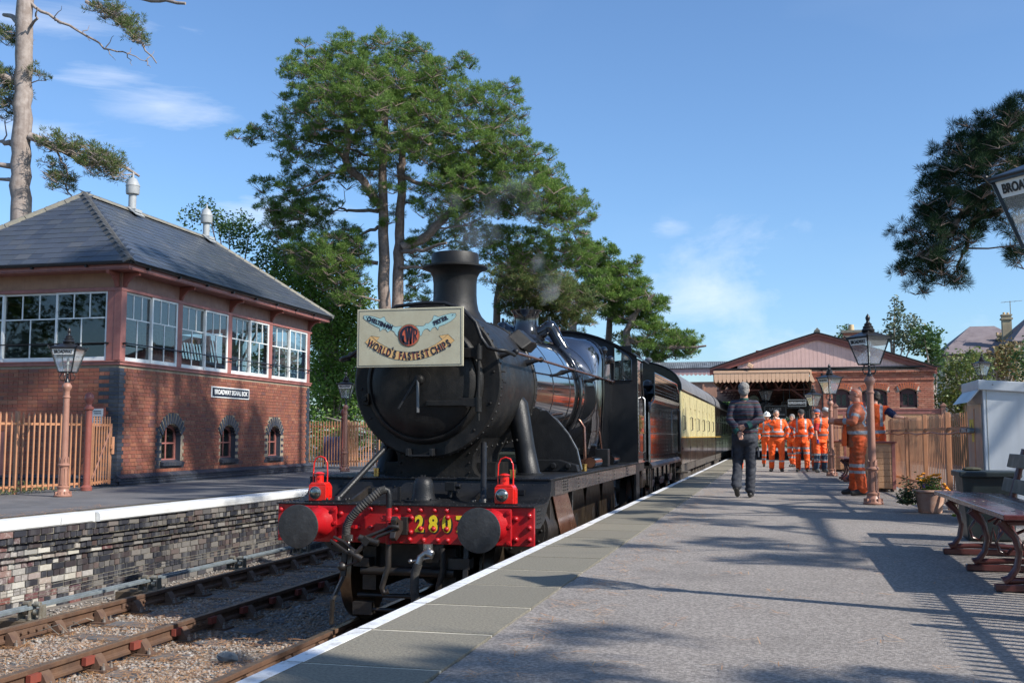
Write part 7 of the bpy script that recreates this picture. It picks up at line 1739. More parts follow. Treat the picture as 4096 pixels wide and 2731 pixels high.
    if hat and hat[0] == 'cap':
        b = MB(); b.lathe([(.092,.0),(.094,.02),(.085,.055),(.055,.08),(.015,.088),(0,.088)], n=24, sy=1.14); b.v = [H(x, y+.012, z+.042) for x, y, z in b.v]; hc = b.build('cap', hat[1], t, 50)
        b = MB(); b.ball((0,-.115,.045),.07,16,6,1.0,.85,.10); b.v = [H(*q) for q in b.v]; b.build('peak', hat[2], hc, 60)
    if extras: extras(t, H)
    return t
DG = 'men in orange hi-vis working clothes on the platform'
# --- the man walking away, hands held behind his back (faces +y)
def sweater_mat():
    m = bpy.data.materials.new('fair_isle_wool'); m.use_nodes = True; N = m.node_tree.nodes; L = m.node_tree.links; b = N['Principled BSDF']; b.inputs['Roughness'].default_value = .95
    tc = N.new('ShaderNodeTexCoord'); sx = N.new('ShaderNodeSeparateXYZ'); L.new(tc.outputs['Object'], sx.inputs[0])
    nz = N.new('ShaderNodeTexNoise'); nz.inputs['Scale'].default_value = 60; L.new(tc.outputs['Object'], nz.inputs[0])
    def mt(op, a, c): n = N.new('ShaderNodeMath'); n.operation = op; [n.inputs.__getitem__(i) for i in (0,1)]; (L.new(a, n.inputs[0]) if not isinstance(a, float) else setattr(n.inputs[0], 'default_value', a)); (L.new(c, n.inputs[1]) if not isinstance(c, float) else setattr(n.inputs[1], 'default_value', c)); return n.outputs[0]
    zig = mt('MULTIPLY', mt('PINGPONG', mt('MULTIPLY', sx.outputs[0], 1.0), .012), .7)
    z = mt('ADD', mt('ADD', sx.outputs[2], zig), mt('MULTIPLY', nz.outputs[0], .012))
    fr = mt('FRACT', mt('MULTIPLY', z, 5.2), 0.0); cr = N.new('ShaderNodeValToRGB'); cr.color_ramp.interpolation = 'CONSTANT'
    cols = [(0,(.020,.024,.040)),(.10,(.07,.085,.11)),(.15,(.022,.028,.045)),(.25,(.09,.028,.035)),(.31,(.035,.022,.04)),(.40,(.10,.11,.13)),(.44,(.02,.025,.04)),(.52,(.018,.045,.045)),(.60,(.11,.035,.025)),(.65,(.03,.025,.045)),(.75,(.065,.08,.11)),(.79,(.022,.02,.035)),(.88,(.07,.02,.035)),(.93,(.02,.03,.05))]
    while len(cr.color_ramp.elements) < len(cols): cr.color_ramp.elements.new(.5)
    for e, (p, c) in zip(cr.color_ramp.elements, cols): e.position = p; e.color = (*c, 1)
    L.new(fr, cr.inputs[0]); L.new(cr.outputs[0], b.inputs['Base Color'])
    bp = N.new('ShaderNodeBump'); bp.inputs['Strength'].default_value = .5; bp.inputs['Distance'].default_value = .005; n2 = N.new('ShaderNodeTexNoise'); n2.inputs['Scale'].default_value = 180; L.new(tc.outputs['Object'], n2.inputs[0]); L.new(n2.outputs[0], bp.inputs['Height']); L.new(bp.outputs[0], b.inputs['Normal'])
    return m
m_trs = M('slate_grey_trousers', (.024,.027,.037), .9, col2=(.036,.04,.052), vs=5, bump=.2, bs=80)
m_teal = M('teal_ribbing', (.010,.075,.065), .9, bump=.4, bs=120)
J = pose(shL=(.165,.03,1.435), shR=(-.165,.03,1.435), elbowL=(.225,.10,1.20), wristL=(.085,.215,1.02), elbowR=(-.245,.10,1.20), wristR=(-.035,.235,1.10),
         hipL=(.095,0,.93), hipR=(-.085,0,.93), kneeL=(.125,-.06,.52), ankleL=(.135,.14,.155), toeL=(.13,.035,.045), kneeR=(-.075,-.02,.50), ankleR=(-.06,-.02,.09), toeR=(-.07,-.17,.04))
def m1x(t, H):
    for k, (p, q, r) in enumerate((((.12,.205,1.045),(.085,.225,1.005),.056),((-.10,.205,1.125),(-.05,.24,1.10),.058))):
        MB().cyl(p, q, r, r*.92, n=18).build('cuff', m_teal, t, 60)
    MB().lathe([(.172,.985),(.178,1.0),(.178,1.035),(.172,1.05)], c=(0,.01,0), n=28, sx=1.06, sy=.80).build('waist_rib', m_teal, t, 60)
    MB().lathe([(.066,1.50),(.068,1.52),(.064,1.535),(.058,1.53)], c=(0,.035,0), n=24).build('collar', m_teal, t, 60)
    for sx in (-1,1): MB().box(sx*.198-.012,sx*.198+.012,-.04,.06,.62,.79).build('cargo_pocket', m_trs, t, bevel=.008)
    MB().tube([(.14,.20,.16),(.17,.24,.13),(.15,.25,.10)], .004, 5).build('shoe_lace', m_lit, t)
person('grey-haired man in patterned jumper walking away with his hands clasped behind his back', (-.50,17.08,0), math.pi+R(-3), J, 1.02, 1.13, 0, .011, (0,-4), 'jumper', sweater_mat(), m_trs, (m_grey,'full'), None, m_skin, m_boot, 0, False, (0,.01), ({'d':(-.35,.28,-.9),'n':(.2,1,.1),'curl':.38},{'d':(.9,.05,-.25),'n':(0,-1,.1),'curl':.9}), legbands=(), extras=m1x, hem=.93, loose=1.08, armbands=False, headpos=(0,.045,1.665))
# --- stocky man in dirty orange jacket, standing in profile (faces -x)
J = pose(shL=(.19,.0,1.44), shR=(-.19,.0,1.44), elbowL=(.27,-.06,1.20), wristL=(.10,-.33,1.21), elbowR=(-.26,-.08,1.20), wristR=(-.06,-.34,1.19), hipL=(.11,.02,.90), hipR=(-.11,.02,.90), kneeL=(.12,.0,.48), kneeR=(-.12,-.04,.48), ankleL=(.13,.06,.09), ankleR=(-.13,-.06,.09), toeL=(.15,-.11,.04), toeR=(-.15,-.23,.04))
def ox(t, H):
    g = MB(); g.tube([H(-.09,.02,.05),H(-.085,-.05,.085),H(-.05,-.085,.10),H(0,-.095,.105),H(.05,-.085,.10),H(.085,-.05,.085),H(.09,.02,.05),H(.085,.06,0)], .005, 6); g.build('orange_spectacles', M('orange_plastic', (.75,.12,.02), .3), t, 60)
    MB().lathe([(.085,1.455),(.092,1.48),(.086,1.515),(.07,1.52)], c=(0,.02,0), n=24, a0=R(-60), a1=R(240)).build('red_collar', m_hv, t, 60)
    MB().prism([(-.245,.80),(-.17,.80),(-.16,1.12),(-.15,1.28),(-.20,1.18),(-.235,1.0)], 'x', -.16, .14).build('open_front', m_hv, t, bevel=.02)
    MB().cyl((.02,-.40,1.22),(.02,-.45,1.235),.007,n=6).build('small_pen', m_lit, t)
person('stocky bald man in a dirty orange jacket standing in profile beside the near lamp post', (1.27,18.15,0), R(-90), J, 1.0, 1.22, .07, .011, (-4,2), 'jacket', m_hvj, m_hvd, None, None, m_skin2, m_boot, 1, True, (0,0), ({'d':(-.3,-.9,.1),'n':(-1,0,-.2),'curl':.8},{'d':(.3,-.9,.1),'n':(1,0,-.2),'curl':.8}), beard=True, legbands=((.355,.405),(.46,.51)), extras=ox, hem=.78, loose=1.2, group=DG, topzones={'mats':[m_hvb],'z':[(.70,1.19,0)]})
# --- man in sleeveless vest leaning on the fence (back to us)
m_navy = M('navy_tshirt', (.012,.018,.06), .85)
J = pose(shL=(.20,.0,1.43), shR=(-.20,.0,1.43), elbowL=(.27,-.02,1.16), wristL=(.26,-.2,1.0), elbowR=(-.36,.12,1.29), wristR=(-.50,.10,1.27))
person('dark-haired man in sleeveless orange vest leaning one arm on the fence behind the locker', (1.76,20.55,0), R(172), J, 1.02, 1.02, 0, .012, (58,4), 'vest', m_hv, m_hvd, (m_hairb,'short'), None, m_skin, m_boot, 1, True, (0,0), (None,{'d':(-.9,-.1,-.1),'n':(0,0,-1),'curl':.7}), sleeves='short', sleevemat=True, topzones={'mats':[m_navy],'arm':0}, armbands=False, group=DG)
# --- the group of workers
def pk(s): return {'d': None}
J = pose(shL=(.20,.0,1.43), shR=(-.20,.0,1.43), elbowR=(-.31,-.10,1.24), wristR=(-.085,-.17,1.45), elbowL=(.34,.03,1.17), wristL=(.27,-.03,.98), kneeL=(.13,-.03,.48), kneeR=(-.15,.0,.48), ankleL=(.11,-.05,.09), ankleR=(-.16,.06,.09), toeL=(.13,-.2,.04), toeR=(-.2,-.1,.04))
def w2x(t, H):
    MB().lathe([(.206,.985),(.212,.99),(.212,1.015),(.206,1.02)], c=(0,-.01,0), n=28, sx=1.0, sy=.80).build('black_belt', m_lit, t, 60)
    MB().lathe([(.07,1.49),(.095,1.51),(.085,1.545),(.07,1.53)], c=(0,.01,0), n=20).build('pale_collar', M('pale_collar_cloth', (.5,.52,.52), .8), t, 60)
person('big bearded worker in orange with his hand at his chin', (-.02,29.5,0), R(4), J, .945, 1.22, .06, .015, (6,10), 'shirt', m_hv, m_hv, (m_hairg,'short'), None, m_skin, m_boot, 2, True, (0,0), ('hidden',{'d':(.5,-.2,.8),'n':(0,1,0),'curl':.8}), legbands=((.28,.33),), extras=w2x, hem=1.0, loose=1.1, group=DG)
J = pose(elbowL=(.33,.03,1.15), wristL=(.25,-.06,.97), elbowR=(-.33,.03,1.15), wristR=(-.25,-.06,.97), ankleL=(.13,-.1,.09), toeL=(.15,-.24,.04), kneeL=(.13,-.08,.49))
person('worker in dark cap and zipped orange jacket looking down, hands in pockets', (.64,29.7,0), R(-4), J, .95, 1.08, .03, .015, (8,20), 'jacket', m_hv, m_hv, (m_hairg,'short'), ('cap', M('charcoal_cap', (.03,.03,.03), .8), M('charcoal_cap', (.03,.03,.03), .8)), m_skin2, m_boot, 1, True, (0,-.03), ('hidden','hidden'), legbands=((.50,.56),(.64,.70)), hem=.80, loose=1.08, group=DG, extras=lambda t, H: MB().box(-.006,.006,-.155,-.14,.82,1.42).build('zip', m_lit, t))
m_rts = M('red_tshirt', (.38,.012,.015), .8); m_navt = M('blue_trouser_hem', (.03,.05,.085), .85)
J = pose(shR=(-.14,-.10,1.38), shL=(.26,.02,1.38), elbowR=(-.20,-.12,1.12), wristR=(-.19,-.17,.90), elbowL=(.34,.0,1.12), wristL=(.30,-.1,.9), hipL=(.09,.05,.9), hipR=(-.09,.05,.9))
person('worker in red T-shirt and orange vest leaning over with a blue phone', (1.10,29.15,0), R(28), J, .97, 1.06, .04, .015, (35,24), 'vest', m_hv, m_hv, (m_grey,'short'), ('cap', M('pale_grey_cap', (.4,.42,.42), .7), M('black_peak', (.03,.03,.03), .5)), m_skin2, M('grey_boot', (.12,.13,.13), .7), 1, True, (.10,-.08), (None,{'curl':.7}), legbands=((.30,.36),(.46,.52)), legzones={'mats':[m_navt],'z':[(0,.28,0),(.36,.46,0)]}, sleeves='short', sleevemat=True, topzones={'mats':[m_rts],'arm':0}, armbands=False, hem=.80, loose=1.1, group=DG, extras=lambda t, H: MB().box(-.215,-.20,-.27,-.20,.80,.90).build('phone', M('blue_phone', (.02,.05,.4), .3), t))
person('worker in a blue-grey cap with orange peak standing behind the red-sleeved worker', (1.10,30.9,0), R(-5), pose(), .97, 1.0, 0, .016, (5,15), 'jacket', m_hv, m_hvd, None, ('cap', M('slate_blue_cap', (.10,.12,.19), .8), m_hv), m_skin2, m_bootb, 1, True, (0,0), group=DG)
person('worker in a white safety helmet standing behind the big bearded worker', (-.32,34.3,0), R(8), pose(wristR=(-.27,-.04,.93)), .95, 1.05, 0, .016, (0,14), 'jacket', m_hv, m_hv, None, 'helmet', m_skin2, m_bootb, 2, True, (0,0), legbands=((.22,.28),(.34,.40)), hem=.86, group=DG)
person('curly grey-haired worker half hidden behind the worker in the dark cap', (.45,33.85,0), R(-30), pose(ankleL=(.12,-.16,.09), toeL=(.14,-.30,.05), ankleR=(-.12,.16,.10), toeR=(-.13,.03,.04)), .93, 1.0, 0, .016, (0,8), 'jacket', m_hv, m_hv, (m_grey,'full'), None, m_skin, m_boot, 1, True, (0,0), legbands=((.30,.36),(.42,.48),(.62,.68)), group=DG)
person('worker in orange almost wholly hidden behind the man walking away', (-.88,29.6,0), R(5), pose(), .97, .95, 0, .018, (0,0), 'jacket', m_hv, m_hv, None, 'helmet', m_skin, m_boot, 1, True, (0,0), group=DG)
# ================================================================= TREES
TP = dict()
TP["MP"] = [(-23.6,11.22),(-23.57,11.96),(-22.83,12.67),(-22.34,13.29),(-22.75,13.6),(-22.96,14.17),(-23.03,14.84),(-23.18,15.03),(-23.99,14.9),(-24.91,14.78),(-25.31,14.42),(-25.47,14.62),(-25.22,14.99),(-25.54,15.48),(-25.24,15.85),(-24.63,16.09),(-23.82,16.31),(-23.01,16.44),(-23.12,16.82),(-22.83,17.37),(-23.04,17.67),(-22.55,18.11),(-23.16,18.44),(-23.89,18.98),(-23.79,19.17),(-22.77,19.22),(-22.48,19.72),(-21.87,19.38),(-22.28,19.98),(-22.29,20.37),(-21.48,20.0),(-20.97,19.67),(-20.38,19.71),(-20.44,20.38),(-19.89,20.14),(-19.3,20.32),(-19.01,20.14),(-18.71,19.65),(-17.94,19.85),(-17.46,20.04),(-16.97,19.81),(-16.4,19.94),(-16.02,19.48),(-15.26,19.23),(-14.98,18.74),(-14.14,18.66),(-13.3,18.63),(-12.94,18.19),(-12.3,18.31),(-12.16,18.12),(-12.75,17.63),(-13.21,17.22),(-12.11,17.26),(-11.39,17.2),(-10.85,16.84),(-10.9,16.31),(-10.85,15.68),(-10.54,15.3),(-10.85,14.97),(-10.32,14.49),(-9.7,14.44),(-9.79,13.92),(-9.27,13.54),(-9.1,13.09),(-8.66,12.8),(-9.1,12.48),(-8.84,12.2),(-8.32,11.65),(-8.58,11.32),(-8.15,10.78),(-8.16,10.35),(-7.9,9.91),(-8.33,9.5),(-8.94,9.7),(-9.63,9.73),(-10.51,10.47),(-11.39,11.04),(-12.28,10.56),(-13.19,10.34),(-13.82,10.1),(-15.01,10.52),(-15.94,10.47),(-16.59,10.14),(-17.25,10.18),(-17.83,10.93),(-18.41,11.77),(-19.37,11.73),(-19.85,11.3),(-20.72,10.8),(-21.69,10.39),(-22.38,10.23),(-22.98,10.17),(-23.49,10.66)]
TP["MP_low"] = [(-22.17,9.95),(-20.72,9.97),(-19.69,10.73),(-18.36,10.4),(-17.6,9.3),(-17.95,8.0),(-17.75,6.59),(-19.62,6.64),(-20.4,7.73),(-21.36,8.12),(-22.15,9.05)]
TP["MP_low2"] = [(-16.96,10.07),(-15.54,10.65),(-15.34,9.55),(-15.71,8.2),(-15.51,6.76),(-16.83,6.79)]
TP["MPr_low"] = [(-14.35,10.19),(-12.66,10.79),(-11.29,10.35),(-10.71,9.27),(-8.79,8.72),(-8.24,7.01),(-10.23,7.07),(-12.66,7.9),(-14.34,7.19)]
TP["trunkA"] = [(-17.45,6.7),(-17.52,9.02),(-17.6,11.73),(-17.63,14.01),(-17.55,15.83),(-17.42,17.02)]
TP["trunkB"] = [(-16.93,6.68),(-16.91,8.99),(-16.83,10.79),(-16.81,13.5),(-16.77,14.22),(-16.45,15.29),(-16.37,16.66)]
TP["limbL"] = [(-17.74,11.74),(-18.42,12.69),(-19.2,13.56),(-19.02,14.19),(-18.94,15.48),(-19.16,17.35)]
TP["limbL2"] = [(-19.3,13.7),(-20.2,14.64),(-21.09,15.26),(-21.99,15.61)]
TP["limbR"] = [(-16.63,9.61),(-15.84,9.93),(-15.02,10.78),(-14.29,11.99),(-13.93,13.58),(-13.47,14.71)]
TP["b1"] = [(-17.86,13.38),(-18.91,13.36),(-19.88,13.05),(-21.23,12.21)]
TP["b2"] = [(-17.83,11.38),(-19.56,11.61),(-20.35,11.97)]
TP["b3"] = [(-17.8,8.94),(-19.72,9.11),(-21.27,9.08)]
TP["b4"] = [(-16.77,14.13),(-15.98,14.62),(-14.86,14.59)]
TP["b5"] = [(-16.9,13.05),(-15.96,12.72),(-14.29,12.3),(-12.29,12.41),(-11.12,12.69)]
TP["b6"] = [(-16.72,8.72),(-15.93,8.69),(-15.09,8.39)]
TP["b7"] = [(-17.82,10.65),(-18.77,10.43),(-20.11,9.67)]
TP["b8"] = [(-16.59,9.43),(-15.47,9.34),(-14.09,9.5)]
TP["b9"] = [(-17.68,14.1),(-18.83,14.27),(-20.2,15.01)]
TP["P2"] = [(-13.07,11.69),(-12.1,13.24),(-10.19,13.47),(-9.41,12.48),(-9.26,11.85),(-7.55,12.09),(-7.4,11.61),(-8.03,11.01),(-7.1,10.67),(-7.27,9.9),(-5.9,9.39),(-5.91,8.77),(-6.83,8.33),(-5.92,7.69),(-4.72,7.36),(-4.13,6.73),(-4.59,6.13),(-4.45,5.37),(-7.48,5.12),(-9.01,5.61),(-9.77,7.79),(-11.33,8.62),(-13.72,10.28)]
TP["P2t"] = [(-12.38,5.04),(-12.29,7.86),(-11.16,10.98),(-10.52,12.06)]
TP["P2t2"] = [(-10.34,5.01),(-10.07,9.05),(-9.9,10.93)]
TP["P2t3"] = [(-8.87,4.68),(-8.76,7.3),(-8.05,8.52)]
TP["P3"] = [(-14.0,11.3),(-11.29,10.62),(-10.18,9.46),(-9.5,7.92),(-8.96,6.54),(-13.43,6.79),(-15.15,7.81),(-15.88,10.24)]
TP["P3t"] = [(-15.07,4.32),(-15.01,8.51),(-14.72,10.62)]
TP["LPa"] = [(-24.48,10.8),(-24.21,11.13),(-23.82,11.3),(-23.02,11.09),(-22.23,10.89),(-21.33,10.53),(-21.04,10.22),(-20.8,9.47),(-20.95,9.09),(-21.29,9.45),(-21.84,9.44),(-22.41,9.86),(-22.98,10.25),(-23.56,10.58),(-24.13,10.52)]
TP["LPb"] = [(-24.23,10.43),(-23.67,10.44),(-23.09,10.15),(-22.89,9.35),(-23.32,8.93),(-23.85,9.46)]
TP["LPc"] = [(-23.34,15.92),(-22.99,15.73),(-22.43,15.72),(-21.98,15.67),(-21.42,15.61),(-20.97,15.41),(-20.62,14.93),(-20.32,14.4),(-20.12,13.88),(-20.18,13.45),(-20.53,13.92),(-20.98,14.31),(-21.5,14.82),(-22.12,15.03),(-22.65,15.54)]
TP["LPd"] = [(-24.79,13.61),(-24.45,13.73),(-24.05,13.23),(-24.13,13.04),(-24.6,13.18)]
TP["LPe"] = [(-26.46,15.36),(-25.75,15.29),(-25.03,14.96),(-25.07,14.65),(-25.41,14.43),(-26.06,14.54),(-26.43,14.68)]
TP["LPf"] = [(-26.39,13.9),(-25.68,13.94),(-25.37,13.55),(-25.38,12.53),(-25.4,11.82),(-26.27,11.79)]
TP["LPg"] = [(-24.61,9.35),(-24.27,8.79),(-24.44,8.65),(-24.63,9.05)]
TP["LPt"] = [(-24.86,7.87),(-24.96,9.47),(-25.01,10.98),(-25.05,12.76),(-25.07,14.55),(-25.1,16.41)]
TP["LPl1"] = [(-24.7,11.21),(-23.62,10.74),(-22.98,10.3),(-21.87,10.32),(-21.31,9.94)]
TP["LPl2"] = [(-24.88,15.97),(-24.12,15.43),(-23.19,14.93),(-22.49,14.46),(-21.81,14.29),(-21.27,14.09)]
TP["LPl3"] = [(-24.86,15.12),(-24.35,15.25),(-24.13,15.49)]
TP["LPl4"] = [(-25.33,15.2),(-25.7,15.59),(-26.49,15.94)]
TP["LPl5"] = [(-25.29,13.14),(-26.01,13.46),(-26.37,13.54)]
TP["LPl6"] = [(-25.19,12.31),(-25.97,12.73)]
TP["LPl7"] = [(-25.42,11.01),(-26.13,11.21)]
TP["LPl8"] = [(-25.32,10.2),(-26.08,10.25)]
TP["LPl9"] = [(-25.29,9.69),(-26.05,9.84)]
TP["LPl10"] = [(-22.66,15.79),(-21.62,15.23),(-20.93,14.51),(-20.24,13.6)]
TP["LPl11"] = [(-23.56,10.58),(-23.31,9.97),(-23.51,9.44),(-23.09,8.87)]
TP["RP"] = [(3.94,6.75),(4.49,6.87),(4.44,5.76),(4.42,5.3),(4.17,4.79),(4.12,4.53),(4.23,3.62),(3.96,3.66),(3.84,3.79),(3.83,4.08),(3.75,3.88),(3.56,3.91),(3.79,4.21),(3.68,4.55),(3.44,4.57),(3.41,4.18),(3.23,3.92),(3.36,3.68),(3.07,3.41),(2.9,3.41),(2.75,3.44),(2.5,3.24),(2.31,3.22),(2.12,3.33),(2.22,3.52),(1.97,3.52),(1.91,3.77),(2.16,3.94),(2.22,4.23),(2.08,4.48),(2.11,4.71),(2.36,4.83),(2.35,5.16),(2.5,5.36),(2.61,5.73),(2.82,6.01),(3.07,6.21),(3.17,6.44),(3.52,6.52)]
TP["RPa"] = [(4.92,6.04),(4.16,5.57),(3.46,5.09),(3.11,4.64),(2.75,4.18),(2.35,3.93)]
TP["RPb"] = [(4.91,5.79),(4.15,5.26),(3.81,4.86),(3.42,4.65),(3.19,4.19),(3.08,3.8)]
TP["RPc"] = [(4.93,6.3),(4.22,6.1),(3.64,5.87),(3.0,5.49),(2.74,5.13)]
TP["DT"] = [(-31.78, 12.42), (-30.73, 13.06), (-29.23, 13.66), (-27.88, 13.18), (-26.38, 12.15), (-25.92, 11.32), (-24.17, 10.7), (-21.33, 9.92), (-19.93, 8.56), (-20.11, 1.5), (-23.43, 1.51), (-23.67, 6.72), (-25.57, 8.76), (-29.32, 11.61)]
TP["DT2"] = [(-26.09, 10.09), (-23.98, 10.78), (-20.91, 10.13), (-20.05, 6.52), (-20.11, 1.62), (-22.83, 1.63), (-23.61, 6.61)]
TP["MR"] = [(-17.86, 11.33), (-14.0, 11.38), (-10.89, 10.98), (-8.47, 10.5), (-7.41, 9.5), (-8.73, 8.49), (-11.51, 8.47), (-13.99, 9.18), (-16.54, 10.02)]
TP["ML"] = [(-24.08, 11.87), (-21.62, 12.11), (-19.66, 11.27), (-18.63, 10.97), (-19.11, 9.19), (-20.9, 8.41), (-22.88, 8.97), (-23.83, 9.99)]
TP["RT"] = [(5.83,7.29),(6.42,8.18),(7.14,8.62),(7.83,8.14),(8.66,7.67),(9.35,7.5),(9.87,6.45),(9.56,5.42),(8.58,5.29),(6.64,6.07)]
TP["RT0"] = [(4.34,7.96),(4.45,8.7),(4.99,9.05),(5.51,9.04),(5.31,8.12),(4.95,7.67)]
TP["RH"] = [(6.27,3.6),(6.8,4.2),(7.47,4.59),(8.3,4.37),(8.46,3.57),(8.24,2.77),(7.65,1.78),(6.35,1.99),(6.19,2.8)]
TP["RH2"] = [(8.59,4.31),(9.44,5.08),(10.16,5.28),(10.75,4.72),(10.7,3.4),(9.58,3.41)]
TP["RH3"] = [(7.6,3.16),(7.79,3.99),(8.34,4.32),(8.82,2.97),(8.5,2.48),(7.73,2.48)]
def inpoly(x, z, P):
    c = False; j = len(P)-1
    for i in range(len(P)):
        if (P[i][1] > z) != (P[j][1] > z) and x < (P[j][0]-P[i][0])*(z-P[i][1])/(P[j][1]-P[i][1]+1e-9)+P[i][0]: c = not c
        j = i
    return c
def edged(x, z, P):
    m = 1e9
    for i in range(len(P)):
        a, b = P[i-1], P[i]; dx, dz = b[0]-a[0], b[1]-a[1]; L = dx*dx+dz*dz+1e-9; u = max(0, min(1, ((x-a[0])*dx+(z-a[1])*dz)/L)); m = min(m, math.hypot(a[0]+dx*u-x, a[1]+dz*u-z))
    return m
def pads_in(P, Y, n, depth, r, mind, slope=0, seed=1, holes=(), gap=0):
    rr = random.Random(seed); out = []; x0, x1 = min(p[0] for p in P), max(p[0] for p in P); z0, z1 = min(p[1] for p in P), max(p[1] for p in P)
    for _ in range(n*60):
        if len(out) >= n: break
        x, z = rr.uniform(x0, x1), rr.uniform(z0, z1)
        if not inpoly(x, z, P): continue
        if gap and noise.noise(Vector((x*.42+seed, z*.62, seed*1.7))) < gap-.32*(rr.random() < .25): continue
        for hx, hz, hr, hp in holes:
            if math.hypot(x-hx, (z-hz)*1.3) < hr and rr.random() < hp: break
        else:
            e = edged(x, z, P)
            if e < r*.45: continue
            dy = rr.choice((-1, 1))*min(depth, e*1.1+.2)*rr.uniform(.15, 1)
            if any((x-q[0])**2+(z-q[2])**2*2.5+(Y+dy-q[1])**2*.35 < mind**2 for q in out): continue
            out.append((x, Y+dy, z, min(r*rr.uniform(.75, 1.3), e*1.4+.15)))
    return out
def blades(centres, dirs, nb, L, w, spread, r_):
    """needle fans: nb thin triangles/diamonds at each centre"""
    n = len(centres); C = np.repeat(centres, nb, axis=0); D = np.repeat(dirs, nb, axis=0)
    d = D*spread+r_.normal(0, 1, (n*nb, 3)); d /= np.linalg.norm(d, axis=1)[:, None]+1e-9
    e = np.cross(d, r_.normal(0, 1, (n*nb, 3))); e /= np.linalg.norm(e, axis=1)[:, None]+1e-9; l = L*r_.uniform(.65, 1.15, (n*nb, 1)); 
    A = C+d*l*.12; V = np.stack([A, C+d*l*.6+e*w*.5, C+d*l, C+d*l*.6-e*w*.5], axis=1).reshape(-1, 3)
    return V
def pine(label, base, pads, trunks, limbs, nt=34, nb=12, L=.20, w=.035, mat=None, bark=None, seed=3, flat=.45, branches=True, group=None, nm='pine_tree', br=.045):
    r_ = np.random.RandomState(seed); rr = random.Random(seed); t = thing(nm, label, 'pine tree', base, 0, group); B = Vector(base)
    for pts, a, b in trunks:
        P_ = [Vector(p)-B for p in pts]; Q = []
        for i in range(len(P_)-1):
            for k in range(4): q = P_[i].lerp(P_[i+1], k/4); Q.append(q+Vector((rr.uniform(-.04,.04), rr.uniform(-.04,.04), 0)))
        Q.append(P_[-1]); n = len(Q); MB().tube(Q, [a+(b-a)*i/(n-1) for i in range(n)], 12).build('trunk', bark, t, 60)
    sk = []
    for pts, a, b in list(trunks)+list(limbs):
        for i in range(len(pts)-1):
            for k in range(5): sk.append((Vector(pts[i]).lerp(Vector(pts[i+1]), k/5), a+(b-a)*(i+k/5)/(len(pts)-1)))
    for pts, a, b in limbs:
        P_ = [Vector(p)-B for p in pts]; Q = []
        for i in range(len(P_)-1):
            for k in range(4): q = P_[i].lerp(P_[i+1], k/4); Q.append(q+Vector((rr.uniform(-.05,.05), rr.uniform(-.05,.05), rr.uniform(-.05,.05))) if (i or k) else q)
        Q.append(P_[-1]); n = len(Q); MB().tube(Q, [a+(b-a)*i/(n-1) for i in range(n)], 7).build('limb', bark, t, 60)
    tw = MB(); cs = []; ds = []
    for x, y, z, r in pads:
        c = Vector((x, y, z)); best = min(sk, key=lambda s: (s[0]-c).length+max(0, s[0].z-c.z)*1.2) if sk else None
        if branches and best:
            s = best[0]; d = (c-s).length
            if d > .2:
                m1 = s.lerp(c, .35)+Vector((rr.uniform(-.12,.12)*d, rr.uniform(-.12,.12)*d, -.06*d)); m2 = s.lerp(c, .75)+Vector((rr.uniform(-.08,.08)*d, rr.uniform(-.08,.08)*d, -.05*d))
                r0 = min(best[1]*.6, br*(1+d*.25)); tw.tube([s-B, m1-B, m2-B, c-B-Vector((0,0,r*.25))], [r0, r0*.75, r0*.55, r0*.3], 5)
                sk.append((m1, r0*.9)); sk.append((m2, r0*.7))
        for k in range(7):
            a = rr.uniform(0, 6.28); e_ = c+Vector((math.cos(a)*r*.8, math.sin(a)*r*.8, rr.uniform(-.1,.35)*r)); tw.tube([c-B-Vector((0,0,r*.25)), c.lerp(e_, .5)-B-Vector((0,0,r*.1)), e_-B], [br*.4, br*.3, br*.12], 4)
        n = max(6, int(nt*(r/.9)**1.7)) if nt > 0 else 6
        v = r_.normal(0, 1, (n, 3)); v /= np.linalg.norm(v, axis=1)[:, None]; v *= (r_.uniform(.35, 1, (n, 1))**.6); v[:, 2] = np.where(v[:, 2] < -.15, v[:, 2]*.5, v[:, 2])*flat
        # clumpy: pull tufts towards a few shoots
        sh = v[r_.randint(0, n, max(3, n//6))]; idx = r_.randint(0, len(sh), n); v = v*.34+sh[idx]*.70
        cs.append(v*r+np.array([x, y, z])); dd = v.copy(); dd[:, 2] = dd[:, 2]/flat+.55; dd /= np.linalg.norm(dd, axis=1)[:, None]+1e-9; ds.append(dd)
    if tw.v: tw.build('twigs', bark, t, 60, kind='stuff')
    C = np.concatenate(cs)-np.array(base); D = np.concatenate(ds); V = blades(C, D, nb, L, w, 1.1, r_)
    link('foliage', npmesh('foliage', V, np.arange(len(V)).reshape(-1, 4), mat), t, kind='stuff'); return t
m_bark = M('pine_bark', (.15,.11,.09), .9, col2=(.26,.20,.17), vs=7, bump=.9, bs=14, streak=((.05,.035,.03), .6))
m_barkp = M('pale_pine_bark', (.22,.175,.15), .9, col2=(.33,.28,.25), vs=5, bump=.9, bs=12, streak=((.10,.07,.06), .5))
m_pn = M('pine_needles_green', (.05,.11,.03), .6, spec=.25, island=[(0,(.075,.135,.026)),(.35,(.125,.225,.042)),(.7,(.19,.31,.058)),(.93,(.26,.37,.085)),(1,(.32,.24,.09))], col2=(.12,.20,.055), vs=.8, transl=.4)
m_pn2 = M('pine_needles_olive', (.05,.09,.03), .6, spec=.25, island=[(0,(.06,.11,.035)),(.4,(.11,.18,.05)),(.75,(.15,.22,.07)),(.9,(.19,.19,.07)),(1,(.30,.15,.06))], col2=(.13,.15,.06), vs=.9, transl=.4)
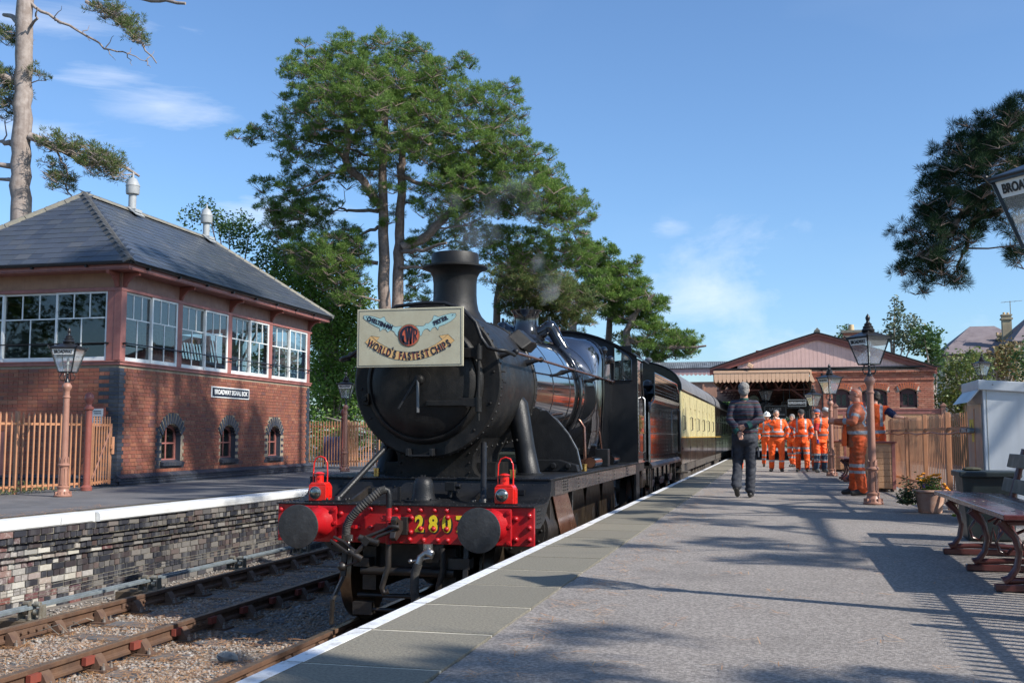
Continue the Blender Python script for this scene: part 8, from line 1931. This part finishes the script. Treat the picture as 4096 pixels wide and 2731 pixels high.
m_pn3 = M('pine_needles_shaded', (.02,.04,.02), .6, spec=.15, island=[(0,(.010,.028,.014)),(.5,(.018,.045,.020)),(1,(.034,.068,.024))], transl=.15)  # shade from the tree's own crown is put into these darker needle colours
def T3(k, Y, dy=0): return [(x, Y+dy*i, z) for i, (x, z) in enumerate(TP[k])]
def gt_(k, Y): x, z = TP[k][0]; return (x, Y, -1.2)
def rp_(n, xr, yr, zr, r, seed): q = random.Random(seed); return [(q.uniform(*xr), q.uniform(*yr), q.uniform(*zr), q.uniform(*r)) for _ in range(n)]
# --- the great pine behind the engine
pd = pads_in(TP['MP'], 45, 560, 5.0, .74, .62, seed=5, gap=-.06, holes=((-18.5, 12.6, 3.3, .80), (-13.8, 11.2, 2.2, .55), (-16.3, 9.6, 2.2, .55), (-21.0, 11.8, 1.8, .5)))
pd += pads_in(TP['MP_low'], 44, 75, 2.5, .62, .6, seed=6)+pads_in(TP['MP_low2'], 46, 34, 2, .6, .55, seed=7)+pads_in(TP['MR'], 48, 90, 3, .68, .6, seed=8, gap=-.12)+pads_in(TP['ML'], 46, 70, 2, .6, .52, seed=9, gap=-.14)+pads_in([(-15.5,14.4),(-11.5,14.6),(-9.2,13.2),(-7.3,10.9),(-8.4,9.7),(-11,10.6),(-14.5,10.9)], 46, 120, 2.5, .66, .55, seed=10, gap=-.2)+pads_in([(-24.6,13.4),(-21.5,14.0),(-20,12.2),(-20.5,11.2),(-23.8,11.6)], 45, 30, 1.5, .55, .5, seed=14, gap=-.2)
tr = [([(-17.4,45,-1.2)]+T3('trunkA',45), .33, .11), ([(-16.6,45.3,-1.2)]+[(x,45.3,z) for x,z in TP['trunkB']], .31, .09)]
lm = [([(x, 45+d*i, z) for i, (x, z) in enumerate(TP[k])], a, b) for k, d, a, b in (('limbL',-.3,.22,.09),('limbL2',.3,.13,.05),('limbR',.35,.26,.09),('b1',-.5,.09,.04),('b2',.6,.10,.04),('b3',-.6,.10,.04),('b4',-.4,.11,.05),('b5',.4,.11,.04),('b6',.3,.09,.04),('b7',.5,.09,.04),('b8',-.6,.12,.05),('b9',.6,.10,.04))]
pine('great spreading pine with two close trunks rising behind the engine chimney', (-17.2,45,-1.2), pd, tr, lm, nt=40, nb=19, L=.23, w=.020, mat=m_pn, bark=m_bark, seed=4, flat=.62)
pine('olive-brown lower pine directly behind the safety valve and steam', (TP['P3t'][0][0],56,-1.2), pads_in(TP['P3'],56,130,3,.80,.72,seed=11,gap=-.08)+pads_in(TP['MPr_low'],53,90,2.5,.75,.7,seed=12,gap=-.05)+pads_in([(-14.5,6),(-14.5,10.5),(-10.5,9.6),(-10.2,5.5)],56,60,2,.8,.75,seed=13), [([(TP['P3t'][0][0],56,-1.2)]+T3('P3t',56), .36, .10)], [], nt=38, nb=16, L=.28, w=.028, mat=m_pn2, bark=m_bark, seed=12, flat=.65)
tt = [([(TP[k][0][0],64+d,-1.2)]+[(x,64+d,z) for x,z in TP[k]], r, .1) for k, r, d in (('P2t',.42,0),)]
pA = pads_in(TP['P2'],64,430,4,.88,.72,seed=21,gap=-.07,holes=((-9.9,7.2,1.0,.8),(-12.4,6.3,.9,.8)))
pine('bushy pine with a leaning forked trunk above the engine cab', (TP['P2t'][0][0],64,-1.2), [p for p in pA if p[0] < -9.9], tt, [], nt=38, nb=16, L=.32, w=.034, mat=m_pn, bark=m_barkp, seed=22)
tt = [([(TP['P2t2'][0][0],65,-1.2)]+[(x,65,z) for x,z in TP['P2t2']], .32, .1)]
pine('slim pine standing between the leaning pine and the low spreading one', (TP['P2t2'][0][0],65,-1.2), pads_in([(-10.6,6.4),(-9,6.2),(-8.6,9.5),(-9.6,12.2),(-10.9,11)],65,16,2,1,1.3,seed=25), tt, [], nt=34, nb=11, L=.32, w=.06, mat=m_pn2, bark=m_bark, seed=26)
tt = [([(TP['P2t3'][0][0],63,-1.2)]+[(x,63,z) for x,z in TP['P2t3']], .42, .12)]
pine('low spreading pine reaching right over the footbridge roof', (TP['P2t3'][0][0],63,-1.2), [p for p in pA if p[0] >= -9.9], tt, [([(-8.8,63,6.8),(-6.5,63,6.2),(-4,63,6.3)],.2,.06),([(-8.6,63,8.0),(-7,63,9.5)],.16,.06)], nt=38, nb=16, L=.32, w=.034, mat=m_pn, bark=m_bark, seed=24)
# --- tall bare-trunked pine at the left edge
lp = []
for k, n, r in (('LPa',90,.42),('LPb',26,.34),('LPc',50,.36),('LPd',9,.32),('LPe',18,.4),('LPf',40,.45),('LPg',5,.3)): lp += pads_in(TP[k],30,n,1.6,r,r*.62,seed=hash(k)%97 if False else sum(map(ord,k)))
tr = [([(-24.6,30,-.1)]+T3('LPt',30)+[(-25.2,30,20)], .36, .25)]
lm = [(T3('LPl%d'%i,30,d), a, b) for i, d, a, b in ((1,.35,.15,.04),(2,.3,.06,.012),(3,-.3,.06,.02),(4,.3,.14,.06),(5,-.3,.13,.05),(6,.3,.10,.04),(7,.3,.12,.05),(8,-.3,.11,.06),(9,.2,.08,.05),(10,.2,.06,.02),(11,.2,.04,.02))]
lm += [([(-25.2,30,17.0),(-23.0,30.5,16.6),(-20.6,30.6,15.9),(-19.2,30.6,15.6)],.12,.05)]
dead = [(T3('LPl2',30,.3)[i], None) for i in range(6)]
for i, (p, _) in enumerate(dead[1:]):
    for s in (-1, 1): lm.append(([p, (p[0]+rnd.uniform(-.1,.5), p[1]+rnd.uniform(-.3,.3), p[2]+s*rnd.uniform(.2,.5))], .022, .006))
pine('tall pale-barked pine at the left edge, its bare trunk rising out of the picture', (-24.6,30,-.1), lp, tr, lm, nt=34, nb=12, L=.19, w=.020, mat=m_pn2, bark=m_barkp, seed=31, flat=.8, br=.028)
# --- pine overhanging from the right, and its neighbours along the car park which shade the station
rp = pads_in(TP['RP'],19,190,1.1,.27,.24,seed=41,gap=-.2)
lm = [([(9.0,19.5,6.0),(6.8,19.2,6.4)]+T3('RPa',19,-.05), .16, .02), ([(9.0,19.5,5.6),(6.6,19.2,5.8)]+T3('RPb',19,.05), .14, .015), ([(9.0,19.5,6.6),(6.8,19.2,7.0)]+T3('RPc',19,.05), .13, .02)]
up = [(rnd.uniform(5.0,12.5), rnd.uniform(15.5,23.5), rnd.uniform(7.5,20), rnd.uniform(.9,1.3)) for _ in range(48)]
rp += rp_(26,(5.3,8.6),(17.8,20.4),(5.0,8.6),(.35,.6),55)
T4 = pine('shaded drooping pine branch with long needles overhanging from the right edge', (9.0,19.5,-.2), rp, [([(9.0,19.5,-.2),(9.0,19.5,6),(9.1,19.6,13),(9,19.5,20)], .38, .1)], lm, nt=92, nb=40, L=.165, w=.0065, mat=m_pn3, bark=m_bark, seed=42, flat=.9, br=.02)
def shade_pine(label, base, pads, seed): pine(label, base, pads, [([base,(base[0]+.1,base[1],7),(base[0]-.1,base[1]+.1,base[2]+20)], .36, .1)], [], nt=34, nb=11, L=.30, w=.055, mat=m_pn, bark=m_bark, seed=seed)
shade_pine('upper crown of the tall pine standing right of the platform, out of the picture', (9.6,20.3,-.2), up, 43)
shade_pine('tall pine right of the platform beyond the grey cabinet, out of the picture', (8.4,12.6,-.2), rp_(52,(5.5,11.5),(9.5,16.5),(14,21),(.8,1.3),51)+rp_(34,(5.8,9.8),(5.6,14.5),(5.2,8.6),(.32,.6),52), 53)
shade_pine('pine right of the camera that shades the nearest platform stones', (7.6,1.2,-.2), rp_(24,(5.0,9.5),(-1.2,2.25),(3.9,6.3),(.45,.8),61)+rp_(10,(7.0,10.5),(-.2,2.2),(7.2,9.5),(.5,.8),62), 63)
# --- broadleaved trees
def leafy(label, base, pads, mat, size, nper, trunk=None, nm='broadleaved_tree', cat=None, group=None, seed=1, sq=.8):
    t = thing(nm, label, cat or 'tree', base, 0, group); r_ = np.random.RandomState(seed); P = []
    tb = MB(); B = Vector(base); top = max(p[2] for p in pads)
    tb.tube([(0,0,0),(.1,.05,(top-base[2])*.35),(-.1,0,(top-base[2])*.75)], [.22,.16,.05], 8)
    for x, y, z, r in pads[::3]: tb.tube([(0,0,(z-base[2])*.45), tuple((Vector((x,y,z))-B)*.6+Vector((0,0,(z-base[2])*.22))), tuple(Vector((x,y,z))-B)], [.08,.05,.02], 5)
    tb.build('trunk', m_barkp, t, 60)
    for x, y, z, r in pads:
        n = max(8, int(nper*r*r)); v = r_.normal(0, 1, (n, 3)); v /= np.linalg.norm(v, axis=1)[:, None]; v *= r_.uniform(.5, 1.05, (n, 1)); v[:, 2] *= sq
        sh = v[r_.randint(0, n, max(3, n//10))]; v = v*.6+sh[r_.randint(0, len(sh), n)]*.5; P.append(v*r+np.array([x, y, z]))
    P = np.concatenate(P)-np.array(base); leafmesh('foliage', P, size, mat, t, .55, .5, 'stuff'); return t
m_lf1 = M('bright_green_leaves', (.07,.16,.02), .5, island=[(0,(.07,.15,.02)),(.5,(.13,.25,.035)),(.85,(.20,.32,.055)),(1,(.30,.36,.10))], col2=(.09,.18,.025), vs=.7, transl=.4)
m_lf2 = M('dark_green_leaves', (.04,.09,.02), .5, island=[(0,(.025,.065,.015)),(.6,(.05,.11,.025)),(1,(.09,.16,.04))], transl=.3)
m_lf3 = M('autumn_olive_leaves', (.16,.13,.05), .6, island=[(0,(.10,.11,.03)),(.4,(.20,.14,.05)),(.8,(.27,.18,.08)),(1,(.12,.15,.04))], transl=.3)
m_lf4 = M('grey_green_needles', (.09,.13,.07), .6, island=[(0,(.06,.10,.05)),(.6,(.11,.14,.08)),(1,(.17,.18,.12))], transl=.2)
pd = pads_in(TP['DT'],50,130,2.6,.95,.9,seed=81)
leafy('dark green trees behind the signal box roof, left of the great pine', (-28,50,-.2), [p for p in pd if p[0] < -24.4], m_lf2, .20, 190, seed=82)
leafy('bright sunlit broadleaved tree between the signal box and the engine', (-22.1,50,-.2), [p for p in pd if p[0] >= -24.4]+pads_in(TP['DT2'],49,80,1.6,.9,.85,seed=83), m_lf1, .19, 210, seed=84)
pd = [(x, 36.5+rnd.uniform(-.6,.6), rnd.uniform(.2,2.4), .7) for x in np.arange(-17,-8,.5) for _ in range(2)]
leafy('low bright green hedge behind the salmon railing left of the engine', (-13,36.5,-.2), pd, m_lf1, .13, 300, nm='hedge', cat='hedge', seed=85)
pd = [(x, 62+rnd.uniform(-2,2), rnd.uniform(0,6.2), 1.3) for x in np.arange(-34,-13,.9) for _ in range(5)]
leafy('distant dark tree belt behind the great pine', (-22,62,-.5), pd, m_lf2, .30, 90, seed=86)
for lo, hi, Y, lab, mt, s in ((-6.0,-2.5,95,'distant green tree under the footbridge, seen over the train',m_lf2,.35),): leafy(lab, ((lo+hi)/2,Y,0), [(rnd.uniform(lo,hi),Y+rnd.uniform(-2,2),rnd.uniform(1,4.2),1.3) for _ in range(22)], mt, s, 90, seed=87)
leafy('distant green tree closing the view under the station canopy', (1.0,88,0), [(rnd.uniform(-2,3),88+rnd.uniform(-2,2),rnd.uniform(.5,3.6),1.3) for _ in range(22)], m_lf2, .35, 90, seed=97)
pd = pads_in(TP['RT'],66,54,2,1.0,.85,seed=88)
leafy('feathery grey-green conifer behind the station roof, right of the chimney', (6.8,66,0), [p for p in pd if p[0] < 8.3]+[(7.1,66,8.7,.6),(7.0,66,9.1,.35)], m_lf4, .22, 210, nm='conifer', seed=89)
leafy('bright green tree beside the feathery conifer above the station eaves', (9.0,66,0), [p for p in pd if p[0] >= 8.3]+[(9.1,66,6.2,1),(9.3,66,5.2,1)], m_lf2, .26, 190, seed=90)
leafy('small green tree just showing over the station roof by the chimney', (5.5,80,0), pads_in(TP['RT0'],80,14,1,.7,.5,seed=91), m_lf2, .25, 170, seed=92)
leafy('yellow-green garden shrubs beyond the boundary fence', (7.4,45,-.2), pads_in(TP['RH'],45,46,1.2,.62,.5,seed=93)+[(rnd.uniform(6.3,9.4),46,rnd.uniform(.4,2.6),.7) for _ in range(26)], M('lime_garden_leaves', (.12,.18,.04), .5, island=[(0,(.07,.12,.03)),(.5,(.13,.18,.04)),(1,(.22,.22,.07))], transl=.3), .16, 260, nm='shrubs', cat='shrub', seed=94)
leafy('brown autumn tree in front of the house behind the grey cabinet', (9.6,50,-.2), pads_in(TP['RH2'],50,30,1.2,.65,.5,seed=95)+[(rnd.uniform(8.4,11.5),50,rnd.uniform(1.2,3.6),.8) for _ in range(16)], m_lf3, .17, 240, seed=96)
leafy('dark green conifer above the grey cabinet at the right edge', (9.0,38,-.2), pads_in(TP['RH3'],38,30,1.2,.6,.45,seed=98)+[(rnd.uniform(8.0,11.5),38.5,rnd.uniform(.5,3.4),.7) for _ in range(26)], m_lf2, .12, 420, nm='conifer', seed=99)
# --- houses beyond
m_tile = M('lilac_grey_tiles', (.20,.165,.17), .85, col2=(.15,.12,.125), vs=1.2, bump=.5, bs=5, stain=((.30,.26,.22), .5, 2.5, .55, .75)); m_rend = M('cream_render', (.55,.47,.33), .8, col2=(.48,.40,.28), vs=1.5)
def house(label, x0, x1, y0, y1, ze, zr, rx0, rx1, mat, chim=None):
    t = thing('house', label, 'house', ((x0+x1)/2,(y0+y1)/2,0)); B = Vector(((x0+x1)/2,(y0+y1)/2,0))
    def b(m_): m_.v = [tuple(Vector(v)-B) for v in m_.v]; return m_
    b(MB().box(x0+.4,x1-.4,y0+.4,y1-.4,-.5,ze)).build('wall', m_rend, t)
    ym = (y0+y1)/2; r = b(MB().add([(x0,y0,ze),(x1,y0,ze),(x1,y1,ze),(x0,y1,ze),(rx0,ym,zr),(rx1,ym,zr)], [(0,1,5,4),(1,2,5),(2,3,4,5),(3,0,4),(0,3,2,1)])).build('roof', m_tile, t)
    b(MB().box(x0-.03,x1+.03,y0-.08,y0,ze-.12,ze+.02).box(x0-.08,x0,y0,y1,ze-.12,ze+.02)).build('gutter', m_black, t)
    if chim:
        for cx, cy, w, z0, z1 in chim:
            c = b(MB().box(cx-w,cx+w,cy-w*.8,cy+w*.8,z0,z1).box(cx-w-.08,cx+w+.08,cy-w*.8-.08,cy+w*.8+.08,z1-.35,z1-.22).box(cx-w-.05,cx+w+.05,cy-w*.8-.05,cy+w*.8+.05,z1-.05,z1+.05)).build('chimney', M('buff_stone', (.36,.31,.20), .85, col2=(.26,.22,.15), vs=3), t)
            b(MB().cyl((cx-.15,cy,z1+.05),(cx-.15,cy,z1+.22),.09,n=10).cyl((cx+.12,cy,z1+.05),(cx+.12,cy,z1+.2),.09,n=10)).build('chimney_pot', M('buff_chimney_pot', (.55,.40,.22)), c)
    for wx in np.arange(x0+1.2, x1-1, 2.1): 
        f = b(MB().box(wx-.45,wx+.45,y0+.34,y0+.42,ze-1.9,ze-.6)).build('window', m_white, t); b(MB().box(wx-.38,wx-.03,y0+.32,y0+.34,ze-1.83,ze-.67).box(wx+.03,wx+.38,y0+.32,y0+.34,ze-1.83,ze-.67)).build('pane', g_dark, f)
    return t
h1_ = house('cream rendered house with a lilac-grey hipped roof beyond the gardens', 12.0, 19.5, 84, 94, 7.05, 9.6, 15.0, 16.8, m_tile, ((16.6,86.2,.16,7.6,8.6),))
h2_ = house('second house at the right edge with a tall buff chimney and television aerial', 16.2, 24, 80, 90, 7.6, 10.4, 19.0, 21.0, m_tile, ((16.9,85.0,.32,7.3,10.0),))
MB().cyl((1.0-3.85,0.2,9.6),(1.0-3.85,0.2,11.1),.03,n=6).beam((-3.5,.2,11.0),(-2.0,.2,11.1),.03,.03).beam((-3.2,-.1,11.02),(-3.2,.5,11.02),.02,.02).beam((-2.5,-.1,11.06),(-2.5,.5,11.06),.02,.02).build('television_aerial', m_galvd, h2_)

for i, (x, w) in enumerate(((-24,9),(-12,7),(1,8),(14,8),(-40,10),(-55,10))):
    leafy(('third from left','third from right','second from right','rightmost','second from left','leftmost')[i]+' of the broadleaved trees far behind the camera, seen only in reflections', (x,-34,-.3), [(rnd.uniform(x-w*.6,x+w*.6), -34+rnd.uniform(-2,2), rnd.uniform(1,15 if i >= 4 else 10.5), 1.8) for _ in range(46)], m_lf2, .5, 36, seed=110+i)
# ================================================================= STEAM AND SMOKE
def puff(name, label, c, parts, dens, col):
    m = bpy.data.materials.new(name); m.use_nodes = True; N = m.node_tree.nodes; L = m.node_tree.links; N.clear(); out = N.new('ShaderNodeOutputMaterial'); v = N.new('ShaderNodeVolumePrincipled'); v.inputs['Color'].default_value = (*col, 1)
    tc = N.new('ShaderNodeTexCoord'); n = N.new('ShaderNodeTexNoise'); n.inputs['Scale'].default_value = 3.0; n.inputs['Detail'].default_value = 3; L.new(tc.outputs['Object'], n.inputs[0])
    r = N.new('ShaderNodeMapRange'); r.inputs[1].default_value = .5; r.inputs[2].default_value = .75; r.inputs[3].default_value = 0; r.inputs[4].default_value = dens; L.new(n.outputs['Fac'], r.inputs[0]); L.new(r.outputs[0], v.inputs['Density']); L.new(v.outputs[0], out.inputs['Volume'])
    mb = MB()
    for p, rr in parts: mb.ball(p, rr, 16, 10)
    me = remesh(mb, .12, 3); me.materials.append(m); link(name, me, None, c, kind='stuff', label=label, category='steam')
puff('steam', 'faint white wisp of steam rising behind the safety valve', (-3.3,15.0,2.9), [((0,0,.05),.16),((.02,.2,.3),.26),((-.05,.35,.6),.30)], 1.5, (.9,.92,.95))
puff('smoke', 'thin blue-grey smoke haze drifting from the chimney', (-3.5,11.4,3.1), [((0,0,.1),.22),((.15,.3,.4),.36),((.45,.6,.65),.42),((-.3,.3,.5),.3)], .55, (.75,.82,.95))
